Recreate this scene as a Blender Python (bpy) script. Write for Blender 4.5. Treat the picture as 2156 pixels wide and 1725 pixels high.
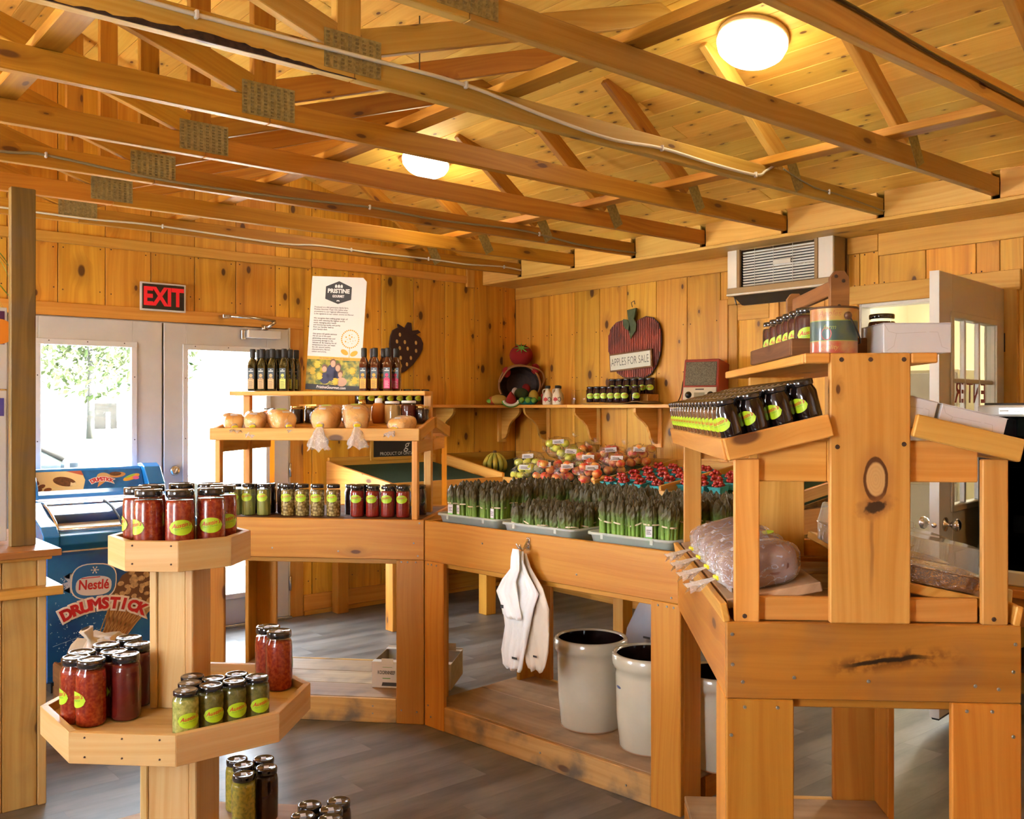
import bpy, bmesh, math, random
from mathutils import Vector as V, Matrix as M4
random.seed(7)
for o in list(bpy.data.objects): bpy.data.objects.remove(o)
scene = bpy.context.scene
COL = scene.collection
PI = math.pi
R_ = math.radians

# ------------------------------------------------------------- camera, sky, sun, exposure
A0 = R_(50.08)
FW = V((math.cos(A0), math.sin(A0), 0)); RT = V((math.sin(A0), -math.cos(A0), 0)); UP = V((0, 0, 1))
cam_d = bpy.data.cameras.new('camera'); cam = bpy.data.objects.new('camera', cam_d); COL.objects.link(cam)
cam.location = (0, 0, 1.5)
cam.rotation_euler = (PI / 2, 0, A0 - PI / 2)
cam_d.sensor_width = 36; cam_d.lens = 1993 / 2156 * 36; cam_d.shift_y = -0.00116; cam_d.clip_start = 0.02; cam_d.clip_end = 300
scene.camera = cam
world = bpy.data.worlds.new('sky'); scene.world = world; world.use_nodes = True
wn = world.node_tree; wn.nodes.clear()
_o = wn.nodes.new('ShaderNodeOutputWorld'); _b = wn.nodes.new('ShaderNodeBackground')
_s = wn.nodes.new('ShaderNodeTexSky'); _s.sky_type = 'HOSEK_WILKIE'; _s.turbidity = 4.5; _s.ground_albedo = 0.5
_s.sun_direction = V((0.42, -0.60, 0.68)).normalized()
_h = wn.nodes.new('ShaderNodeHueSaturation'); _h.inputs['Saturation'].default_value = .35; wn.links.new(_s.outputs[0], _h.inputs['Color']); wn.links.new(_h.outputs[0], _b.inputs[0]); wn.links.new(_b.outputs[0], _o.inputs[0]); _b.inputs[1].default_value = 130.0
def light(name, kind, loc, energy, color, rot=None, size=None, size_y=None, look=None):
    d = bpy.data.lights.new(name, kind); d.energy = energy; d.color = color
    o = bpy.data.objects.new(name, d); COL.objects.link(o); o.location = loc
    if size:
        d.size = size
        if size_y: d.shape = 'RECTANGLE'; d.size_y = size_y
    if look is not None: o.rotation_euler = (V(look) - V(loc)).to_track_quat('-Z', 'Y').to_euler()
    return o
sun = light('sun', 'SUN', (20, -10, 30), 250.0, (1, .95, .86), look=(19.25, -9.75, 29.38 - .0)); sun.data.angle = R_(1)
sun.rotation_euler = V((-0.42, 0.60, -0.68)).to_track_quat('-Z', 'Y').to_euler()
# area lamp added along the unseen west wall, reinforcing its daylight
light('daylight_west_fill', 'AREA', (-2.05, 3.2, 1.45), 12, (1.0, .97, .93), size=4.4, size_y=1.3, look=(1.0, 3.2, 1.62))
vs = scene.view_settings
scene.display_settings.display_device = 'sRGB'
vs.view_transform = 'Standard'; vs.look = 'None'; vs.exposure = 0.92; vs.gamma = 1.0; vs.use_curve_mapping = False
scene.cycles.max_bounces = 8; scene.cycles.diffuse_bounces = 5; scene.cycles.transparent_max_bounces = 24
scene.cycles.use_denoising = True
scene.cycles.sample_clamp_indirect = 40.0
scene.cycles.caustics_reflective = False; scene.cycles.caustics_refractive = False

# ------------------------------------------------------------- materials
def newmat(name):
    m = bpy.data.materials.new(name); m.use_nodes = True
    nt = m.node_tree
    return m, nt, nt.nodes['Principled BSDF']
def plain(name, col, rough=.5, metal=0, coat=0, noise=0, nscale=20, emit=None, spec=.5, bump=0, sss=0, col2=None):
    m, nt, p = newmat(name)
    p.inputs['Base Color'].default_value = (*col, 1); p.inputs['Roughness'].default_value = rough
    p.inputs['Metallic'].default_value = metal; p.inputs['Coat Weight'].default_value = coat
    p.inputs['Specular IOR Level'].default_value = spec; p.inputs['Coat Roughness'].default_value = .03
    if noise or bump:
        tc = nt.nodes.new('ShaderNodeTexCoord'); n = nt.nodes.new('ShaderNodeTexNoise'); n.inputs['Scale'].default_value = nscale; n.inputs['Detail'].default_value = 4
        nt.links.new(tc.outputs['Object'], n.inputs['Vector'])
        if noise:
            r = nt.nodes.new('ShaderNodeMix'); r.data_type = 'RGBA'
            c2 = col2 or tuple(max(0, c * (1 - noise)) for c in col)
            r.inputs[6].default_value = (*col, 1); r.inputs[7].default_value = (*c2, 1)
            mr = nt.nodes.new('ShaderNodeMapRange'); mr.inputs[1].default_value = .38; mr.inputs[2].default_value = .62
            nt.links.new(n.outputs[0], mr.inputs[0]); nt.links.new(mr.outputs[0], r.inputs[0]); nt.links.new(r.outputs[2], p.inputs['Base Color'])
        if bump:
            b = nt.nodes.new('ShaderNodeBump'); b.inputs['Strength'].default_value = bump; b.inputs['Distance'].default_value = .01
            nt.links.new(n.outputs[0], b.inputs['Height']); nt.links.new(b.outputs[0], p.inputs['Normal'])
    if emit:
        p.inputs['Emission Color'].default_value = (*emit[:3], 1); p.inputs['Emission Strength'].default_value = emit[3]
    return m
def thin(name, tint=(1, 1, 1), ior=1.45, haze=0, hazecol=(1, 1, 1), rough=.02, bump=0, streak=0):
    """thin clear sheet: lets light through, mirrors by fresnel, optional milky haze"""
    m = bpy.data.materials.new(name); m.use_nodes = True; nt = m.node_tree; nt.nodes.clear()
    N = nt.nodes.new; L = nt.links.new
    o = N('ShaderNodeOutputMaterial'); t = N('ShaderNodeBsdfTransparent'); g = N('ShaderNodeBsdfGlossy'); f = N('ShaderNodeFresnel')
    t.inputs[0].default_value = (*tint, 1); g.inputs['Roughness'].default_value = rough; f.inputs[0].default_value = ior
    mx = N('ShaderNodeMixShader')
    ge = N('ShaderNodeNewGeometry'); fm = N('ShaderNodeMath'); fm.operation = 'MULTIPLY'; om = N('ShaderNodeMath'); om.operation = 'SUBTRACT'; om.inputs[0].default_value = 1
    L(ge.outputs['Backfacing'], om.inputs[1]); L(f.outputs[0], fm.inputs[0]); L(om.outputs[0], fm.inputs[1])
    L(fm.outputs[0], mx.inputs[0]); L(t.outputs[0], mx.inputs[1]); L(g.outputs[0], mx.inputs[2])
    if bump:
        tc = N('ShaderNodeTexCoord'); n = N('ShaderNodeTexNoise'); n.inputs['Scale'].default_value = bump; n.inputs['Detail'].default_value = 3
        b = N('ShaderNodeBump'); b.inputs['Strength'].default_value = 1.0; b.inputs['Distance'].default_value = .03
        L(tc.outputs['Object'], n.inputs['Vector']); L(n.outputs[0], b.inputs['Height']); L(b.outputs[0], g.inputs['Normal'])
    out = mx.outputs[0]
    if haze:
        d = N('ShaderNodeBsdfDiffuse'); d.inputs[0].default_value = (*hazecol, 1); m2 = N('ShaderNodeMixShader'); m2.inputs[0].default_value = haze
        if streak:   # glints on the film's creases painted as thin milky lines
            t2 = N('ShaderNodeTexCoord'); n2 = N('ShaderNodeTexNoise'); n2.inputs['Scale'].default_value = streak; n2.inputs['Detail'].default_value = 5; n2.inputs['Distortion'].default_value = .3
            L(t2.outputs['Object'], n2.inputs['Vector'])
            s2 = N('ShaderNodeMath'); s2.operation = 'SUBTRACT'; s2.inputs[1].default_value = .5; L(n2.outputs[0], s2.inputs[0])
            a2 = N('ShaderNodeMath'); a2.operation = 'ABSOLUTE'; L(s2.outputs[0], a2.inputs[0])
            r2 = N('ShaderNodeMapRange'); r2.inputs[1].default_value = .022; r2.inputs[2].default_value = .0; r2.inputs[3].default_value = haze; r2.inputs[4].default_value = min(.75, haze + .2); L(a2.outputs[0], r2.inputs[0]); L(r2.outputs[0], m2.inputs[0])
        L(out, m2.inputs[1]); L(d.outputs[0], m2.inputs[2]); out = m2.outputs[0]
    L(out, o.inputs[0]); return m
def wood(name, c1, c2, rough=.5, kx=2.2, ky=6.0, gate=.55, ksize=.12, knot=(.10, .032, .010), grain=26, var=.16, coat=0, dirt=0, xs=.7, streak=0):
    m, nt, p = newmat(name); N = nt.nodes.new; L = nt.links.new
    def math_(op, a, b=None, c=None):
        n = N('ShaderNodeMath'); n.operation = op
        for i, x in enumerate((a, b, c)):
            if x is None: continue
            if isinstance(x, (int, float)): n.inputs[i].default_value = x
            else: L(x, n.inputs[i])
        return n.outputs[0]
    tc = N('ShaderNodeTexCoord'); oi = N('ShaderNodeObjectInfo'); s = N('ShaderNodeSeparateXYZ'); L(tc.outputs['Object'], s.inputs[0])
    rnd = oi.outputs['Random']
    x = math_('ADD', s.outputs[0], math_('MULTIPLY', rnd, 61.7))
    yz = math_('ADD', math_('ADD', s.outputs[1], s.outputs[2]), math_('MULTIPLY', rnd, 23.3))
    cv = N('ShaderNodeCombineXYZ'); L(math_('MULTIPLY', x, kx), cv.inputs[0]); L(math_('MULTIPLY', yz, ky), cv.inputs[1])
    vo = N('ShaderNodeTexVoronoi'); vo.voronoi_dimensions = '2D'; vo.inputs['Scale'].default_value = 1; L(cv.outputs[0], vo.inputs['Vector'])
    sc = N('ShaderNodeSeparateColor'); L(vo.outputs['Color'], sc.inputs[0])
    on = math_('GREATER_THAN', sc.outputs[0], gate)
    rad = math_('MULTIPLY_ADD', sc.outputs[1], ksize, ksize * .35)
    q = math_('DIVIDE', vo.outputs['Distance'], rad)
    def mr(v, a, b, c=0., d=1.):
        n = N('ShaderNodeMapRange'); n.interpolation_type = 'SMOOTHSTEP'; L(v, n.inputs[0])
        for i, k in enumerate((a, b, c, d)): n.inputs[1 + i].default_value = k
        return n.outputs[0]
    core = math_('MULTIPLY', mr(q, .8, .45), on)
    halo = math_('MULTIPLY', mr(q, 2.6, .6), on)
    # slow wander of the grain, bent round the knots
    cw = N('ShaderNodeCombineXYZ'); L(math_('MULTIPLY', x, 1.3), cw.inputs[0]); L(math_('MULTIPLY', yz, 4.0), cw.inputs[1])
    nw = N('ShaderNodeTexNoise'); nw.inputs['Scale'].default_value = 1; nw.inputs['Detail'].default_value = 1; L(cw.outputs[0], nw.inputs['Vector'])
    yy = math_('ADD', yz, math_('ADD', math_('MULTIPLY', nw.outputs[0], .09), math_('MULTIPLY', halo, .025)))
    cg = N('ShaderNodeCombineXYZ'); L(math_('MULTIPLY', x, xs), cg.inputs[0]); L(math_('MULTIPLY', yy, grain), cg.inputs[1])
    ng = N('ShaderNodeTexNoise'); ng.inputs['Scale'].default_value = 1; ng.inputs['Detail'].default_value = 5; ng.inputs['Roughness'].default_value = .62; L(cg.outputs[0], ng.inputs['Vector'])
    rings = math_('MULTIPLY_ADD', math_('SINE', math_('MULTIPLY', yy, grain * 12)), .5, .5)
    g = math_('MULTIPLY_ADD', rings, .13, mr(ng.outputs[0], .30, .72))
    mx = N('ShaderNodeMix'); mx.data_type = 'RGBA'; mx.inputs[6].default_value = (*c1, 1); mx.inputs[7].default_value = (*c2, 1); L(g, mx.inputs[0])
    mh = N('ShaderNodeMix'); mh.data_type = 'RGBA'; mh.inputs[7].default_value = tuple(a * .55 + b * .25 for a, b in zip(c2, knot)) + (1,)
    L(math_('MULTIPLY', halo, .55), mh.inputs[0]); L(mx.outputs[2], mh.inputs[6])
    mk = N('ShaderNodeMix'); mk.data_type = 'RGBA'; mk.inputs[7].default_value = (*knot, 1); L(math_('MULTIPLY', core, .9), mk.inputs[0]); L(mh.outputs[2], mk.inputs[6])
    col = mk.outputs[2]
    if dirt:
        nd = N('ShaderNodeTexNoise'); nd.inputs['Scale'].default_value = 7; nd.inputs['Detail'].default_value = 6; L(tc.outputs['Object'], nd.inputs['Vector'])
        md = N('ShaderNodeMix'); md.data_type = 'RGBA'; md.inputs[7].default_value = (.13, .10, .07, 1)
        L(mr(nd.outputs[0], .45, .75, 0, dirt), md.inputs[0]); L(col, md.inputs[6]); col = md.outputs[2]
    if streak:
        cs = N('ShaderNodeCombineXYZ'); L(math_('MULTIPLY', x, .5), cs.inputs[0]); L(math_('MULTIPLY', yz, 11), cs.inputs[1])
        nd = N('ShaderNodeTexNoise'); nd.inputs['Scale'].default_value = 1; nd.inputs['Detail'].default_value = 3; L(cs.outputs[0], nd.inputs['Vector'])
        md = N('ShaderNodeMix'); md.data_type = 'RGBA'; md.inputs[7].default_value = (.16, .055, .012, 1)
        L(mr(nd.outputs[0], .54, .74, 0, streak), md.inputs[0]); L(col, md.inputs[6]); col = md.outputs[2]
    hv = N('ShaderNodeHueSaturation'); L(col, hv.inputs['Color'])
    L(math_('MULTIPLY_ADD', rnd, var * 2, 1 - var), hv.inputs['Value'])
    L(math_('MULTIPLY_ADD', math_('FRACT', math_('MULTIPLY', rnd, 7.31)), .016, .492), hv.inputs['Hue'])
    L(hv.outputs[0], p.inputs['Base Color'])
    p.inputs['Roughness'].default_value = rough; p.inputs['Coat Weight'].default_value = coat; p.inputs['Specular IOR Level'].default_value = .35
    b = N('ShaderNodeBump'); b.inputs['Strength'].default_value = .12; b.inputs['Distance'].default_value = .004
    L(g, b.inputs['Height']); L(b.outputs[0], p.inputs['Normal'])
    return m
def overlay(m, fn):
    """add a mark with a shape of its own to a wood material: fn(nodes helpers, x, y) -> (mask, colour)"""
    m = m.copy(); nt = m.node_tree; p = nt.nodes['Principled BSDF']; N = nt.nodes.new; L = nt.links.new
    src = p.inputs['Base Color'].links[0].from_socket
    tc = N('ShaderNodeTexCoord'); s = N('ShaderNodeSeparateXYZ'); L(tc.outputs['Object'], s.inputs[0])
    def mt(op, a, b=None, c=None):
        n = N('ShaderNodeMath'); n.operation = op
        for i, v in enumerate((a, b, c)):
            if v is None: continue
            if isinstance(v, (int, float)): n.inputs[i].default_value = v
            else: L(v, n.inputs[i])
        return n.outputs[0]
    def mr(v, a, b, c=0., d=1.):
        n = N('ShaderNodeMapRange'); n.interpolation_type = 'SMOOTHSTEP'; L(v, n.inputs[0])
        for i, k in enumerate((a, b, c, d)): n.inputs[1 + i].default_value = k
        return n.outputs[0]
    def nz(sc, det=4):
        n = N('ShaderNodeTexNoise'); n.inputs['Scale'].default_value = sc; n.inputs['Detail'].default_value = det; L(tc.outputs['Object'], n.inputs[0]); return mt('SUBTRACT', n.outputs[0], .5)
    for mask, col in fn(mt, mr, nz, s.outputs[0], s.outputs[1]):
        mx = N('ShaderNodeMix'); mx.data_type = 'RGBA'; mx.inputs[7].default_value = (*col, 1); L(mask, mx.inputs[0]); L(src, mx.inputs[6]); src = mx.outputs[2]
    L(src, p.inputs['Base Color']); return m
W_WALL = wood('pine_wall', (.72, .37, .040), (.56, .24, .018), kx=2.7, ky=4.8, gate=.52, ksize=.12, streak=.35, knot=(.07, .02, .006))
W_CEIL = wood('pine_ceiling', (.88, .565, .110), (.78, .44, .065), kx=5.0, ky=11, gate=.5, ksize=.105, rough=.6, knot=(.12, .04, .012))
W_TRUSS = wood('spruce_truss', (.46, .215, .022), (.35, .135, .010), kx=3, ky=9, gate=.62, ksize=.12, grain=34)
W_BEAM = wood('pine_beam', (.74, .45, .11), (.62, .33, .06), kx=2, ky=5, gate=.55, ksize=.10)
W_CTR = wood('pine_counter', (.54, .245, .032), (.44, .16, .015), kx=1.7, ky=4.5, gate=.62, ksize=.10, rough=.42)
W_PALE = wood('pine_pale', (.60, .405, .170), (.53, .31, .095), kx=1.6, ky=4, gate=.8, ksize=.10, rough=.5, var=.06, knot=(.30, .13, .05))
W_RACK = wood('pine_rack', (.72, .375, .085), (.58, .26, .04), kx=2.2, ky=5, gate=.72, ksize=.10, rough=.45)
W_DECK = wood('worn_plywood', (.46, .31, .17), (.36, .22, .105), kx=1.4, ky=2.4, gate=.6, ksize=.07, dirt=.5, rough=.6, grain=14)
W_KICK = wood('scuffed_pine', (.62, .36, .12), (.48, .25, .06), kx=1.7, ky=4, gate=.7, dirt=.95)
W_DARK = wood('old_dark_wood', (.20, .085, .025), (.12, .045, .012), gate=.8, rough=.65)
W_POST = wood('weathered_stud', (.24, .15, .035), (.13, .085, .02), kx=2, ky=5, gate=.6, streak=.6, dirt=.5)
W_TRIM = wood('pine_trim', (.64, .33, .055), (.52, .23, .028), kx=1.6, ky=5, gate=.6, ksize=.10)
WHITE = plain('white_paint', (.54, .51, .46), .45, noise=.06, nscale=6)
WHITE_T = plain('white_trim', (.60, .575, .53), .4)
BLACK = plain('black_gloss', (.012, .011, .012), .18, coat=.6)
BLACKM = plain('black_matte', (.02, .018, .016), .6)
STEEL = plain('brushed_steel', (.62, .60, .56), .25, metal=1)
W_TRUSS2 = wood('pale_truss', (.52, .315, .070), (.42, .225, .035), kx=3, ky=9, gate=.55, ksize=.12, grain=34)
GALV = plain('galvanised_plate', (.38, .33, .16), .42, metal=.75, noise=.3, nscale=60)
SCREW = plain('screw_metal', (.32, .33, .30), .4, metal=.8)
NAIL = plain('nail_hole', (.05, .022, .01), .7)
GLASS = thin('window_glass', (.96, .98, .97))
JARG = thin('jar_glass', (.96, .98, .96), rough=.03)
PLAST = thin('clear_bag', (.98, .98, .98), ior=1.75, haze=.015, hazecol=(.95, .93, .91), rough=.09, bump=34, streak=13)
PAPER = plain('white_card', (.60, .585, .585), .6)
YEL = plain('label_lime', (.40, .60, .012), .4)
RED = plain('ink_red', (.50, .02, .015), .5)
INK = plain('ink_dark', (.03, .028, .025), .6)
GRN = plain('ink_green', (.10, .30, .03), .5)

# ------------------------------------------------------------- building helpers
WM = {}
def place(o, M, parent=None):
    COL.objects.link(o)
    if parent is not None:
        o.parent = parent; o.matrix_basis = WM[parent].inverted() @ M
    else: o.matrix_basis = M
    WM[o] = M
    return o
def obj(name, me, mat, M=None, parent=None, kind=None, smooth=False):
    if mat is not None and len(me.materials) == 0:
        for q in (mat if isinstance(mat, (list, tuple)) else [mat]): me.materials.append(q)
    if smooth:
        for f in me.polygons: f.use_smooth = True
    o = bpy.data.objects.new(name, me)
    place(o, M if M is not None else M4(), parent)
    if kind: o['kind'] = kind
    return o
def tag(o, label, cat, group=None):
    o['label'] = label; o['category'] = cat
    if group: o['group'] = group
    return o
def thing(name, label, cat, M=None, group=None):
    o = bpy.data.objects.new(name, None); o.empty_display_size = .05
    if M is None: M = M4()
    elif not isinstance(M, M4): M = M4.Translation(V(M))
    place(o, M); return tag(o, label, cat, group)
def struct(name, M=None):
    o = bpy.data.objects.new(name, None); o.empty_display_size = .05
    place(o, M if M is not None else M4()); o['kind'] = 'structure'; return o
def dup(root, M, label=None, group=None):
    def cp(o, par):
        c = o.copy(); COL.objects.link(c)
        if par: c.parent = par
        for k in KIDS.get(o, ()): cp(k, c)
        return c
    c = cp(root, None); c.matrix_basis = M; WM[c] = M
    if label: c['label'] = label
    if group: c['group'] = group
    return c
KIDS = {}
def index_kids(root):
    for o in WM:
        if o.parent is not None: KIDS.setdefault(o.parent, [])
    for o in WM:
        if o.parent is not None and o not in KIDS[o.parent]: KIDS[o.parent].append(o)
def T(x, y=None, z=None): return M4.Translation(V((x, y, z)) if y is not None else V(x))
def RZ(a): return M4.Rotation(a, 4, 'Z')
def RX(a): return M4.Rotation(a, 4, 'X')
def RY(a): return M4.Rotation(a, 4, 'Y')
def S(x, y=None, z=None): return M4.Diagonal((x, x if y is None else y, x if z is None else z, 1))
def frame(o, x, y, z):
    m = M4.Identity(4)
    for i, a in enumerate((x, y, z)):
        for j in range(3): m[j][i] = a[j]
    for j in range(3): m[j][3] = o[j]
    return m
def fin(bm, name='mesh'):
    me = bpy.data.meshes.new(name); bm.to_mesh(me); bm.free(); return me
BOX = {}
def boxmesh(a, b, c, mat, bev=.003):
    k = (round(a, 3), round(b, 3), round(c, 3), mat.name if mat else '', bev)
    if k not in BOX:
        bm = bmesh.new(); bmesh.ops.create_cube(bm, size=1)
        for v in bm.verts: v.co = V((v.co.x * a, v.co.y * b, v.co.z * c))
        bb = min(bev, min(a, b, c) * .3)
        if bb > .0004: bmesh.ops.bevel(bm, geom=bm.edges[:], offset=bb, segments=1, affect='EDGES')
        BOX[k] = fin(bm)
        if mat: BOX[k].materials.append(mat)
    return BOX[k]
def abox(name, lo, hi, mat, parent=None, fr=None, rot=None, bev=.003, kind=None):
    """box in frame fr; local X runs along its longest side so the grain does too"""
    d = [abs(hi[i] - lo[i]) for i in range(3)]; c = V([(lo[i] + hi[i]) / 2 for i in range(3)])
    order = sorted(range(3), key=lambda i: -d[i]); P = M4()
    for i in range(3):
        for j in range(3): P[i][j] = 0
    for new, old in enumerate(order): P[old][new] = 1
    if P.to_3x3().determinant() < 0: P[order[2]][2] = -1
    M = (fr if fr is not None else M4()) @ T(c) @ (rot if rot is not None else M4()) @ P
    return obj(name, boxmesh(d[order[0]], d[order[1]], d[order[2]], mat, bev), mat, M, parent, kind)
def board(name, a, b, w, t, side, mat, parent=None, bev=.003):
    """board from a to b; width w lies along 'side' (made square to a-b), thickness t the third way"""
    a = V(a); b = V(b); x = (b - a); L = x.length; x.normalize(); y = V(side); y = (y - x * y.dot(x)).normalized(); z = x.cross(y)
    return obj(name, boxmesh(L, w, t, mat, bev), mat, frame((a + b) / 2, x, y, z), parent)
def prismmesh(pts, t, bev=0):
    bm = bmesh.new(); n = len(pts)
    lo = [bm.verts.new((p[0], p[1], -t / 2)) for p in pts]; hi = [bm.verts.new((p[0], p[1], t / 2)) for p in pts]
    bm.faces.new(lo[::-1]); bm.faces.new(hi)
    for i in range(n): bm.faces.new((lo[i], lo[(i + 1) % n], hi[(i + 1) % n], hi[i]))
    bmesh.ops.recalc_face_normals(bm, faces=bm.faces[:])
    if bev: bmesh.ops.bevel(bm, geom=bm.edges[:], offset=bev, segments=1, affect='EDGES')
    return fin(bm)
def prism(name, pts, t, M, mat, parent=None, bev=0): return obj(name, prismmesh(pts, t, bev), mat, M, parent)
def lathemesh(prof, seg=24, mats=None, smooth=True, cap=True):
    bm = bmesh.new(); rings = []
    for r, z in prof:
        if r < 1e-6: rings.append([bm.verts.new((0, 0, z))])
        else: rings.append([bm.verts.new((r * math.cos(2 * PI * i / seg), r * math.sin(2 * PI * i / seg), z)) for i in range(seg)])
    for k in range(len(rings) - 1):
        a, b = rings[k], rings[k + 1]
        for i in range(seg):
            j = (i + 1) % seg
            vs_ = [a[i % len(a)], a[j % len(a)], b[j % len(b)], b[i % len(b)]]
            u = []
            for q in vs_:
                if q not in u: u.append(q)
            if len(u) > 2:
                f = bm.faces.new(u); f.smooth = smooth
                if mats: f.material_index = mats[k]
    if cap:
        for rg, flip in ((rings[0], True), (rings[-1], False)):
            if len(rg) > 2: bm.faces.new(rg[::-1] if flip else rg)
    bmesh.ops.recalc_face_normals(bm, faces=bm.faces[:])
    return fin(bm)
def tubemesh(pts, r, seg=8, closed=False, taper=None):
    bm = bmesh.new(); P = [V(p) for p in pts]; n = len(P); rings = []; up = None
    for i in range(n):
        a = P[(i - 1) % n] if closed or i > 0 else P[i]; b = P[(i + 1) % n] if closed or i < n - 1 else P[i]
        t = (b - a).normalized()
        if up is None: up = t.orthogonal().normalized()
        up = (up - t * up.dot(t)).normalized(); s = t.cross(up)
        rr = r if taper is None else r * taper[i]
        rings.append([bm.verts.new(P[i] + (up * math.cos(2 * PI * k / seg) + s * math.sin(2 * PI * k / seg)) * rr) for k in range(seg)])
    m = n if closed else n - 1
    for i in range(m):
        a, b = rings[i], rings[(i + 1) % n]
        for k in range(seg):
            f = bm.faces.new((a[k], a[(k + 1) % seg], b[(k + 1) % seg], b[k])); f.smooth = True
    if not closed: bm.faces.new(rings[0][::-1]); bm.faces.new(rings[-1])
    bmesh.ops.recalc_face_normals(bm, faces=bm.faces[:])
    return fin(bm)
def tube(name, pts, r, mat, parent=None, seg=8, closed=False, M=None, taper=None):
    return obj(name, tubemesh(pts, r, seg, closed, taper), mat, M, parent)
def spline(pts, n=6):
    """Catmull-Rom through pts"""
    P = [V(p) for p in pts]; out = []
    for i in range(len(P) - 1):
        a = P[max(i - 1, 0)]; b = P[i]; c = P[i + 1]; d = P[min(i + 2, len(P) - 1)]
        for k in range(n):
            t = k / n
            out.append(.5 * ((2 * b) + (c - a) * t + (2 * a - 5 * b + 4 * c - d) * t * t + (3 * b - a - 3 * c + d) * t ** 3))
    return out + [P[-1]]
def blob(r=1, sub=2, fn=None, smooth=True):
    bm = bmesh.new(); bmesh.ops.create_icosphere(bm, subdivisions=sub, radius=r)
    if fn:
        for v in bm.verts: v.co = fn(v.co.copy())
    for f in bm.faces: f.smooth = smooth
    return fin(bm)
TXT = {}
def textmesh(s, size, shear=0, bold=0, align='CENTER', extrude=0, space=1, line=1, fat=0):
    k = (s, size, shear, bold, align, extrude, space, line, fat)
    if k not in TXT:
        c = bpy.data.curves.new('t', 'FONT'); c.body = s; c.size = size; c.shear = shear; c.offset = bold; c.align_x = align; c.align_y = 'CENTER'
        c.extrude = extrude; c.space_character = space; c.space_line = line; c.resolution_u = 3
        if fat: c.bevel_depth = fat; c.bevel_resolution = 2
        o = bpy.data.objects.new('t', c); COL.objects.link(o)
        bpy.context.view_layer.update()
        me = bpy.data.meshes.new_from_object(o.evaluated_get(bpy.context.evaluated_depsgraph_get()))
        bpy.data.objects.remove(o); bpy.data.curves.remove(c); me.materials.clear(); TXT[k] = me
        if fat:
            for v in me.vertices: v.co.z *= .02
    return TXT[k].copy()
def text(name, s, size, M, mat, parent, **k): return obj(name, textmesh(s, size, **k), mat, M, parent)
def flatmesh(pts):
    bm = bmesh.new(); f = bm.faces.new([bm.verts.new((p[0], p[1], 0)) for p in pts]); bmesh.ops.triangulate(bm, faces=[f]); return fin(bm)
def ell(cx, cy, rx, ry, n=24, rot=0, a0=0, a1=2 * PI):
    o = []
    for i in range(n):
        a = a0 + (a1 - a0) * i / (n if abs(a1 - a0 - 2 * PI) < 1e-6 else n - 1); x = rx * math.cos(a); y = ry * math.sin(a)
        o.append((cx + x * math.cos(rot) - y * math.sin(rot), cy + x * math.sin(rot) + y * math.cos(rot)))
    return o
def flat(name, pts, M, mat, parent): return obj(name, flatmesh(pts), mat, M, parent)
def flats(name, polys, M, mat, parent):
    """several printed shapes of one colour in one print"""
    bm = bmesh.new()
    for pts in polys:
        f = bm.faces.new([bm.verts.new((p[0], p[1], 0)) for p in pts])
    bmesh.ops.triangulate(bm, faces=bm.faces[:]); o = obj(name, fin(bm), mat, M, parent); o['kind'] = 'stuff'; return o
def discs(name, spots, r, nrm, mat, parent):
    """screw or nail heads, all of one part"""
    bm = bmesh.new(); n = V(nrm).normalized(); q = n.to_track_quat('Z', 'Y').to_matrix().to_4x4()
    for p in spots:
        bmesh.ops.create_cone(bm, cap_ends=True, segments=8, radius1=r, radius2=r * .7, depth=.003, matrix=T(V(p) + n * .001) @ q)
    o = obj(name, fin(bm), mat, None, parent); o['kind'] = 'stuff'; return o
ORD = ['first', 'second', 'third', 'fourth', 'fifth', 'sixth', 'seventh', 'eighth', 'ninth', 'tenth', 'eleventh', 'twelfth', 'thirteenth', 'fourteenth', 'fifteenth', 'sixteenth', 'seventeenth', 'eighteenth', 'nineteenth', 'twentieth']
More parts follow.
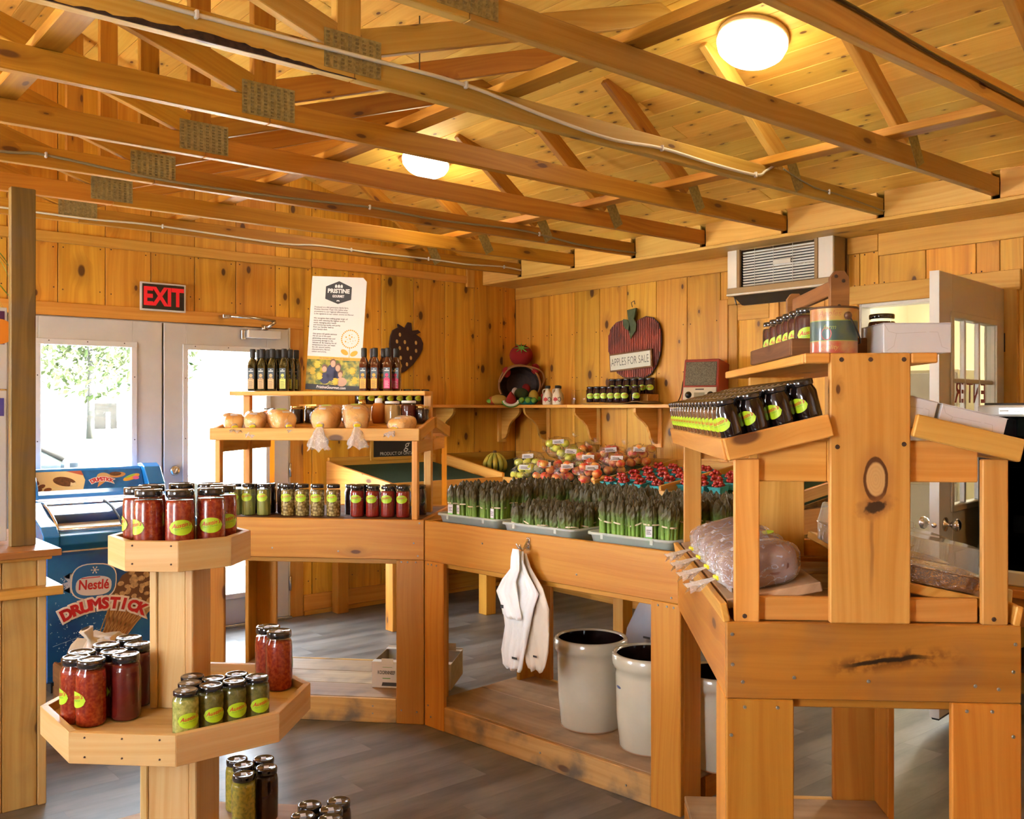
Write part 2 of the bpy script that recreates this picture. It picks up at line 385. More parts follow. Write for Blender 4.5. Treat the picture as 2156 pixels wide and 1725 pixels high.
# ------------------------------------------------------------- the room
XR, YL = 5.26, 6.24          # right wall plane, wall with the glass doors
RIDGE, SLOPE = 1.555, .29
def roofz(x): return 2.69 + SLOPE * (4.90 - RIDGE) - SLOPE * abs(x - RIDGE)
def floor_mat():
    m, nt, p = newmat('grey_floor_boards'); N = nt.nodes.new; L = nt.links.new
    tc = N('ShaderNodeTexCoord'); mp = N('ShaderNodeMapping'); mp.inputs['Rotation'].default_value = (0, 0, R_(0)); L(tc.outputs['Object'], mp.inputs[0])
    mp2 = N('ShaderNodeMapping'); mp2.inputs['Scale'].default_value = (1.0, 5.5, 1); L(mp.outputs[0], mp2.inputs[0])
    n1 = N('ShaderNodeTexNoise'); n1.inputs['Scale'].default_value = 1.1; n1.inputs['Detail'].default_value = 6; n1.inputs['Roughness'].default_value = .65; L(mp2.outputs[0], n1.inputs[0])
    n2 = N('ShaderNodeTexNoise'); n2.inputs['Scale'].default_value = 2.2; n2.inputs['Detail'].default_value = 3; L(mp.outputs[0], n2.inputs[0])
    cr = N('ShaderNodeValToRGB'); e = cr.color_ramp.elements
    e[0].position = .3; e[0].color = (.046, .038, .031, 1); e[1].position = .72; e[1].color = (.23, .205, .175, 1)
    L(n1.outputs[0], cr.inputs[0])
    mx = N('ShaderNodeMix'); mx.data_type = 'RGBA'; mx.inputs[7].default_value = (.22, .205, .185, 1)
    mr = N('ShaderNodeMapRange'); mr.inputs[1].default_value = .45; mr.inputs[2].default_value = .75; mr.inputs[4].default_value = .6; L(n2.outputs[0], mr.inputs[0]); L(mr.outputs[0], mx.inputs[0]); L(cr.outputs[0], mx.inputs[6])
    L(mx.outputs[2], p.inputs['Base Color'])
    r2 = N('ShaderNodeMapRange'); r2.inputs[3].default_value = .32; r2.inputs[4].default_value = .55; L(n1.outputs[0], r2.inputs[0]); L(r2.outputs[0], p.inputs['Roughness'])
    b = N('ShaderNodeBump'); b.inputs['Strength'].default_value = .15; b.inputs['Distance'].default_value = .002; L(n1.outputs[0], b.inputs['Height']); L(b.outputs[0], p.inputs['Normal'])
    return m
FLOOR = floor_mat()
fl = struct('floor')
# long floor planks, seams nearly closed
y = -2.6
bw = .182
row = 0
while y < 6.3:
    x = -2.3 - (row * .47) % 1.2
    while x < 5.35:
        L_ = 1.22
        a, b = max(x, -2.3), min(x + L_, 5.4)
        if b - a > .05:
            o = abox('plank', (a + .0002, y + .0002, -.02), (b - .0002, min(y + bw, 6.32) - .0002, 0), FLOOR, fl, bev=.0004)
        x += L_
    y += bw; row += 1
# subfloor under the planks
abox('subfloor', (-2.4, -2.7, -.12), (5.5, 6.4, -.022), plain('subfloor', (.1, .08, .06), .8), fl)

def wallboard(parent, kind, x0, x1, zlo, zt0, zt1, mat):
    """vertical board; kind 'L' on the door wall (x runs along X), 'R' on the right wall"""
    g = .0022
    w = x1 - x0 - 2 * g; hw = w / 2; zc = (zlo + (zt0 + zt1) / 2) / 2
    pts = [(zlo - zc, hw), (zlo - zc, -hw), (zt1 - zc, -hw), (zt0 - zc, hw)]
    me = prismmesh(pts, .019, .0022)
    c = (x0 + x1) / 2
    if kind == 'L': M = frame((c, YL + .0095 + random.uniform(-.0015, .0015), zc), (0, 0, 1), (-1, 0, 0), (0, -1, 0))
    else: M = frame((XR + .0095 + random.uniform(-.0015, .0015), c, zc), (0, 0, 1), (0, -1, 0), (1, 0, 0)) if False else frame((XR + .0095 + random.uniform(-.0015, .0015), c, zc), (0, 0, 1), (0, -1, 0), V((0, 0, 1)).cross(V((0, -1, 0))))
    return obj('board', me, mat, M, parent)
wl = struct('wall_left')
JL = [-2.15, -1.9, -1.62, -1.35, -1.06, -.78, -.5, -.22, .06, .34, .62, .90, 1.15, 1.31, 1.59, 1.869, 2.154, 2.444, 2.735, 3.029, 3.317, 3.621, 3.909, 4.207, 4.513, 4.814, 5.121, 5.262]
DX0, DX1, DZ = 1.29, 3.135, 2.075
for a, b in zip(JL, JL[1:]):
    zr = lambda q: roofz(q) + .02
    if b <= DX0 + .03 or a >= DX1 - .03: wallboard(wl, 'L', a, b, 0, zr(a), zr(b), W_WALL)
    elif a < DX0: wallboard(wl, 'L', a, DX0, 0, zr(a), zr(DX0), W_WALL); wallboard(wl, 'L', DX0, b, DZ, zr(DX0), zr(b), W_WALL)
    elif b > DX1 > a: wallboard(wl, 'L', a, DX1, DZ, zr(a), zr(DX1), W_WALL); wallboard(wl, 'L', DX1, b, 0, zr(DX1), zr(b), W_WALL)
    else: wallboard(wl, 'L', a, b, DZ, zr(a), zr(b), W_WALL)
SHEA = plain('outer_sheathing', (.25, .2, .12), .8)
abox('sheathing', (-2.2, YL + .022, -.1), (DX0, YL + .10, 3.75), SHEA, wl); abox('sheathing', (DX1, YL + .022, -.1), (5.4, YL + .10, 3.75), SHEA, wl); abox('sheathing', (DX0, YL + .022, DZ), (DX1, YL + .10, 3.75), SHEA, wl)
wr = struct('wall_right')
JR = [6.24, 6.036, 5.809, 5.502, 5.224, 4.932, 4.639, 4.35, 4.059, 3.80, 3.52, 3.26, 3.026, 2.904, 2.619, 2.338, 2.213, 2.09, 1.85, 1.58, 1.31, 1.03, .76, .48, .2, -.1, -.4, -.7, -1, -1.3, -1.6, -1.9, -2.2, -2.5]
OY0, OY1, OZ = 2.225, 3.025, 2.14      # inner doorway in the right wall
for a, b in zip(JR, JR[1:]):
    lo = 0 if (b >= OY1 - .01 or a <= OY0 + .015) else OZ
    wallboard(wr, 'R', b, a, lo, 2.56, 2.56, W_WALL)
abox('sheathing', (XR + .022, -2.6, -.1), (XR + .10, OY0, 3.0), SHEA, wr); abox('sheathing', (XR + .022, OY1, -.1), (XR + .10, 6.3, 3.0), SHEA, wr); abox('sheathing', (XR + .022, OY0, OZ), (XR + .10, OY1, 3.0), SHEA, wr)
# nail heads in pairs beside the joints
sp = []
for j in JL[13:-1]:
    for z in (2.235, 2.50, 3.0):
        for s_ in (-.03, .03): sp.append((j + s_ + random.uniform(-.006, .006), YL - .001, z + random.uniform(-.012, .012)))
    if j > 3.2:
        for z in (.25, 1.02, 1.75, 2.1):
            for s_ in (-.03, .03): sp.append((j + s_, YL - .001, z + random.uniform(-.01, .01)))
discs('nail_heads', sp, .0045, (0, -1, 0), NAIL, wl)
sp = []
for j in JR[1:20]:
    for z in ((.25, 1.12, 1.75, 2.1, 2.44) if j > 3.1 else (2.235, 2.42)):
        for s_ in (-.03, .03): sp.append((XR - .001, j + s_ + random.uniform(-.006, .006), z + random.uniform(-.01, .01)))
discs('nail_heads', sp, .0045, (-1, 0, 0), NAIL, wr)
# unseen walls with the shop's openings
wb = struct('wall_back'); ww = struct('wall_west')
PLW = W_WALL
def bwall(parent, axis, c, openings, lo, hi, zt):
    for (a, b, z0, z1) in openings:
        pass
    x = lo
    while x < hi - .01:
        b = min(x + .29, hi); segs = [(0, zt(x, b))]
        for (oa, ob, z0, z1) in openings:
            if x < ob - .01 and b > oa + .01: segs = [(0, z0), (z1, zt(x, b))]
        for s0, s1 in segs:
            if s1 - s0 < .02: continue
            if axis == 'x': abox('board', (x + .002, c - .02, s0), (b - .002, c, s1), PLW, parent)
            else: abox('board', (c - .02, x + .002, s0), (c, b - .002, s1), PLW, parent)
        x = b
bwall(wb, 'x', -2.5, [], -2.15, 5.24, lambda a, b: max(roofz(a), roofz(b)) if True else 0)
bwall(ww, 'y', -2.15, [(.69, 1.56, 1.0, 2.15), (4.17, 5.33, 1.0, 2.15)], -2.5, 6.24, lambda a, b: 2.62)
w1 = struct('window_1')
for q0, q1 in ((.69, 1.56), (4.17, 5.33)):
    for q in (q0 - .02, (q0 + q1) / 2, q1 - .03): abox('mullion', (-2.17, q, 1.0), (-2.12, q + .05, 2.15), WHITE_T, w1)
    for z in (.97, 2.13): abox('rail', (-2.17, q0 - .02, z), (-2.12, q1 + .02, z + .05), WHITE_T, w1)
# ceiling boards running along the building on both slopes, outer roof over them
ce = struct('ceiling')
sl = math.sqrt(1 + SLOPE ** 2)
for side in (1, -1):
    n = 27; Ls = (5.02 - RIDGE) * sl / n
    for i in range(n):
        s0 = (i + .5) * Ls
        x = RIDGE + side * s0 / sl; z = roofz(RIDGE) - SLOPE * s0 / sl
        dirx = V((side / sl, 0, -SLOPE / sl)); nrm = V((SLOPE * side / sl, 0, 1 / sl))
        for (ya, yb) in ((-2.5, .4 + .3 * (i % 3)), (.4 + .3 * (i % 3), 3.3 + .4 * ((i * 2) % 4)), (3.3 + .4 * ((i * 2) % 4), 6.24)):
            c = V((x, (ya + yb) / 2, z)) + nrm * (.010 + random.uniform(0, .0012))
            obj('board', boxmesh(round(yb - ya, 2) - .002, Ls - .0022, .018, W_CEIL, .0022), W_CEIL, frame(c, V((0, 1, 0)), dirx, V((0, 1, 0)).cross(dirx)), ce)
for side in (1, -1):
    a = V((RIDGE, 0, roofz(RIDGE) + .05)); b = V((RIDGE + side * 4.2, 0, roofz(RIDGE + side * 4.2) + .05))
    board('roof_deck', (a + b) / 2 + V((0, -3.0, 0)), (a + b) / 2 + V((0, 6.9, 0)), (b - a).length, .04, b - a, SHEA, ce)
# box beam along the head of the right wall: soffit, frieze, blocking between trusses
tr1 = struct('trim_1')
x0 = 4.90
abox('soffit', (x0, -2.5, 2.53), (XR, 6.24, 2.55), W_BEAM, tr1)
YK = [2.665 + .6137 * (k - 1) for k in range(-3, 7)][::1]   # near faces of the trusses, back to front
YK = [5.745 - .6137 * k for k in range(0, 11)]
for i in range(len(YK) - 1):
    abox('blocking', (x0, YK[i + 1] + .040, 2.55), (x0 + .02, YK[i] - .002, 2.70), W_BEAM, tr1)
abox('blocking', (x0, YK[0] + .04, 2.55), (x0 + .02, 6.24, 2.70), W_BEAM, tr1)
tr2 = struct('trim_2'); abox('frieze_board', (XR - .02, 2.9, 2.43), (XR, 6.22, 2.53), W_TRIM, tr2); abox('frieze_board', (XR - .022, -2.5, 2.40), (XR, 2.897, 2.53), W_TRIM, tr2)
tr3 = struct('trim_3'); abox('rail_board', (-2.1, YL - .022, 2.515), (3.3, YL, 2.58), W_TRIM, tr3); abox('rail_board', (3.303, YL - .022, 2.53), (4.72, YL, 2.59), W_TRIM, tr3); abox('corner_board', (4.72, YL - .024, 2.50), (4.80, YL, 2.72), W_TRIM, tr3)
bl = struct('baseboard_left'); abox('board', (3.24, YL - .02, .03), (4.1, YL, .145), W_TRIM, bl); abox('board', (4.103, YL - .02, .03), (5.24, YL, .15), W_TRIM, bl); abox('shoe', (3.24, YL - .035, 0), (5.24, YL - .001, .03), W_TRIM, bl)
br = struct('baseboard_right'); abox('board', (XR - .02, 3.1, .0), (XR, 6.22, .125), W_TRIM, br); abox('board', (XR - .02, -2.5, .0), (XR, 2.12, .125), W_TRIM, br)

# ------------------------------------------------------------- roof trusses
WT_ = W_TRUSS
def truss(k, label):
    W_TRUSS = W_TRUSS2 if k >= 5 else WT_
    yk = YK[k]; yc = yk + .019
    t = thing('roof_truss', label, 'roof truss', (RIDGE, yc, 2.565), 'spruce roof trusses')
    z0, z1 = 2.565, 2.654
    abox('bottom_chord', (-1.80, yk, z0), (RIDGE + .02, yk + .038, z1), W_TRUSS, t); abox('bottom_chord', (RIDGE + .022, yk, z0), (4.90, yk + .038, z1), W_TRUSS, t)
    abox('king_post', (RIDGE - .045, yk, z1), (RIDGE + .045, yk + .038, roofz(RIDGE) + .02), W_TRUSS, t)
    for s in (1, -1):
        a = V((RIDGE + s * .05, yc, 2.69)); b = V((RIDGE + s * 1.62, yc, 3.215))
        board('web', a, b, .089, .038, UP, W_TRUSS, t)
        a = V((RIDGE + s * 1.83, yc, 3.15)); b = V((RIDGE + s * 2.45, yc, 2.69))
        board('web', a, b, .089, .038, UP, W_TRUSS, t)
    pl = abox('nail_plate', (RIDGE - .09, yk - .002, 2.583), (RIDGE + .12, yk, 2.707), GALV, t, bev=.0003)
    # pressed teeth in columns
    bm = bmesh.new()
    for i in range(8):
        for j in range(9):
            x = RIDGE - .078 + i * .0265; z = 2.592 + j * .0128
            bmesh.ops.create_cube(bm, size=1, matrix=T(x, yk - .0035, z) @ RX(.5) @ S(.011, .003, .0075))
    te = obj('teeth', fin(bm), GALV, None, pl); te['kind'] = 'stuff'
    P2 = frame((4.055, yk - .0012, 2.645), V((.5, 0, -.87)), V((.87, 0, .5)), V((0, -1, 0)))
    obj('nail_plate', boxmesh(.15, .075, .0022, GALV, .0003), GALV, P2, t)
    return t
NM = ['last', 'second', 'third', 'fourth', 'fifth', 'sixth', 'seventh', 'eighth', 'ninth', 'tenth']
TL = ['bare spruce roof truss closest to the glass door wall, white cable along it',
      'plain spruce roof truss, second out from the glass door wall',
      'spruce roof truss with thin grey cable, third out from the glass door wall',
      'plain spruce roof truss, fourth out from the glass door wall',
      'spruce roof truss crossing in front of the smaller ceiling lamp, fifth from door wall',
      'spruce roof truss with dark barky edge and white clipped cable',
      'knotty spruce roof truss without cable, just beyond the nearer ceiling lamp',
      'spruce roof truss with black cable at the top right of the view',
      'spruce roof truss overhead, only a short web showing in the top right corner']
TR = [truss(k, TL[k]) for k in range(9)]
# bark edge on the sixth truss
lo_ = [(-.3 + i * .02, 2.5655) for i in range(95)]
hi_ = [(x, 2.567 + max(.001, (.012 + .009 * math.sin(x * 7) + random.uniform(-.004, .004)) * min(1, (1.62 - x) * 3))) for x, z in lo_]
obj('bark_edge', prismmesh(lo_ + hi_[::-1], .004), plain('bark', (.05, .02, .008), .9, noise=.6, nscale=40, bump=1), frame((0, YK[5] - .001, 0), V((1, 0, 0)), V((0, 0, 1)), V((0, -1, 0))), TR[5])
# flat bracing boards lying on the bottom chords
for x, lab in ((.81, 'flat bracing board across the trusses left of the ridge'), (2.19, 'flat bracing board across the trusses just right of the nail plates'), (3.84, 'flat bracing board across the trusses close to their right ends')):
    for (ya, yb, q) in ((.3, 2.9, 'near half'), (2.905, 6.2, 'far half')):
        x = 2.235 if q == 'near half' and 2 < x < 3 else (2.19 if 2 < x < 3 else x)
        t = abox('bracing_board', (x - .045, ya, 2.655), (x + .045, yb, 2.692), W_TRUSS); tag(t, lab + ', ' + q, 'bracing board', 'bracing boards')
# cables clipped to the trusses
def cable(k, zs, mat, label, clips, r=.0055):
    y = YK[k] - r - .001
    t = thing('cable', label, 'cable', (zs[0][0], y, zs[0][1]))
    pts = spline([(x, y - (0.012 * math.sin(x * 3) ** 2 if 0 else 0), z) for x, z in zs], 8)
    tube('sheath', pts, r, mat, t, 6)
    for x in clips:
        z = min(pts, key=lambda p: abs(p.x - x)).z
        c = abox('clip', (x - .006, y - r - .003, z - .013), (x + .006, y + r, z + .013), WHITE_T, t)
    return t
CW = plain('cable_white', (.66, .62, .50), .45); CG = plain('cable_grey', (.26, .22, .12), .5)
cable(5, [(.75, 2.635), (1.1, 2.632), (1.6, 2.640), (2.02, 2.642), (2.4, 2.606), (2.75, 2.585), (3.06, 2.602), (3.4, 2.592), (3.72, 2.594), (3.80, 2.625), (3.88, 2.67)], CW, 'white electric cable clipped along the truss with the barky edge', (1.05, 2.02, 3.06, 3.72), .007)
cable(5, [(3.95, 2.66), (4.2, 2.612), (4.45, 2.605), (4.9, 2.582)], CG, 'short grey cable end on the right tail of the barky truss', (4.35,), .004)
cable(2, [(.2, 2.59), (.9, 2.60), (1.1, 2.615), (1.6, 2.585), (2.2, 2.59), (2.75, 2.61), (3.2, 2.60), (3.8, 2.615), (4.05, 2.605), (4.4, 2.58), (4.9, 2.585)], CG, 'thin grey cable sagging along the third truss from the door wall', (1.1, 2.75, 4.0), .006)
cable(0, [(.9, 2.60), (1.6, 2.59), (2.0, 2.60), (2.8, 2.583), (3.1, 2.60), (3.5, 2.595), (4.0, 2.60), (4.35, 2.595), (4.7, 2.61), (4.9, 2.60)], CW, 'white cable along the truss beside the glass door wall', (2.05, 3.35, 4.0, 4.72), .006)
cable(7, [(2.2, 2.645), (2.5, 2.640), (2.9, 2.620), (3.3, 2.612), (3.8, 2.605), (4.5, 2.60)], BLACK, 'black cable clipped along the truss at top right', (2.2,), .007)
pc = thing('pull_cord', 'thin beaded pull cord hanging among the trusses', 'cord', (2.05, 3.0, 2.9)); tube('beads', [(2.05, 3.0, 3.0), (2.05, 3.0, 2.70)], .0025, plain('cord_dark', (.05, .04, .02), .5), pc, 5)

# ------------------------------------------------------------- ceiling lamps
LAMPM = plain('lamp_opal', (.9, .88, .82), .3, emit=(1, .90, .72, 7))
def lamp(x, y, label, power):
    n = V((SLOPE / sl, 0, 1 / sl)) if x > RIDGE else V((-SLOPE / sl, 0, 1 / sl))
    z = roofz(x); q = frame((x, y, z), V((n.z, 0, -n.x)), V((0, 1, 0)), n)
    t = thing('ceiling_lamp', label, 'ceiling lamp', q, 'round ceiling lamps')
    obj('base', lathemesh([(.0, 0), (.150, 0), (.154, -.018), (.148, -.03), (0, -.03)], 32), plain('lamp_base', (.62, .45, .22), .5), q, t)
    d = lathemesh([(.150, -.03), (.152, -.045), (.142, -.075), (.115, -.10), (.07, -.118), (0, -.125)], 32, cap=False)
    obj('diffuser', d, LAMPM, q, t)
    light('lamp_glow', 'POINT', V((x, y, z)) - n * .17, power, (1, .80, .50)).data.shadow_soft_size = .12
lamp(3.43, 2.47, 'round dome ceiling lamp, the larger one at top right', 3)
lamp(3.46, 4.98, 'round dome ceiling lamp, half hidden behind a truss', 6)
for x, y in ((3.45, -.1), (-.3, -.1), (-.3, 2.47), (-.3, 4.98)): light('lamp_glow', 'POINT', (x, y, roofz(x) - .2), 9, (1, .80, .50)).data.shadow_soft_size = .12  # unseen lamps, added as bare point lights without fittings
# ------------------------------------------------------------- glass doors
def glass_door(name, x0, x1, lock, hinge):
    d = struct(name); y0, y1 = YL - .04, YL + .005
    def b(n, a, c, m=WHITE, p=d): return abox(n, a, c, m, p)
    gx0, gx1, gz0, gz1 = x0 + .16, x1 - .19 if not hinge else x1 - .2, .22, 1.90
    if hinge: gx0, gx1 = x0 + .150, x1 - .17
    b('stile', (x0 + .004, y0, .02), (gx0, y1, 2.06)); b('stile', (gx1, y0, .02), (x1 - .004, y1, 2.06))
    b('rail', (gx0, y0, .02), (gx1, y1, gz0)); b('rail', (gx0, y0, gz1), (gx1, y1, 2.06))
    for lo, hi in (((gx0 - .025, gz0 - .025), (gx0 + .012, gz1 + .025)), ((gx1 - .012, gz0 - .025), (gx1 + .025, gz1 + .025))):
        b('glazing_bead', (lo[0], y0 - .012, lo[1]), (hi[0], y0, hi[1]), WHITE_T)
    for z in (gz0 - .025, gz1 - .012): b('glazing_bead', (gx0 - .025, y0 - .013, z), (gx1 + .025, y0, z + .037), WHITE_T)
    b('pane', (gx0, YL - .02, gz0), (gx1, YL - .016, gz1), GLASS)
    sp = [(gx0 - .008, y0 - .013, z) for z in (.5, .9, 1.3, 1.7)] + [(gx1 + .008, y0 - .013, z) for z in (.5, .9, 1.3, 1.7)] + [(gx0 + f * (gx1 - gx0), y0 - .014, gz1 + .012) for f in (.1, .5, .9)]
    discs('screws', sp, .004, (0, -1, 0), NAIL, d)
    if lock:
        q = frame((x0 + .075, y0, 1.09), V((1, 0, 0)), V((0, 0, 1)), V((0, -1, 0)))
        k = obj('lock', lathemesh([(.032, 0), (.034, .006), (.026, .014), (.012, .016), (0, .016)], 24), STEEL, q, d)
        obj('thumb_turn', boxmesh(.03, .008, .016, STEEL, .002), STEEL, q @ T(0, 0, .022) @ RZ(1.2), k)
        obj('lever', tubemesh([(0, 0, 0), (0, 0, .05), (.09, 0, .052)], .009), STEEL, frame((x0 + .075, y0, .97), V((1, 0, 0)), V((0, 0, 1)), V((0, -1, 0))), d)
    if hinge:
        for z in (.25, 1.06, 1.88): obj('hinge', lathemesh([(.009, -.05), (.009, .05)], 10), STEEL, T(x1 + .006, y0 - .006, z), d)
glass_door('door_1', 1.31, 2.215, False, False)
glass_door('door_2', 2.22, 3.115, True, True)
tr4 = struct('trim_4')
abox('header', (1.15, YL - .024, 2.068), (3.235, YL, 2.15), W_TRIM, tr4); abox('side_casing', (3.13, YL - .024, 0), (3.235, YL, 2.068), W_TRIM, tr4); abox('side_casing', (1.15, YL - .024, 0), (1.29, YL, 2.068), W_TRIM, tr4)
abox('light_stop', (1.29, YL + .006, 2.03), (3.13, YL + .06, 2.10), WHITE_T, tr4); abox('light_stop', (2.17, YL + .006, 0), (2.265, YL + .03, 2.06), WHITE_T, tr4); abox('light_stop', (1.28, YL + .006, 0), (1.35, YL + .06, 2.06), WHITE_T, tr4); abox('light_stop', (3.07, YL + .006, 0), (3.135, YL + .06, 2.06), WHITE_T, tr4)  # strips added behind the door gaps to keep daylight from leaking in
abox('jamb', (3.116, YL - .03, 0), (3.130, YL + .09, 2.075), WHITE_T, tr4); abox('threshold', (1.29, YL - .06, 0), (3.13, YL + .1, .02), STEEL, tr4)
# door closer
t = thing('door_closer', 'silver hydraulic door closer over the right glass door', 'door closer', (2.83, 6.15, 2.0))
abox('body', (2.78, 6.135, 1.985), (3.02, 6.20, 2.04), WHITE_T, t); abox('bracket', (2.745, 6.17, 1.975), (2.775, 6.20, 2.04), STEEL, t)
tube('arm', [(2.63, 6.16, 2.125), (2.78, 6.12, 2.122), (2.96, 6.10, 2.105)], .009, STEEL, t); tube('arm', [(2.96, 6.10, 2.10), (2.93, 6.11, 2.075), (2.91, 6.16, 2.06)], .012, STEEL, t)
obj('pivot', lathemesh([(.014, 0), (.014, .05)], 12), STEEL, T(2.9, 6.16, 2.03), t); abox('foot', (2.60, 6.14, 2.11), (2.65, 6.215, 2.135), STEEL, t); abox('spring', (2.9, 6.145, 2.045), (2.93, 6.185, 2.075), STEEL, t)
# EXIT sign, a touch tilted
q = frame((2.22, 6.205, 2.225), V((1, 0, -.004)), V((0, 0, 1)), V((0, -1, 0)))
t = thing('exit_sign', 'red on black EXIT sign in a white frame above the glass doors', 'sign', q)
obj('frame', boxmesh(.297, .185, .012, WHITE_T, .003), WHITE_T, q, t); pn = obj('panel', boxmesh(.272, .162, .004, BLACK, .0005), BLACK, q @ T(0, 0, .006), t)
text('lettering', 'EXIT', .152, q @ T(0, -.004, .0088) @ S(.84, 1.06, 1), plain('exit_red', (.62, .01, .015), .25, emit=(1, .02, .03, .12)), pn, bold=.006)

# ------------------------------------------------------------- outdoors
gd = struct('ground'); abox('gravel', (-60, YL + .12, -.25), (90, 120, -.12), plain('pale_gravel', (.75, .72, .66), .9, noise=.2, nscale=3), gd)
ga = struct('ground'); abox('lawn', (-20, 50, -.12), (60, 60, -.10), plain('sunlit_grass', (.012, .03, .003), .9, noise=.3, nscale=4), ga)
BARK = plain('trunk_bark', (.010, .010, .009), .9, noise=.4, nscale=12, bump=.6)
LEAFM = plain('sunlit_leaf', (.012, .020, .007), .8, noise=.5, nscale=1.2, col2=(.030, .036, .018), spec=.05)
def tree(x, y, h, r, zc, label, nleaf=900, tr=.16):
    t = thing('tree', label, 'tree', (x, y, -.12))
    tube('trunk', [(x, y, -.12), (x + .05, y, h * .3), (x - .05, y + .1, h * .6), (x, y, h * .9)], tr, BARK, t, 10, taper=[1.25, .95, .7, .3])
    bm = bmesh.new()
    for i in range(nleaf):
        a = random.random() * 2 * PI; u = random.uniform(-1, 1); rr = r * random.random() ** .4
        c = V((x + rr * math.cos(a) * math.sqrt(1 - u * u), y + rr * math.sin(a) * math.sqrt(1 - u * u), zc + rr * u * .9))
        s = random.uniform(.14, .30); q = M4.Rotation(random.random() * 6, 4, V((random.random(), random.random(), random.random() + .1)))
        vs_ = [bm.verts.new(q @ V(p) * s + c) for p in ((-1, 0, 0), (0, -.5, .1), (1, 0, 0), (0, .5, .1))]
        bm.faces.new(vs_)
    c = obj('crown', fin(bm), LEAFM, None, t); c['kind'] = 'stuff'
tree(14.9, 52.3, 10, 3.3, 4.8, 'tree with a thin pale trunk in the middle of the left glass door', 1500, .17)
tree(19.6, 56.5, 9.5, 2.8, 4.7, 'tree beside the barn doorway, second trunk seen through the left door', 1100, .17)
tree(9.3, 50.0, 9, 3.4, 4.2, 'broad leafy tree at the far left of the left glass door', 1400, .25)
tree(28.5, 52, 11, 4.6, 5.0, 'leafy tree seen through the right glass door', 1700, .25)
BARNW = plain('barn_white', (.80, .78, .74), .8)
t = thing('barn', 'white barn with a dark open doorway seen through the left door', 'barn', (22, 76, -.12))
bx0, bx1, by0, by1, ex0, ex1 = 16.5, 27.5, 75, 86, 21.4, 24.0
abox('wall', (bx0, by0, -.12), (ex0, by0 + .2, 3.0), BARNW, t); abox('wall', (ex1, by0, -.12), (bx1, by0 + .2, 3.0), BARNW, t); abox('wall', (ex0, by0, 1.9), (ex1, by0 + .2, 3.0), BARNW, t)
abox('wall', (bx0, by0, -.12), (bx0 + .2, by1, 3.0), BARNW, t)
prism('gable', [(bx0 - .2, 3.0), (bx1 + .2, 3.0), ((bx0 + bx1) / 2, 5.0)], .2, frame((0, by0 + .1, 0), V((1, 0, 0)), V((0, 0, 1)), V((0, -1, 0))), BARNW, t)
for s in (1, -1):
    c = V(((bx0 + bx1) / 2, 80, 5.1)); e = V((c.x + s * 6, 80, 2.9)); board('roof', (c + e) / 2 - V((0, 5.4, 0)), (c + e) / 2 + V((0, 6, 0)), (e - c).length, .15, e - c, plain('barn_roof', (.72, .72, .72), .6), t)
abox('doorway_shade', (ex0 - .1, by0 + 2.5, -.12), (ex1 + .1, by0 + 2.6, 2.0), plain('barn_shade', (.008, .008, .008), .9), t)  # near-black sheet stands in for the shade inside the barn
abox('door_panel', (22.6, by0 + .25, -.1), (22.9, by0 + .32, 1.2), BARNW, t)
def car():
    q = T(1.42, 9.5, -.12) @ S(1.12)
    t = thing('car', 'silver car parked outside the left glass door', 'car', T(1.42, 9.5, -.12))
    low = [(2.1, .35), (2.15, .75), (1.7, .90), (.9, .97), (-1.6, 1.0), (-2.0, .98), (-2.1, .4)]
    Q = q @ frame((0, 0, 0), V((1, 0, 0)), V((0, 0, 1)), V((0, -1, 0)))
    CP = plain('car_silver', (.02, .027, .033), .3, metal=.5, coat=.5)
    prism('body', low, 1.72, Q, CP, t, .06)
    prism('cabin', [(.9, .96), (.2, 1.36), (-.9, 1.40), (-1.6, 1.0)], 1.45, Q, plain('car_glass', (.30, .38, .42), .08, coat=1), t, .05)
    prism('roof', [(.3, 1.34), (.2, 1.40), (-.9, 1.44), (-1.0, 1.36)], 1.40, Q, CP, t, .03)
    for sx in (-1, 1): tube('pillar', [q @ V(p) for p in ((.95, sx * .70, .95), (.55, sx * .69, 1.18), (.22, sx * .66, 1.38))], .03, BLACKM, t, 6)
    for x in (1.35, -1.3):
        for y in (-.8, .8): obj('wheel', lathemesh([(.18, -.1), (.32, -.1), (.33, 0), (.32, .1), (.18, .1)], 20), BLACKM, q @ T(x, y, .33) @ RX(PI / 2), t)
    for y in (-.92, .92): obj('mirror', boxmesh(.12, .16, .1, CP, .03), CP, q @ T(.75, y, 1.02), t)
car()

# ------------------------------------------------------------- pine double door under the heater, inner doorway, white door
d3 = struct('door_3')
abox('casing', (XR - .02, 3.985, 0), (XR, 4.06, 2.24), W_TRIM, d3); abox('casing', (XR - .02, 3.10, 0), (XR, 3.17, 2.24), W_TRIM, d3); abox('casing', (XR - .02, 3.17, 2.20), (XR, 3.985, 2.26), W_TRIM, d3)
for a, b in ((3.58, 3.98), (3.175, 3.575)):
    lf = abox('leaf', (XR - .006, a, .02), (XR + .018, b, 2.198), W_WALL, d3)
    for (u0, u1, z0, z1) in ((a, a + .075, .02, 2.198), (b - .075, b, .02, 2.198), (a + .075, b - .075, 2.09, 2.198), (a + .075, b - .075, .02, .16), (a + .075, b - .075, 1.0, 1.1)):
        abox('frame_rail', (XR - .020, u0 + .001, z0), (XR - .006, u1 - .001, z1), W_TRIM, lf)
tr5 = struct('trim_5')
abox('header', (XR - .022, 2.10, 2.125), (XR, 3.11, 2.235), W_TRIM, tr5); abox('side_casing', (XR - .022, 3.03, 0), (XR, 3.095, 2.125), W_TRIM, tr5); abox('side_casing', (XR - .022, 2.115, 0), (XR, 2.20, 2.20), W_TRIM, tr5)
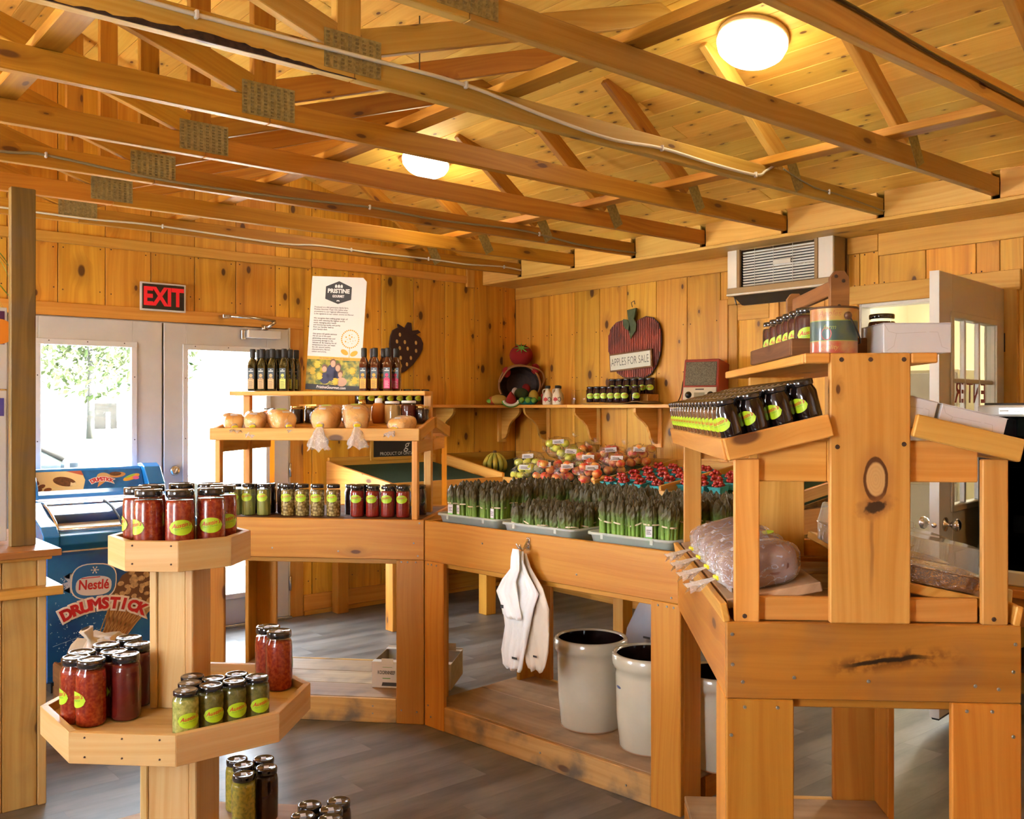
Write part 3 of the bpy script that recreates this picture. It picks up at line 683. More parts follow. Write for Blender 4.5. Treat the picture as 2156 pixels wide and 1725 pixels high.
abox('jamb', (XR - .005, 3.012, 0), (XR + .1, 3.028, 2.125), WHITE_T, tr5); abox('jamb', (XR - .005, 2.205, 0), (XR + .1, 2.222, 2.125), WHITE_T, tr5); abox('jamb_head', (XR - .005, 2.222, 2.105), (XR + .1, 3.012, 2.125), WHITE_T, tr5)
wr.name = 'wall_right'
# room beyond
CREAM = plain('cream_wall', (.66, .60, .44), .7)
wf = struct('wall_beyond'); abox('side', (XR + .1, 4.3, 0), (8.4, 4.35, 2.6), CREAM, wf); abox('far', (8.3, 1.0, 0), (8.35, 2.62, 2.6), CREAM, wf); abox('far', (8.3, 3.45, 0), (8.35, 4.35, 2.6), CREAM, wf); abox('far', (8.3, 2.62, 0), (8.35, 3.45, .75), CREAM, wf); abox('far', (8.3, 2.62, 1.66), (8.35, 3.45, 2.6), CREAM, wf)
abox('side', (XR + .1, 1.0, 0), (8.4, 1.05, 2.6), CREAM, wf); abox('top', (XR + .1, 1.0, 2.55), (8.4, 4.35, 2.6), CREAM, wf); abox('bottom', (XR + .08, 1.0, -.05), (8.4, 4.35, 0), FLOOR, wf)
w4 = struct('window_2')
for a, c in (((8.27, 2.58, .72), (8.31, 3.49, .78)), ((8.27, 2.58, 1.64), (8.31, 3.49, 1.72)), ((8.27, 2.58, .72), (8.31, 2.66, 1.7)), ((8.27, 3.41, .72), (8.31, 3.49, 1.7)), ((8.28, 3.02, .75), (8.30, 3.05, 1.66))): abox('frame', a, c, WHITE_T, w4)
abox('pane', (8.315, 2.66, .77), (8.32, 3.42, 1.65), GLASS, w4)
light('fill_beyond', 'POINT', (6.9, 2.9, 2.3), 60, (1, .9, .7)).data.shadow_soft_size = .15  # added light without a fitting, brightens the room beyond
t = thing('whiteboard', 'glossy white board glimpsed through the inner doorway', 'board', (6.9, 4.28, 1.7)); abox('panel', (6.35, 4.27, 1.35), (7.15, 4.295, 2.12), plain('melamine', (.80, .80, .74), .15), t); abox('rim', (6.34, 4.265, 1.33), (7.16, 4.297, 1.35), STEEL, t)
t = thing('bottle', 'slim green bottle glimpsed through the inner doorway', 'bottle', (6.2, 2.95, 1.62)); obj('body', lathemesh([(0, 0), (.032, 0), (.033, .17), (.012, .24), (.012, .29), (0, .29)], 14), plain('green_glass', (.25, .38, .03), .1, coat=1), T(6.2, 2.95, 1.75), t); obj('cap', lathemesh([(.014, .28), (.014, .32), (0, .32)], 10), plain('pink_cap', (.6, .3, .3), .5), T(6.2, 2.95, 1.75), t)
t = thing('shelf_unit', 'cream cupboard beyond the inner doorway', 'cupboard', (6.3, 3.0, 0)); abox('carcass', (6.05, 2.80, 0), (6.35, 3.12, 1.75), CREAM, t); abox('door', (6.03, 2.81, .05), (6.05, 3.11, 1.0), WHITE, t); abox('door', (6.03, 2.81, 1.02), (6.05, 3.11, 1.73), WHITE, t); obj('knob', blob(.03, 2), STEEL, T(6.0, 2.84, .92), t)
# white half glazed door standing open at right angles to the wall
def ajar_door():
    d = struct('door_4')
    h = V((5.24, 2.205, 0)); f = V((4.30, 2.10, 0)); L_ = (f - h).length; x = (f - h).normalized(); Q = frame(h, x, V((0, 0, 1)).cross(x), UP)
    DW = plain('white_door_shade', (.46, .40, .27), .4)  # white door coloured tan, the shade on its face put into the colour
    def b(n, a, c, m=DW, p=d): return abox(n, a, c, m, p, Q)
    T0, T1 = -.022, .022; zb, zt = .07, 2.136; g0, g1, gz0, gz1 = .15, L_ - .17, 1.04, 1.93
    b('stile', (0, T0, zb), (g0, T1, zt)); b('stile', (g1, T0, zb), (L_, T1, zt), DW); b('rail', (g0, T0, gz1), (g1, T1, zt)); b('rail', (g0, T0, zb), (g1, T1, gz0))
    b('edge', (L_, T0, zb), (L_ + .002, T1, zt), WHITE_T)
    b('pane', (g0, -.003, gz0), (g1, .003, gz1), GLASS)
    for s in (T0 - .01, T1):
        for a, c in (((g0 - .03, s, gz0 - .03), (g0, s + .01, gz1 + .03)), ((g1, s, gz0 - .03), (g1 + .03, s + .01, gz1 + .03)), ((g0 - .03, s, gz1), (g1 + .03, s + .01, gz1 + .03)), ((g0 - .03, s, gz0 - .03), (g1 + .03, s + .01, gz0))): b('bead', a, c)
        for z0, z1, a0, a1 in ((.2, .82, .17, .43), (.2, .82, .5, .76)): b('raised_panel', (a0, s + .003, z0), (a1, s + .009, z1))
    for i in (1, 2): b('muntin', (g0 + (g1 - g0) * i / 3 - .011, -.012, gz0), (g0 + (g1 - g0) * i / 3 + .011, .012, gz1), WHITE_T)
    for i in (1, 2): b('muntin', (g0, -.0115, gz0 + (gz1 - gz0) * i / 3 - .011), (g1, .0115, gz0 + (gz1 - gz0) * i / 3 + .011), DW)
    
    text('lettering', 'ENTER', .15, Q @ frame((.47, .005, 1.575), V((1, 0, 0)), V((0, 0, 1)), V((0, -1, 0))) @ S(1.0, 1.0, 1), plain('sign_red', (.25, .02, .015), .5), d, bold=.003)
    for s in (1, -1):
        k = obj('knob', lathemesh([(.033, 0), (.033, .006), (.011, .012), (.011, .03), (.022, .036), (.03, .05), (.028, .062), (.016, .07), (0, .071)], 20), STEEL, Q @ T(L_ - .07, s * .022, .96) @ RX(-s * PI / 2), d)
    obj('latch', lathemesh([(0, 0), (.012, 0), (.012, .004), (0, .004)], 12), STEEL, Q @ T(L_ + .002, 0, .96) @ RY(PI / 2), d)
    for z in (.3, 1.1, 1.85): obj('hinge', lathemesh([(.01, -.05), (.01, .05)], 10), BLACKM, Q @ T(-.004, .026, z), d)
    b('sweep', (.01, T0 + .004, zb - .012), (L_ - .01, T1 - .004, zb), BLACKM)
ajar_door()

# ------------------------------------------------------------- heater over the pine doors
def heater():
    q = frame((5.24, 3.48, 2.385), V((0, -1, 0)), V((0, 0, 1)), V((-1, 0, 0)))       # x along wall to the right, y up, z out
    t = thing('wall_heater', 'long silver electric heater high on the right wall', 'heater', q)
    BR = plain('heater_brown', (.30, .19, .08), .4, metal=.4); CH = plain('heater_chrome', (.74, .70, .60), .35, metal=.35)
    W, H, D = .77, .30, .17
    def b(n, a, c, m, p=t): return abox(n, a, c, m, p, q)
    b('case', (-W / 2, -H / 2 + .04, -.02), (W / 2, H / 2, .03), BR); b('top_panel', (-W / 2, H / 2 - .012, .03), (W / 2, H / 2, D - .02), BR); b('end_panel', (W / 2 - .015, -H / 2, .0), (W / 2, H / 2, D - .02), BR); b('end_panel', (-W / 2, -H / 2, 0), (-W / 2 + .015, H / 2, D - .02), BR)
    b('slat_shade', (-W / 2 + .02, -H / 2 + .05, .032), (W / 2 - .02, H / 2 - .02, .036), BLACKM)  # matte black sheet stands in for the shade between the slats
    tube('element', [q @ V((-W / 2 + .1, .02, .07)), q @ V((W / 2 - .1, .02, .07))], .012, STEEL, t)
    b('cheek', (-W / 2, -H / 2 + .02, D - .03), (-W / 2 + .075, H / 2, D - .01), CH); b('cheek', (W / 2 - .10, -H / 2 + .02, D - .03), (W / 2, H / 2, D - .01), CH)
    b('post', (-W / 2 + .075, -H / 2 + .02, D - .03), (-W / 2 + .10, H / 2, D - .006), BR); b('post', (W / 2 - .125, -H / 2 + .02, D - .03), (W / 2 - .10, H / 2, D - .006), BR)
    b('sill', (-W / 2, -H / 2 + .01, D - .05), (W / 2, -H / 2 + .05, D), BR); b('chrome_strip', (-W / 2, -H / 2, D - .03), (W / 2, -H / 2 + .012, D + .004), CH)
    prism('underside', [(0, 0), (D - .03, 0), (.03, -.06), (0, -.06)], W - .04, q @ frame((0, -H / 2 + .01, 0), V((0, 0, 1)), V((0, 1, 0)), V((-1, 0, 0))), BLACKM, t)
    for i in range(13):
        y = -H / 2 + .062 + i * .0175; obj('slat', boxmesh(W - .22, .011, .002, CH, .0003), CH, q @ T(0, y, D - .03) @ RX(.5), t)
    for x in (-.18, -.04, .10): b('grille_wire', (x, -H / 2 + .05, D - .022), (x + .003, H / 2 - .01, D - .019), CH)
    b('badge', (-.04, .02, D - .024), (.09, .05, D - .016), CH)
    tube('cord', [q @ V(p) for p in spline([(-W / 2 - .004, -.02, .06), (-W / 2 - .02, -.1, .07), (-W / 2, -.2, .06)], 5)], .004, BLACK, t)
heater()
# ------------------------------------------------------------- jars and bottles
class Proto:
    """first put() moves the built thing itself, later ones copy it with its parts"""
    def __init__(s, root): s.root = root; s.used = False; index_kids(root)
    def put(s, M, label, group=None, cat=None):
        if not s.used:
            s.used = True; o = s.root; o.matrix_basis = M
        else: o = dup(s.root, M)
        o['label'] = label
        if group: o['group'] = group
        elif 'group' in o: del o['group']
        return o
def content(name, c1, c2, scale, vor=False, stretch=1, rough=.25):
    m, nt, p = newmat(name); N = nt.nodes.new; L = nt.links.new
    tc = N('ShaderNodeTexCoord'); mp = N('ShaderNodeMapping'); mp.inputs['Scale'].default_value = (1, 1, stretch); L(tc.outputs['Object'], mp.inputs[0])
    oi = N('ShaderNodeObjectInfo'); L(oi.outputs['Random'], mp.inputs['Location']) if False else None
    if vor: n = N('ShaderNodeTexVoronoi'); n.inputs['Scale'].default_value = scale; o = n.outputs['Distance']; lo, hi = .05, .65
    else: n = N('ShaderNodeTexNoise'); n.inputs['Scale'].default_value = scale; n.inputs['Detail'].default_value = 5; o = n.outputs[0]; lo, hi = .40, .68
    L(mp.outputs[0], n.inputs['Vector'])
    mr = N('ShaderNodeMapRange'); mr.inputs[1].default_value = lo; mr.inputs[2].default_value = hi; L(o, mr.inputs[0])
    mx = N('ShaderNodeMix'); mx.data_type = 'RGBA'; mx.inputs[6].default_value = (*c1, 1); mx.inputs[7].default_value = (*c2, 1); L(mr.outputs[0], mx.inputs[0]); L(mx.outputs[2], p.inputs['Base Color'])
    p.inputs['Roughness'].default_value = rough
    return m
C_SALSA = content('salsa', (.20, .012, .005), (.33, .045, .010), 110)
C_RED = content('red_sauce', (.20, .010, .006), (.26, .020, .008), 90)
C_DARKRED = content('beet_red', (.085, .006, .005), (.12, .010, .007), 30)
C_JAM = content('dark_jam', (.016, .005, .006), (.03, .008, .008), 30)
C_BLACK = content('black_jam', (.005, .003, .004), (.010, .004, .004), 30, rough=.12); C_DKPLUM = content('plum_jam', (.045, .006, .008), (.07, .009, .010), 30)
C_BROWN = content('apple_butter', (.10, .035, .012), (.16, .06, .02), 30)
C_RELISH = content('relish', (.42, .38, .10), (.18, .20, .04), 90)
C_RELDK = content('dark_relish', (.15, .125, .03), (.075, .075, .018), 90)
C_MUST = content('mustard_relish', (.42, .32, .035), (.20, .20, .03), 90)
C_BEAN = content('pickled_beans', (.26, .25, .045), (.035, .042, .008), 120, stretch=.05)
C_MUSH = content('pickled_mushrooms', (.52, .36, .12), (.12, .07, .015), 70, vor=True)
C_HONEY = content('honey', (.50, .16, .02), (.40, .11, .012), 12); C_CREAM = content('creamed_honey', (.55, .36, .13), (.50, .32, .10), 14)
LID_B = plain('lid_black', (.013, .012, .014), .16, coat=.8); LID_G = plain('lid_gold', (.55, .36, .10), .25, metal=.9); LID_W = plain('lid_white', (.75, .73, .70), .35)
LTXT = textmesh("Austin's", .0165, shear=.3, bold=.0003)
LTX2 = textmesh("Farm Market", .0075)
def wrap(me, R, zc, out=.0012, f=1.0):
    me = me.copy()
    for v in me.vertices:
        x_ = v.co.x * f; z = v.co.y * f + x_ * .16; a = x_ / R
        v.co = ((R + out) * math.cos(a), (R + out) * math.sin(a), zc + z)
    return me
def label_meshes(R, zc, rx, ry):
    bm = bmesh.new(); nx = 12; rows = []
    for i in range(nx + 1):
        u = -1 + 2 * i / nx; a = u * rx / R; h = ry * math.sqrt(max(0, 1 - u * u))
        rows.append([bm.verts.new(((R + .0007) * math.cos(a), (R + .0007) * math.sin(a), zc + h * k)) for k in (-1, 0, 1)])
    for a, b in zip(rows, rows[1:]):
        for k in (0, 1): bm.faces.new((a[k], b[k], b[k + 1], a[k + 1]))
    bmesh.ops.remove_doubles(bm, verts=bm.verts[:], dist=1e-6)
    lb = fin(bm)
    f = rx / .034
    t = wrap(LTXT, R, zc + ry * .30, .0012, f)
    return lb, t, wrap(LTX2, R, zc - ry * .12, .0012, f)
def make_jar(name, R, H, cont, lid=LID_B, label=True, glass=True, seg=24, fill=.82, sticker=False, cat='jar', squat=False, zlab=.40):
    t = thing(name, '-', cat)
    nk = .86 if not squat else .90
    body = [(0, 0), (R * .90, 0), (R * .985, H * .03), (R, H * .07), (R, H * .74), (R * .96, H * .80), (R * nk * .97, H * .86), (R * nk * .95, H * .90)]
    ci = [(0, .002), (R * .88, .002), (R * .955, H * .035), (R * .965, H * .07), (R * .965, H * .74), (R * .93, min(fill, .80) * H), (R * .90, fill * H), (0, fill * H)]
    if not glass:
        m2 = cont
        obj('contents', lathemesh([(0, 0), (R * .9, 0), (R, H * .05), (R, H * .76), (R * nk * .95, H * .86), (R * nk * .95, H * .9)], seg), COATED(cont), None, t)
    else:
        obj('contents', lathemesh(ci, seg), cont, None, t)
        obj('glass', lathemesh(body, seg, cap=False), JARG, None, t)
    l = obj('lid', lathemesh([(R * nk * .9, H * .885), (R * nk * 1.04, H * .885), (R * nk * 1.07, H * .90), (R * nk * 1.07, H * .975), (R * nk * 1.02, H * .995), (R * nk * .9, H), (R * nk * .84, H * .992), (0, H * .992)], seg), lid, None, t)
    if sticker: obj('price_sticker', boxmesh(R * .55, R * .4, .0006, PAPER, 0), PAPER, T(0, 0, H * .9935) @ RZ(.3), l)
    if label:
        rx, ry = min(.034, R * .88), .0215 * min(1, R / .037)
        a, b, c = label_meshes(R, H * zlab, rx, ry)
        la = obj('label', a, YEL, None, t)
        obj('lettering', b, RED, None, la); obj('small_lettering', c, GRN, None, la)
    return t
_CO = {}
def COATED(m):
    if m not in _CO:
        c = m.copy(); c.name = m.name + '_behind_glass'; p = c.node_tree.nodes['Principled BSDF']; p.inputs['Specular IOR Level'].default_value = .15; p.inputs['Coat Weight'].default_value = 1; p.inputs['Coat Roughness'].default_value = .03; p.inputs['Coat IOR'].default_value = 1.6; _CO[m] = c
    return _CO[m]
def ang(dx, dy): return math.atan2(dy, dx)
TOCAM = ang(-FW.x, -FW.y)

# ------------------------------------------------------------- long wall shelf with brackets
t = thing('wall_shelf', 'long pine shelf on curved brackets around the corner of the room', 'shelf', (XR, YL, 1.5))
abox('shelf_board', (4.98, 4.05, 1.503), (5.258, 5.30, 1.528), W_RACK, t); abox('shelf_board', (4.98, 5.303, 1.503), (5.258, 6.236, 1.528), W_RACK, t); abox('shelf_board', (3.20, 5.96, 1.503), (4.977, 6.236, 1.528), W_RACK, t)
prof = [(0, 0), (.235, 0), (.235, -.030), (.222, -.050), (.19, -.075), (.145, -.10), (.105, -.135), (.085, -.175), (.075, -.21), (.055, -.245), (.02, -.262), (0, -.262)]
for yb in (5.83, 5.245, 4.62):
    prism('bracket', prof, .024, frame((XR - .02, yb, 1.502), V((-1, 0, 0)), V((0, 0, 1)), V((0, 1, 0))), W_RACK, t, .0015)
    abox('bracket_back', (XR - .02, yb - .045, 1.215), (XR, yb + .045, 1.50), W_RACK, t)
for xb in (5.10, 4.42, 3.75):
    prism('bracket', prof, .024, frame((xb, YL - .02, 1.502), V((0, -1, 0)), V((0, 0, 1)), V((-1, 0, 0)) * -1 if False else V((0, -1, 0)).cross(V((0, 0, 1)))), W_RACK, t, .0015)
    abox('bracket_back', (xb - .045, YL - .02, 1.215), (xb + .045, YL, 1.50), W_RACK, t)

# ------------------------------------------------------------- produce counters along both walls
FELT = plain('green_felt', (.012, .05, .018), .95, noise=.4, nscale=120)
def prod_counter():
    t = thing('produce_counter', 'pine produce counter along the right wall with sloped trays of fruit', 'counter', (4.39, 4.6, 0))
    abox('front_board', (4.385, 2.95, .815), (4.410, 5.35, 1.0), W_RACK, t)
    board('tray_bed', (4.41, 4.10, .955), (5.235, 4.10, 1.065), 2.3, .02, (0, 1, 0), FELT, t)
    board('tray_bed', (4.41, 5.74, .955), (5.235, 5.74, 1.065), .96, .02, (0, 1, 0), FELT, t)
    abox('back_rail', (XR - .03, 2.95, 1.0), (XR - .001, 6.2, 1.135), W_TRIM, t); abox('back_rail', (4.47, YL - .03, 1.0), (5.225, YL - .001, 1.135), W_TRIM, t)
    for y in (2.96, 3.85, 3.30, 4.42):
        board('divider', (4.40, y, .985), (5.225, y, 1.095), .085, .02, UP, W_RACK, t)
    for x, y in ((4.44, 3.0), (4.44, 4.2), (4.44, 5.3), (5.18, 3.0), (5.18, 4.4), (5.18, 6.1)): abox('leg', (x - .045, y - .045, 0), (x + .045, y + .045, .90), W_CTR, t)
    abox('joist', (4.42, 2.97, .80), (5.2, 3.01, .94), W_CTR, t); abox('joist', (4.42, 4.6, .80), (5.2, 4.64, .94), W_CTR, t)
    t = thing('produce_counter', 'pine produce counter along the door wall with empty green felt trays', 'counter', (3.9, 5.35, 0))
    abox('front_board', (3.44, 5.345, .815), (4.384, 5.37, 1.0), W_RACK, t)
    board('tray_bed', (3.90, 5.37, .955), (3.90, 6.215, 1.065), .94, .02, (1, 0, 0), FELT, t)
    abox('back_rail', (3.44, YL - .03, 1.0), (4.40, YL - .001, 1.135), W_TRIM, t)
    prism('end_board', [(5.345, .815), (6.21, .815), (6.21, 1.11), (5.345, 1.0)], .024, frame((3.43, 0, 0), V((0, 1, 0)), V((0, 0, 1)), V((1, 0, 0))), W_RACK, t)
    board('divider', (4.40, 5.36, .985), (4.46, 6.2, 1.098), .085, .025, UP, W_RACK, t)
    for x in (3.5, 4.3):
        for y in (5.42, 6.15): abox('leg', (x - .045, y - .045, 0), (x + .045, y + .045, .90), W_CTR, t)
    for x in (3.6, 4.2): abox('joist', (x, 5.38, .82), (x + .04, 6.2, .94), W_CTR, t)
prod_counter()
def bed(x): return .965 + (x - 4.41) * .1333     # felt height on the right-wall counter
# --- apples
def apple_mesh(r):
    return blob(r, 2, lambda c: V((c.x * (1 + .0), c.y, c.z * .9 - (.22 * r if c.z > .8 * r else 0) * ((c.z / r - .8) / .2))))
def apple_mat(name, c1, c2):
    m = content(name, c1, c2, 22, rough=.3); m.node_tree.nodes['Principled BSDF'].inputs['Coat Weight'].default_value = .3; return m
AG = apple_mat('apple_green', (.55, .56, .05), (.68, .58, .08)); AR = apple_mat('apple_red', (.60, .035, .022), (.74, .40, .07)); ARY = apple_mat('apple_blush', (.74, .42, .07), (.62, .07, .03))
AM = apple_mesh(.036)
STEMM = tubemesh([(0, 0, .026), (.002, 0, .038), (.005, 0, .046)], .0016, 5); BRN = plain('stem_brown', (.10, .05, .02), .8)
def apple_proto(mat, nm):
    t = thing('apple', '-', 'apple'); m = AM.copy(); obj('flesh', m, mat, None, t); obj('stem', STEMM.copy(), BRN, None, t); return Proto(t)
PA = {'g': apple_proto(AG, 'g'), 'r': apple_proto(AR, 'r'), 'b': apple_proto(ARY, 'b')}
BAGM = thin('apple_bag', (.99, .99, .99), ior=1.3, haze=.01, rough=.08, bump=30, streak=11)
def apple_bag(x, y, dz, kind, n, label, glabel, sx=.13, sy=.11, sz=.085, yaw=0, ticket=True):
    z0 = bed(x) + dz
    q = T(x, y, z0 + sz) @ RZ(yaw)
    t = thing('apple_bag', label, 'bag', q)
    rnd = random.Random(int(x * 977 + y * 313 + dz * 71))
    def f(c):
        k = 1 + .13 * math.sin(c.x * 9 + x * 7) * math.sin(c.y * 8 + y * 5) + rnd.uniform(-.05, .05)
        return V((c.x * sx * k, c.y * sy * k, max(c.z * sz * k, -sz + .001)))
    obj('film', blob(1, 3, f), BAGM, q, t)
    tw = q @ T(sx * .55, -sy * .5, sz * .72) @ RY(.6)
    obj('twist', lathemesh([(.010, 0), (.005, .018), (.016, .035), (.030, .055), (.022, .06)], 9, cap=False), BAGM, tw, t)
    if ticket:
        n_ = V((-.62, -.50, .62)).normalized(); x_ = V((.50, -.62, 0)).normalized() * 1.0; x_ = (x_ + UP * rnd.uniform(-.2, .2)).normalized(); x_ = (x_ - n_ * x_.dot(n_)).normalized()
        tq = frame(V((x, y, z0 + sz)) + V((n_.x * sx * .92, n_.y * sy * .92, n_.z * sz * .98)), x_, n_.cross(x_), n_)
        tk = obj('ticket', boxmesh(.085, .04, .0008, PAPER, 0), PAPER, tq, t)
        flats('print', [[(-.03, -.004 + k), (.03 - .012 * (k > 0), -.004 + k), (.03 - .012 * (k > 0), .001 + k), (-.03, .001 + k)] for k in (-.009, .002)], tq @ T(0, 0, .0008), INK, tk)
    spots = []
    tries = 0
    while len(spots) < n and tries < 400:
        tries += 1
        p = V((rnd.uniform(-1, 1) * (sx - .036), rnd.uniform(-1, 1) * (sy - .036), rnd.choice((-sz + .034, -sz + .034 + .05, -sz + .034 + .088))))
        e = (p.x / (sx - .01)) ** 2 + (p.y / (sy - .01)) ** 2 + (max(p.z, 0) / sz) ** 2
        if e < 1 and all((p - s).length > .060 for s in spots): spots.append(p)
    for p in spots:
        k = kind if len(kind) == 1 else rnd.choice(kind)
        PA[k].put(q @ T(p) @ RZ(rnd.random() * 6) @ RX(rnd.uniform(-.8, .8)) @ S(rnd.uniform(.93, 1.05)), glabel, glabel)
apple_bag(4.92, 5.30, .08, 'g', 8, 'bag of green apples heaped topmost in the corner of the produce counter', 'green apple in the topmost bag of the heap')
apple_bag(4.72, 5.42, .0, 'g', 9, 'bag of green apples at the left front of the heap', 'yellow green apple in the bag at the left front of the heap')
apple_bag(4.52, 5.22, .0, 'g', 7, 'bag of yellow green apples lying lowest by the front board', 'yellow green apple in the lowest bag by the front board', sz=.06)
apple_bag(4.88, 5.12, .02, 'g', 9, 'bag of green apples just left of the red apple bags', 'green apple in the bag beside the red apples')
apple_bag(5.05, 5.20, .02, 'b', 7, 'bag of blushed apples behind the green heap by the wall', 'blushed apple in the bag behind the green heap', ticket=False)
rb = [(4.54, 5.03, 0), (4.54, 4.80, 0), (4.54, 4.56, 0), (4.78, 4.84, .02), (4.80, 4.58, .02), (5.04, 4.87, .03), (5.05, 4.60, .04)]
rl = ['front row, at the left end', 'front row, in the middle', 'front row, next to the tomato tray divider', 'middle row, at the left', 'middle row, at the right', 'back row by the wall, at the left', 'back row by the wall, at the right']
for (x, y, dz), l in zip(rb, rl):
    apple_bag(x, y, dz, 'rb', 8, 'ticketed bag of red apples, ' + l, 'red apple in the bag of the ' + l, yaw=.3, sx=.125, sy=.11, sz=.075)
# --- bananas in the corner
BAN = plain('banana_skin', (.55, .40, .05), .5, noise=.5, nscale=14, col2=(.30, .30, .04))
t = thing('banana_bunch', 'small bunch of greenish bananas on the felt in the corner tray', 'bananas', (4.66, 5.78, bed(4.66)))
for i in range(5):
    a = R_(-60 + i * 30); d = V((math.cos(a - 2.2), math.sin(a - 2.2), 0)); b = V((4.66, 5.78, bed(4.66) + .02))
    pts = [b + d * .02 + UP * .13, b + d * .06 + UP * .10, b + d * .09 + UP * .05, b + d * .085 + UP * .0, b + d * .06 + UP * -.012]
    tube('banana', spline(pts, 4), .019, BAN, t, 7, taper=[.35] + [.75, .95] + [1.0] * 12 + [.8, .4] if False else [max(.3, math.sin(PI * min(.97, .12 + .85 * k / 16))) for k in range(17)])
obj('crown', lathemesh([(.02, 0), (.012, .03), (0, .032)], 8), BRN, T(4.66, 5.78, bed(4.66) + .14), t)
# --- cherry tomatoes in teal punnets
TEAL = plain('teal_pulp', (.05, .36, .36), .85, noise=.25, nscale=90, bump=.3)
def punnet_proto():
    t = thing('punnet', '-', 'punnet'); w, w2, h = .043, .036, .045
    bm = bmesh.new()
    def ring(r, z): return [bm.verts.new((sx * r, sy * r, z)) for sx, sy in ((-1, -1), (1, -1), (1, 1), (-1, 1))]
    rs = [ring(w2 - .002, .003), ring(w - .003, h), ring(w + .004, h), ring(w + .004, h - .005), ring(w, h - .006), ring(w2, 0)]
    for a, b in zip(rs, rs[1:]):
        for i in range(4): bm.faces.new((a[i], a[(i + 1) % 4], b[(i + 1) % 4], b[i]))
    bm.faces.new(rs[0]); bm.faces.new(rs[-1][::-1]); bmesh.ops.recalc_face_normals(bm, faces=bm.faces[:]); obj('basket', fin(bm), TEAL, None, t); return Proto(t)
PU = punnet_proto()
TOMM = plain('tomato_skin', (.46, .016, .010), .15, coat=.6, noise=.25, nscale=9)
def tom_proto(r, name, cat):
    t = thing(name, '-', cat); obj('fruit', blob(r, 2, lambda c: V((c.x, c.y, c.z * .92))), TOMM, None, t)
    st = [(0, 0)]
    obj('calyx', flatmesh([(r * .30 * (1 if i % 2 == 0 else .35) * math.cos(i * PI / 5), r * .30 * (1 if i % 2 == 0 else .35) * math.sin(i * PI / 5)) for i in range(10)]), GRN, T(0, 0, r * .925), t); return Proto(t)
CT = tom_proto(.0145, 'cherry_tomato', 'tomato')
tilt = math.atan(.1333)
rows = [(4.475, (4.315, 4.19, 4.05, 3.90)), (4.60, (4.325, 4.20, 4.065, 3.915)), (4.725, (4.33, 4.20, 4.07, 3.92)), (4.85, (4.32, 4.19, 4.06, 3.91)), (4.975, (4.33, 4.20, 4.07, 3.92)), (4.56, (3.74, 3.62, 3.50)), (4.70, (3.74, 3.62, 3.50)), (4.84, (3.74, 3.62, 3.48))]
RN = ['front row of the left tomato tray', 'second row of the left tomato tray', 'third row of the left tomato tray', 'fourth row of the left tomato tray', 'back row of the left tomato tray', 'front row of the right tomato tray', 'middle row of the right tomato tray', 'back row of the right tomato tray']
rnd = random.Random(3)
for (x, ys), rn in zip(rows, RN):
    for i, y in enumerate(ys):
        q = T(x, y + .03, bed(x) + .008) @ RY(-tilt)
        pos = ('leftmost', 'second', 'third', 'fourth')[i] if len(ys) == 4 else ('left', 'middle', 'right')[i]
        PU.put(q, f'teal punnet of cherry tomatoes, {pos} one in the {rn}', 'teal tomato punnets')
        for k in range(9):
            a = k * 2.4; rr = .009 + .0085 * math.sqrt(k) if k else 0
            p = V((max(-.027, min(.027, rr * math.cos(a))), max(-.027, min(.027, rr * math.sin(a))), .042 + rnd.uniform(.0, .012) + (.018 if k < 3 else 0)))
            CT.put(q @ T(p) @ RX(rnd.uniform(-1.2, 1.2)) @ RZ(rnd.random() * 6), f'cherry tomato in the {pos} punnet of the {rn}', f'cherry tomatoes in the {pos} punnet of the {rn}')
# --- big field tomatoes
BT = tom_proto(.045, 'tomato', 'tomato')
for i, (x, y) in enumerate(((4.47, 3.24), (4.48, 3.14), (4.47, 3.04), (4.57, 3.20), (4.58, 3.09), (4.68, 3.16))):
    BT.put(T(x, y, bed(x) + .045) @ RX(.3 * i) @ S(1, 1, .85), 'large red tomato, ' + ORD[i] + ' in the front tray behind the jam rack', 'large tomatoes')

# ------------------------------------------------------------- wall decorations
t = thing('strawberry_cutout', 'dark wooden strawberry cutout with pale seeds on the wall', 'wall decoration', (4.10, 6.22, 1.97))
q = frame((4.11, 6.226, 1.955), V((1, 0, 0)), V((0, 0, 1)), V((0, -1, 0))) @ RZ(-.30)
sb = [(-.155, .06), (-.15, .11), (-.115, .145), (-.06, .155), (0, .14), (.06, .155), (.115, .145), (.15, .11), (.158, .06), (.145, 0), (.11, -.08), (.06, -.15), (.02, -.185), (-.02, -.188), (-.06, -.155), (-.11, -.08), (-.145, 0)]
DKR = plain('stained_dark', (.035, .012, .010), .6)
b = prism('berry', sb, .016, q, DKR, t, .002)
prism('leaf_crown', [(-.10, .135), (-.12, .175), (-.05, .165), (-.035, .22), (-.005, .225), (.02, .17), (.07, .195), (.10, .185), (.06, .15), (.02, .135), (-.04, .14)], .02, q, DKR, t, .002)
SEED = plain('seed_tan', (.55, .33, .10), .6)
for i, (x, y) in enumerate([(-.08, .10), (-.09, .04), (-.02, .06), (.08, .09), (-.05, 0), (.02, .02), (.10, .03), (-.02, -.07), (.07, -.04), (.05, -.10), (.0, -.13), (-.035, -.11)]):
    obj('seed', prismmesh(ell(0, 0, .010, .016, 10), .004), SEED, q @ T(x, y, .009) @ RZ(.4), t)
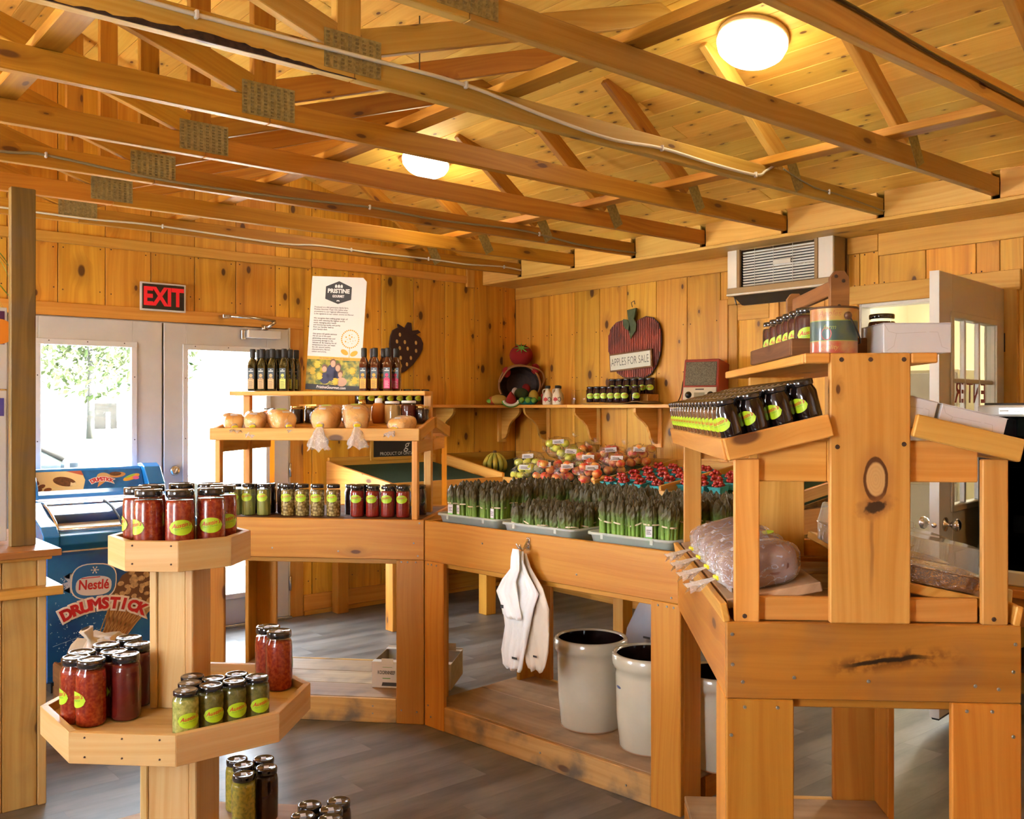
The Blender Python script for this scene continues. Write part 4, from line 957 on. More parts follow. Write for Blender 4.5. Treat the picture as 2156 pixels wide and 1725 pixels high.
# apple sign
t = thing('apple_sign', 'big corrugated red metal apple with APPLES FOR SALE board', 'sign', (5.22, 4.83, 1.98))
q = frame((5.235, 4.835, 1.955), V((0, -1, 0)), V((0, 0, 1)), V((-1, 0, 0)))
RUST = plain('barn_red_tin', (.36, .050, .018), .45, metal=.15, noise=.5, nscale=5, col2=(.15, .025, .012))
ap = [(-.265, .03), (-.26, .10), (-.235, .16), (-.18, .20), (-.11, .212), (-.05, .195), (0, .185), (.05, .205), (.12, .225), (.19, .21), (.245, .165), (.268, .10), (.27, .02), (.255, -.07), (.22, -.15), (.17, -.205), (.10, -.235), (.03, -.225), (-.03, -.23), (-.10, -.225), (-.17, -.19), (-.22, -.13), (-.25, -.06)]
prism('backing', ap, .008, q, DKR, t)
# corrugation: ribs clipped to the outline
def span(x):
    ys = []
    for (ax, ay), (bx, by) in zip(ap, ap[1:] + ap[:1]):
        if (ax - x) * (bx - x) < 0: ys.append(ay + (by - ay) * (x - ax) / (bx - ax))
    return (min(ys), max(ys)) if len(ys) > 1 else None
bm = bmesh.new()
for i in range(30):
    x = -.255 + i * .0177; s = span(x + .0001)
    if s: bmesh.ops.create_cone(bm, segments=8, radius1=.0066, radius2=.0066, depth=s[1] - s[0] - .012, cap_ends=True, matrix=T(x, (s[0] + s[1]) / 2, .006) @ RX(PI / 2))
o = obj('corrugated_ribs', fin(bm), RUST, q, t); o['kind'] = 'stuff'
LEAFD = plain('leaf_dark', (.055, .08, .022), .6, noise=.3, nscale=30)
prism('stem', [(-.055, .30), (.035, .31), (.02, .24), (.0, .19), (-.04, .19), (-.045, .24)], .02, q @ T(.01, -.02, .022), LEAFD, t, .002)
for (x, y, r, s) in ((-.10, .155, -.9, 1.0), (.005, .155, -1.75, 1.25)):
    lf = [(0, 0), (.03, .028), (.07, .030), (.10, .012), (.125, 0), (.10, -.014), (.07, -.03), (.03, -.028)]
    prism('leaf', [(a * s, b * s) for a, b in lf], .008, q @ T(x + .02, y + .06, .032) @ RZ(r), LEAFD, t, .001)
bq = q @ T(-.005, -.10, .034) @ RZ(.06)
obj('board_rim', boxmesh(.43, .135, .016, W_DARK, .003), W_DARK, bq @ T(0, 0, -.003), t); pb = obj('board', boxmesh(.405, .112, .014, plain('board_cream', (.62, .60, .48), .7), .002), None, bq @ T(0, 0, .002), t)
text('lettering', 'APPLES FOR SALE', .062, bq @ T(0, -.002, .0105) @ S(.80, 1.35, 1), INK, pb, bold=-.0008)
tube('hook', [q @ V(p) for p in ((0, .30, .02), (-.015, .335, .015), (.015, .345, .015), (.02, .32, .015))], .003, BLACKM, t)
# chalkboard under the shelf
t = thing('chalkboard', 'small framed chalkboard under the wall shelf by the door wall', 'sign', (4.0, 6.2, 1.2)); q = frame((4.02, 6.205, 1.235), V((1, 0, 0)), V((0, 0, 1)), V((0, -1, 0)))
pn = obj('slate', boxmesh(.42, .22, .01, BLACKM, .001), BLACKM, q, t)
for a in ((0, .12, .46, .025), (0, -.12, .46, .025)): obj('frame_rail', boxmesh(a[2], a[3], .02, W_TRIM, .002), W_TRIM, q @ T(a[0], a[1], 0), t)
for x in (-.22, .22): obj('frame_rail', boxmesh(.24, .025, .02, W_TRIM, .002), W_TRIM, q @ T(x, 0, 0) @ RZ(PI / 2), t)
CHALK = plain('chalk', (.7, .68, .6), .9); text('lettering', 'PRODUCT OF ONTARIO', .036, q @ T(.03, -.085, .0065) @ S(.9, 1, 1), CHALK, pn); text('lettering', 'g', .10, q @ T(.09, -.02, .0065), CHALK, pn, shear=.3)

# ------------------------------------------------------------- things on the wall shelf
ZS = 1.5285
# toppled wicker basket of plush fruit (plain soft toys)
t = thing('wicker_basket', 'dark wicker basket lying on its side on the corner shelf', 'basket', (5.13, 5.98, ZS))
WICK = plain('wicker', (.030, .012, .007), .7, noise=.4, nscale=60); WICKL = plain('wicker_rim', (.26, .11, .03), .6)
bq = frame((5.10, 6.00, ZS + .166), V((-.62, -.78, 0)).normalized(), V((.78, -.62, 0)).normalized(), UP)   # x = opening direction
bm = bmesh.new(); rings = []
for i, (x, r) in enumerate(((.07, .160), (.03, .159), (-.01, .152), (-.05, .138), (-.07, .10), (-.075, .0001))):
    rings.append([bm.verts.new((x, r * 1.05 * math.cos(2 * PI * k / 28), r * math.sin(2 * PI * k / 28))) for k in range(28)])
for a, b in zip(rings, rings[1:]):
    for k in range(28): bm.faces.new((a[k], a[(k + 1) % 28], b[(k + 1) % 28], b[k]))
obj('weave', fin(bm), WICK, bq, t)
for x, r in ((.07, .162), (.045, .162), (.02, .160), (-.005, .155), (-.03, .148)):
    o = obj('cane', tubemesh([(x, r * 1.05 * math.cos(2 * PI * k / 32), r * math.sin(2 * PI * k / 32)) for k in range(32)], .006 if x < .07 else .009, 6, True), WICK if x < .06 else WICKL, bq, t)
tube('handle', [bq @ V(p) for p in spline([(.06, .172, -.03), (.11, .20, .04), (.15, .17, .11), (.14, .05, .150), (.11, -.08, .135), (.075, -.165, .02)], 6)], .008, WICKL, t)
def plush(name, label, p, sc, col, extra=None, yaw=0, fn=None):
    q = T(p) @ RZ(yaw); m = plain('plush_' + name, col, .95, noise=.25, nscale=140, bump=.5)
    t = thing(name, label, 'soft toy', q); obj('body', blob(1, 3, fn), m, q @ S(*sc), t)
    return t, q
FG = plain('felt_green', (.14, .34, .04), .95); FB = plain('felt_black', (.015, .012, .01), .9); FWH = plain('felt_white', (.7, .66, .55), .9)
t, q = plush('plush_tomato', 'big red knitted tomato cushion with a green felt star on top of the basket', (5.12, 6.00, ZS + .412), (.098, .098, .09), (.34, .012, .012))
st = []
for i in range(16): r = .062 if i % 2 == 0 else .016; st.append((r * math.cos(i * PI / 8), r * math.sin(i * PI / 8)))
prism('star_leaf', st, .006, q @ frame((-.045, -.055, .058), V((.78, -.62, 0)), V((.40, .50, .77)), V((-.48, -.60, .64))), FG, t)
for i, (dy, s) in enumerate(((.125, 1), (-.115, 1))):
    d = V((.78, -.62, 0)) * -dy
    t2, q2 = plush('plush_mitten', 'red plush mitt shape at the ' + ('left' if dy > 0 else 'right') + ' shoulder of the basket', V((5.08, 5.95, ZS + .285 + (.012 if dy < 0 else -.015))) + d, (.036, .036, .045), (.40, .015, .015))
BX = [('plush_banana', 'yellow plush fruit lying face up at the left end of the toy row', -.185, .0, (.07, .045, .042), (.48, .30, .045), .5),
      ('plush_melon', 'red plush watermelon wedge with a white and green rind', -.085, .02, (.055, .035, .055), (.38, .02, .015), 0),
      ('plush_pea_pod', 'teal plush pea pod with three green peas', .05, .03, (.085, .035, .032), (.01, .22, .15), 0),
      ('plush_lemon', 'yellow plush fruit standing upright behind the pea pod', .10, -.01, (.042, .042, .062), (.55, .38, .05), 0),
      ('plush_apple', 'round red plush fruit at the right end of the toy row', .205, -.01, (.050, .045, .055), (.40, .03, .015), 0),
      ('plush_cherry', 'small red plush ball inside the basket mouth', .04, -.06, (.035, .035, .04), (.28, .012, .012), 0),
      ('plush_vine', 'dark green plush vegetable in the middle of the basket mouth', .0, -.04, (.06, .05, .045), (.05, .07, .015), 0),
      ('plush_plum', 'dark brown plush ball behind the left toy', -.155, -.045, (.045, .04, .045), (.03, .012, .01), 0),
      ('plush_bird', 'small white and red plush figure sitting in the basket mouth', -.05, -.05, (.03, .026, .042), (.5, .40, .36), 0),
      ('plush_berry', 'orange red plush berry peeping out at the far left', -.235, -.005, (.035, .03, .035), (.48, .07, .02), 0)]
base = V((5.02, 5.88, 0)); ex = V((.78, -.62, 0)).normalized(); ey = V((-.62, -.78, 0)).normalized()
for nm, lab, u, v, sc, col, yw in BX:
    up_ = .095 if nm in ('plush_cherry', 'plush_bird') else (.05 if nm == 'plush_vine' else 0)
    if nm == 'plush_bird': up_ = .06
    fn = None
    if nm == 'plush_melon': fn = lambda c: V((c.x * (1.1 - .55 * (c.z + 1) / 2 * 1.5), c.y, c.z))
    p = base + ex * u + ey * v + UP * (ZS + sc[2] * .98 + up_)
    t, q = plush(nm, lab, p, sc, col, fn=fn, yaw=math.atan2(ex.y, ex.x))
    if nm == 'plush_pea_pod':
        for k in (-.05, 0, .05): obj('pea', blob(.024, 2), FG, q @ T(k, -.026, .006), t)
    if nm == 'plush_melon': obj('rind', tubemesh([(.062 * math.cos(a), -.012, -.018 + .04 * math.sin(a)) for a in [PI + i * PI / 10 for i in range(11)]], .013, 8), FWH, q, t); obj('green_rind', tubemesh([(.070 * math.cos(a), -.012, -.02 + .046 * math.sin(a)) for a in [PI + i * PI / 10 for i in range(11)]], .010, 8), FG, q, t)
    if nm in ('plush_banana', 'plush_lemon'):
        for s in (-1, 1): obj('leaf', blob(1, 2), FG, q @ T(s * sc[0] * 1.05, -.01, -.01) @ S(.028, .012, .018), t)
# syrup jugs
def jug():
    t = thing('syrup_jug', '-', 'jug'); c = plain('jug_cream', (.66, .58, .42), .35)
    obj('body', lathemesh([(0, 0), (.038, 0), (.042, .006), (.042, .06), (.036, .085), (.022, .105), (.018, .118), (.018, .13)], 20), c, None, t)
    obj('cap', lathemesh([(.021, .128), (.022, .132), (.022, .15), (0, .152)], 16), BLACKM, None, t)
    tube('handle', spline([(.0, -.018, .122), (.0, -.036, .118), (0, -.040, .10), (0, -.036, .082)], 4), .005, c, t, 6)
    lf = [(0, .024), (.006, .012), (.018, .016), (.014, .004), (.024, -.002), (.010, -.010), (.003, -.010), (.002, -.022), (-.002, -.022), (-.003, -.010), (-.010, -.010), (-.024, -.002), (-.014, .004), (-.018, .016), (-.006, .012)]
    me = flatmesh(lf); 
    for v in me.vertices: a = v.co.x / .042 - .25; v.co = (.0428 * math.cos(a), .0428 * math.sin(a), .040 + v.co.y)
    obj('maple_leaf', me, RED, None, t)
    me = flatmesh(ell(0, 0, .014, .018)); 
    for v in me.vertices: a = v.co.x / .042 + .55; v.co = (.0428 * math.cos(a), .0428 * math.sin(a), .042 + v.co.y)
    obj('emblem', me, INK, None, t)
    return Proto(t)
JG = jug()
for y, l in ((5.57, 'cream maple syrup jug, left one of the front pair on the shelf'), (5.455, 'cream maple syrup jug, right one of the front pair on the shelf')): JG.put(T(5.03, y, ZS) @ RZ(PI + .62), l, 'maple syrup jugs')
JG.put(T(5.13, 5.55, ZS) @ RZ(PI + .62), 'cream maple syrup jug standing behind the front pair', 'maple syrup jugs')
def tumbler():
    t = thing('glass_jar', '-', 'jar'); obj('wall', lathemesh([(0, .003), (.032, .003), (.034, .01), (.034, .085), (.029, .097), (.029, .11)], 20, cap=False), JARG, None, t); obj('rim', tubemesh([(.030 * math.cos(k * PI / 10), .030 * math.sin(k * PI / 10), .11) for k in range(20)], .0025, 6, True), JARG, None, t); return Proto(t)
TB = tumbler()
for y, l in ((5.27, 'left empty glass jar'), (5.165, 'right empty glass jar')): TB.put(T(5.05, y, ZS), l + ' beside the dark jam jars on the shelf', 'empty glass jars')
# jam jar heap on burlap
BUR = plain('burlap', (.34, .19, .06), .95, noise=.3, nscale=160, bump=.8)
bm = bmesh.new(); bmesh.ops.create_grid(bm, x_segments=22, y_segments=10, size=.5)
for v in bm.verts: v.co = V((v.co.x * .22, v.co.y * .62, .006 + .007 * math.sin(v.co.x * 40) * math.sin(v.co.y * 31) + (.02 if v.co.y < -.3 else 0) * abs(math.sin(v.co.y * 50))))
t = tag(obj('burlap_runner', fin(bm), BUR, T(5.09, 4.83, ZS), smooth=True), 'crumpled burlap runner under the dark jam jars on the shelf', 'cloth')
sd = t.modifiers.new('s', 'SOLIDIFY'); sd.thickness = .004
riser = abox('wooden_riser', (5.12, 4.60, ZS + .012), (5.245, 5.04, ZS + .075), W_RACK); tag(riser, 'low pine riser lifting the back jam jars on the shelf', 'riser')
JJ = Proto(make_jar('jam_jar', .0355, .118, C_JAM, label=True, glass=False, seg=18))
fy = [5.075, 5.005, 4.935, 4.865, 4.795, 4.725]
for i, y in enumerate(fy): JJ.put(T(5.02, y, ZS + .016) @ RZ(PI + .62), f'dark jam jar, {ORD[i]} from the left in the front row under the apple sign', 'jam jars on burlap')
for i, y in enumerate([5.0, 4.925, 4.85, 4.775, 4.70, 4.625]): JJ.put(T(5.178, y, ZS + .076) @ RZ(PI + .62), f'dark jam jar, {ORD[i]} from the left in the raised back row under the apple sign', 'jam jars on burlap')
JJ.put(T(5.05, 4.65, ZS + .016) @ RZ(PI + .9), 'dark jam jar apart at the right end of the burlap', 'jam jars on burlap')
# jars on the door-wall shelf behind the bread rack
for i in range(8): JJ.put(T(3.62 + i * .084, 6.08, ZS) @ RZ(-PI / 2 + (1.1 if i == 7 else 0)), f'dark jar on the door wall shelf, {ORD[i]} from the left behind the bread rack', 'jars on the door wall shelf')
# radio
q = T(5.10, 4.06, ZS + .125) @ RZ(R_(196)) @ RY(R_(-9)) @ S(1.0)
t = thing('radio', 'old red radio with silver speaker grille tilted back on the shelf', 'radio', q)
RR = plain('radio_red', (.30, .030, .012), .4)
obj('case', prismmesh([(-.13, -.145), (.13, -.145), (.125, .145), (-.125, .145)], .18, .006), RR, q @ frame((0, 0, .02), V((0, 1, 0)), V((0, 0, 1)), V((1, 0, 0))), t)
obj('grille', boxmesh(.22, .16, .004, plain('radio_mesh', (.17, .15, .10), .4, metal=.6, noise=.6, nscale=220), .002), None, q @ frame((.092, 0, .065), V((0, 1, 0)), V((0, 0, 1)), V((1, 0, 0))), t)
pnl = obj('dial_panel', boxmesh(.235, .085, .006, plain('radio_panel', (.50, .46, .36), .3, metal=.3), .002), None, q @ frame((.093, 0, -.07), V((0, 1, 0)), V((0, 0, 1)), V((1, 0, 0))), t)
for s in (-1, 1): obj('knob', lathemesh([(.024, 0), (.022, .006), (.016, .008), (.015, .02), (0, .021)], 18), BLACK, q @ T(.096, s * .078, -.08) @ RY(PI / 2), pnl)
obj('scale', boxmesh(.075, .032, .003, plain('scale', (.22, .19, .12), .3), .001), None, q @ frame((.097, 0, -.08), V((0, 1, 0)), V((0, 0, 1)), V((1, 0, 0))), pnl)
obj('badge', boxmesh(.06, .008, .002, INK, 0), INK, q @ frame((.0965, 0, -.042), V((0, 1, 0)), V((0, 0, 1)), V((1, 0, 0))), pnl)
tube('cord', [q @ V(p) for p in spline([(.0, -.132, .06), (.03, -.15, .03), (.05, -.15, -.06), (.07, -.16, -.12)], 5)], .0035, BLACK, t)
# ------------------------------------------------------------- island counter: three runs around the customer
P1 = V((2.557, 3.705, 0))
xa = V((.677, -.736, 0)).normalized(); FA = frame(P1, xa, UP.cross(xa), UP)
xb = V((.0965, -.9953, 0)).normalized(); FBm = frame(P1, xb, UP.cross(xb), UP); LB = 1.45
lc = V((.6884, .7254, 0)).normalized(); xc = V((lc.y, -lc.x, 0)); FC = frame((1.914, 1.459, 0), xc, lc, UP)
ZT, ZP = .97, .113
W_APR0 = wood('orange_apron', (.50, .205, .032), (.38, .135, .016), kx=1.2, ky=3, gate=.8, rough=.38, dirt=.25, streak=.3)
def _crack(mt, mr, nz, x, y):
    c = mt('ADD', mt('MULTIPLY', mt('SINE', mt('MULTIPLY', x, 16)), .008), mt('MULTIPLY', x, .07))
    d = mt('ABSOLUTE', mt('ADD', mt('SUBTRACT', y, c), mt('MULTIPLY', nz(24, 6), .018)))
    win = mt('MULTIPLY', mr(x, -.09, -.03), mr(x, .17, .09)); wide = mt('MULTIPLY', mr(x, -.14, -.04), mr(x, .26, .12))
    st = mt('MULTIPLY', mt('MULTIPLY', mr(d, .034, .004), wide), mr(nz(40, 5), -.14, .10))
    return [(mt('MULTIPLY', st, .85), (.13, .042, .008)), (mt('MULTIPLY', mr(d, .0075, .0025), win), (.018, .008, .004))]
W_APRX = overlay(W_APR0, _crack)
def counter(label, Q, x0, x1, D, ztop, planks, legs, legw=.135, apr=None):
    t = thing('display_counter', label, 'counter', Q @ T((x0 + x1) / 2, D / 2, 0), 'pine island counters')
    def b(n, lo, hi, m=W_CTR): return abox(n, lo, hi, m, t, Q)
    b('apron', (x0, 0, .78), (x1, .022, ZT), apr or W_CTR); b('apron', (x0, D - .022, .78), (x1, D, ZT))
    b('side_apron', (x0, .024, .78), (x0 + .022, D - .024, ZT)); b('side_apron', (x1 - .022, .024, .78), (x1, D - .024, ZT))
    b('rail', (x0 + .03, .024, .755), (x1 - .03, .06, .83)); b('rail', (x0 + .03, D - .06, .755), (x1 - .03, D - .024, .83))
    n = 4; w = (D - .05) / n
    for i in range(n): b('top_board', (x0 + .024, .025 + i * w + .001, ztop - .02), (x1 - .024, .025 + (i + 1) * w - .001, ztop), W_DECK if ztop < .96 else W_DARK)
    for (lx, ly) in legs:
        # each leg an L of two boards
        a = lx; s = 1 if ly == 0 else -1
        yy = 0 if ly == 0 else D
        inner = (a - legw) if a > (x0 + x1) / 2 else a
        l = b('leg', (inner, min(yy, yy + s * .022), 0), (inner + legw, max(yy, yy + s * .022), .78 - .001))
        ex = a - .022 if a > (x0 + x1) / 2 else a
        abox('leg_return', (ex, min(yy + s * .022, yy + s * legw), 0), (ex + .022, max(yy + s * .022, yy + s * legw), .779), W_CTR, l, Q)
    xs0 = x0 + .02; xs1 = x1 - .02
    w = (D - .06) / planks
    for i in range(planks): b('platform_plank', (xs0, .03 + i * w + .0012, ZP - .02), (xs1, .03 + (i + 1) * w - .0012, ZP), W_DECK)
    b('kick_board', (x0 + legw + .001, .002, 0), (x1 - legw - .001, .024, ZP), W_KICK); b('kick_board', (x0 + legw + .001, D - .024, 0), (x1 - legw - .001, D - .002, ZP), W_KICK)
    b('platform_joist', (x0 + .02, .2, 0), (x0 + .06, D - .03, ZP - .021), W_CTR); b('platform_joist', (x1 - .06, .2, 0), (x1 - .02, D - .03, ZP - .021), W_CTR)
    return t
LA = 1.13; DA = .70; DB = .70; DC = 1.075; WC = .71
ca = counter('pine counter run carrying the bread rack, its top edge flush with the jars', FA, -LA, 0, DA, .966, 3, [(-LA, 0), (0, 0), (-LA, 1)], .135)
cb = counter('middle pine counter run holding the tubs of asparagus, stoneware crocks below', FBm, .004, LB, DB, .905, 2, [(.004, 0), (LB, 0), (.06, 1), (LB, 1)], .135)
cc = counter('pine counter run nearest the camera under the jam jar rack', FC, 0, WC, DC, .955, 3, [(0, 0), (WC, 0), (WC, 1)], .165, W_APRX)
sp = [(x, -.001, z) for x, z in ((-.022, .955), (-.03, .80), (-.05, .86), (-.42, .815), (-.75, .825), (-.04, .77), (-.08, .77), (-.11, .77), (-.035, .06), (-.11, .065), (-.25, .08), (-.25, .045))]
discs('screws', [FA @ V(p) for p in sp], .0045, FA.to_3x3() @ V((0, -1, 0)), SCREW, ca)
sp = [(x, -.001, z) for x, z in ((.03, .765), (.055, .765), (.09, .765), (LB - .03, .765), (LB - .06, .765), (LB - .1, .765), (LB - .03, .95), (LB - .04, .80), (.4, .90), (.95, .83), (.05, .05), (.03, .1), (.75, .06), (1.2, .05))]
discs('screws', [FBm @ V(p) for p in sp], .0045, FBm.to_3x3() @ V((0, -1, 0)), SCREW, cb)
sp = [(x, -.001, z) for x, z in ((.014, .94), (.015, .865), (.04, .822), (.165, .835), (.345, .829), (.60, .822), (.695, .925), (.69, .858), (.655, .815), (.045, .76), (.125, .76), (.64, .76), (.69, .70), (.58, .76), (.012, .69))]
discs('screws', [FC @ V(p) for p in sp], .0048, FC.to_3x3() @ V((0, -1, 0)), SCREW, cc)
# ------------------------------------------------------------- bread rack on the left run
def bread_rack():
    t = thing('bread_rack', 'two sided pine bread rack standing on the left counter run', 'rack', FA @ T(-.54, .36, ZT))
    Q = FA
    def b(n, lo, hi, m=W_RACK): return abox(n, lo, hi, m, t, Q)
    x0, x1 = -1.055, -.03
    b('top_shelf', (-1.09, .27, 1.566), (-.055, .45, 1.588))
    for x in (x0 + .01, x1 - .048):
        b('centre_post', (x, .34, ZT), (x + .038, .38, 1.566))
    for x in (x0 + .012, x1 - .03):
        for y in (.0, .70): b('short_post', (x, y - .0 if y else .0, ZT), (x + .028, y + .04 if y == 0 else y, 1.345))
        for y0, y1 in ((.042, .338), (.382, .66)): b('cross_rail', (x + .004, y0, 1.285), (x + .024, y1, 1.345))
    for s in (1, -1):
        ya, yb_ = (.0, .335) if s == 1 else (.72, .385)
        p0 = Q @ V(((x0 + x1) / 2, ya, 1.372)); p1 = Q @ V(((x0 + x1) / 2, yb_, 1.425))
        # sloped shelf of two planks
        for f0, f1 in ((0, .497), (.503, 1)):
            a = p0.lerp(p1, (f0 + f1) / 2)
            xx = (Q.to_3x3() @ V((1, 0, 0)))
            board('shelf_plank', a - xx * (x1 - x0) / 2, a + xx * (x1 - x0) / 2, (p1 - p0).length * (f1 - f0), .02, p1 - p0, W_RACK, t)
        b('shelf_lip', (x0 - .01, ya - .012 if s == 1 else ya - .01, 1.345), (x1 + .01, ya + .01 if s == 1 else ya + .012, 1.405))
        for x in (x0, x1):
            a = Q @ V((x, ya + s * .012, 1.374)); c = Q @ V((x, yb_, 1.428)); board('shelf_end', a, c, .058, .02, UP, W_RACK, t)
    return t
bread_rack()
# bottles on the top shelf
def bottle(nm, body, labels):
    t = thing('oil_bottle', '-', 'bottle'); w = .0225
    bm = bmesh.new()
    def ring(r, z, k): return [bm.verts.new((r * math.copysign(abs(math.cos(a)) ** k, math.cos(a)), r * math.copysign(abs(math.sin(a)) ** k, math.sin(a)), z)) for a in [2 * PI * i / 20 + PI / 20 for i in range(20)]]
    rs = [ring(w - .002, 0, .45), ring(w, .004, .45), ring(w, .135, .45), ring(w * .9, .15, .6), ring(.012, .172, 1), ring(.0115, .188, 1)]
    for a, b in zip(rs, rs[1:]):
        for i in range(20): f = bm.faces.new((a[i], a[(i + 1) % 20], b[(i + 1) % 20], b[i])); f.smooth = True
    bm.faces.new(rs[0][::-1]); bm.faces.new(rs[-1]); obj('glass', fin(bm), body, None, t)
    obj('stopper', lathemesh([(.0135, .172), (.0145, .176), (.0145, .214), (.013, .218), (0, .218)], 16), BLACKM, None, t)
    q = frame((w + .0012, 0, 0), V((0, 1, 0)), V((0, 0, 1)), V((1, 0, 0)))
    lab = obj('label', flatmesh([(-.016, .012), (.016, .012), (.016, .062), (-.016, .062)]), labels[0], q, t)
    obj('dark_label', flatmesh([(-.016, .0622), (.016, .0622), (.016, .118), (-.016, .118)]), plain('label_slate', (.03, .045, .05), .35), q, t)
    flats('print', [ell(.0, .08, .009, .009, 12), ell(-.005, .066, .005, .003, 8), ell(.005, .066, .005, .003, 8)], q @ T(0, 0, .0004), labels[1], lab)
    flats('small_print', [[(-.011, .018 + k * .006), (.011 - .004 * (k % 2), .018 + k * .006), (.011 - .004 * (k % 2), .0195 + k * .006), (-.011, .0195 + k * .006)] for k in range(6)], q @ T(0, 0, .0004), labels[2], lab)
    flats('brand_bars', [[(-.012, .100), (.012, .100), (.012, .1045), (-.012, .1045)], [(-.004, .108), (.004, .108), (.004, .112), (-.004, .112)]], q @ T(0, 0, .0004), WHITE_T, lab)
    return Proto(t)
OLIVE = plain('olive_glass', (.030, .026, .006), .05, coat=1); AMB = plain('amber_syrup', (.09, .018, .006), .06, coat=1)
L_TAN = plain('label_tan', (.50, .31, .12), .5); L_LIME = plain('label_olive', (.48, .50, .08), .5); L_OR = plain('label_orange', (.70, .36, .03), .5); L_PINK = plain('label_pink', (.62, .02, .12), .5)
B_T = bottle('t', OLIVE, (L_TAN, L_TAN, INK)); B_L = bottle('l', OLIVE, (L_LIME, L_LIME, INK)); B_O = bottle('o', AMB, (L_OR, L_OR, INK)); B_P = bottle('p', AMB, (L_PINK, L_PINK, WHITE_T))
zsh = 1.589
for i, x in enumerate((-.975, -.922, -.868, -.805)):
    for j in range(3):
        pr = B_L if i == 3 else B_T
        row = ('front', 'middle', 'back')[j]
        pr.put(FA @ T(x + j * .012, .30 + j * .055, zsh) @ RZ(-PI / 2), f'dark oil bottle, {ORD[i]} from the left in the {row} row left of the poster', 'oil bottles left of the poster')
for i, x in enumerate((-.378, -.32, -.253)):
    for j in range(2):
        pr = B_P if i == 2 else B_O
        pr.put(FA @ T(x + j * .03, .29 + j * .055, zsh) @ RZ(-PI / 2), f'amber bottle, {ORD[i]} from the left in the {("front", "back")[j]} row right of the poster', 'amber bottles right of the poster')
# poster board
q = FA @ frame((-.555, .385, zsh + .30), V((1, 0, 0)), V((0, .03, 1)).normalized(), V((0, -1, .03)).normalized()) @ RZ(-.055)
t = thing('poster', 'tall white PRISTINE GOURMET poster board leaning on the bread rack', 'poster', q)
W, H = .295, .595
bd = obj('board', prismmesh([(-W / 2, -H / 2), (W / 2, -H / 2), (W / 2, H / 2 - .02), (W / 2 - .02, H / 2), (-W / 2, H / 2)], .006), plain('poster_white', (.74, .70, .64), .5), q, t)
def pm(n, pts, m, k=1): return flat(n, pts, q @ T(0, 0, .0032 + .0004 * k), m, bd)
hx = [(-.07, .18), (-.07, .245), (0, .275), (.07, .245), (.07, .18), (0, .155)]
pm('logo', hx, INK)
LW = plain('print_white', (.75, .72, .66), .5)
text('lettering', 'PRISTINE', .030, q @ T(0, .222, .0042), LW, bd, bold=.0012)
text('lettering', 'GOURMET', .018, q @ T(0, .195, .0042) @ S(.75, 1, 1), LW, bd, bold=.0006)
flats('silos', [[(x - .006, .240), (x + .006, .240), (x + .006, .252), (x, .258), (x - .006, .252)] for x in (-.015, 0, .015)] + [ell(-.004, .172, .005, .003, 8, .6), ell(.004, .172, .005, .003, 8, -.6)], q @ T(0, 0, .0042), LW, bd)
para = "Produced on a 4th generation family farm,\nPristine Gourmet Virgin Oils define what\nprovenance is, our regional differentiation\nis the signature to our colour, aroma and flavour.\n\nWe recognize that crafting great virgin oil\nstarts with selecting the highest quality\nseeds, managing plant health\nand monitoring quality and purity\nfrom our families' field to\nyour family's fork.\n\nOur press mill gently extracts\nthe oil out of the seed\ngenerating minimal heat and\npreventing damage to the\ndelicate oil. By keeping the oil\ntemperatures low, we retain\nthe oils natural healthy\ncharacteristics, flavour,\ncolour and aroma."
text('paragraph', para, .0108, q @ T(-.125, .019, .0036), plain('print_grey', (.045, .04, .035), .6), bd, align='LEFT', line=1.08, bold=.00015)
OR = plain('print_orange', (.72, .38, .02), .5)
fl_ = []
for k in range(28): a = 2 * PI * k / 28; fl_.append(ell(.078 + .046 * math.cos(a), -.025 + .046 * math.sin(a), .0042, .0042, 6, a))
for k in range(14): a = k * 2.4; r = .008 * math.sqrt(k); fl_.append(ell(.078 + r * math.cos(a), -.025 + r * math.sin(a), .0022 + .002 * (k % 3 == 0), .0022 + .002 * (k % 3 == 0), 8))
fl_ += [[(.0765, -.13), (.0795, -.13), (.0795, -.072), (.0765, -.072)], ell(.052, -.095, .022, .013, 12, -.5), ell(.103, -.10, .022, .013, 12, .5)]
flats('sunflower', fl_, q @ T(0, 0, .0038), OR, bd)
pm('orange_band', [(-W / 2, -.138), (W / 2, -.138), (W / 2, -.122), (-W / 2, -.122)], OR)
text('lettering', 'Our heritage, our Passion, our Signature.', .010, q @ T(0, -.130, .0042), INK, bd, shear=.3)
FLD = content('sunflower_field', (.10, .14, .02), (.62, .48, .03), 34); 
pm('photo', [(-W / 2, -.268), (W / 2, -.268), (W / 2, -.138), (-W / 2, -.138)], FLD)
SK = plain('print_skin', (.55, .33, .20), .6); NV = plain('print_navy', (.04, .04, .09), .6); HR = plain('print_hair', (.16, .08, .03), .6)
flats('printed_clothes', [ell(-.045, -.235, .028, .030, 14), ell(-.01, -.205, .030, .045, 14), ell(.02, -.225, .026, .04, 14)], q @ T(0, 0, .0040), NV, bd)
flats('printed_clothes_pale', [ell(.045, -.250, .030, .024, 14)], q @ T(0, 0, .0041), SK, bd)
flats('printed_hair', [ell(-.006, -.148, .017, .016, 12), ell(-.05, -.176, .016, .014, 12), ell(.022, -.172, .018, .02, 12), ell(.036, -.202, .015, .016, 12)], q @ T(0, 0, .0042), HR, bd)
flats('printed_faces', [ell(-.005, -.158, .013, .018, 14), ell(-.05, -.188, .013, .015, 14), ell(.022, -.180, .013, .017, 14), ell(.037, -.214, .012, .015, 14)], q @ T(0, 0, .0044), SK, bd)
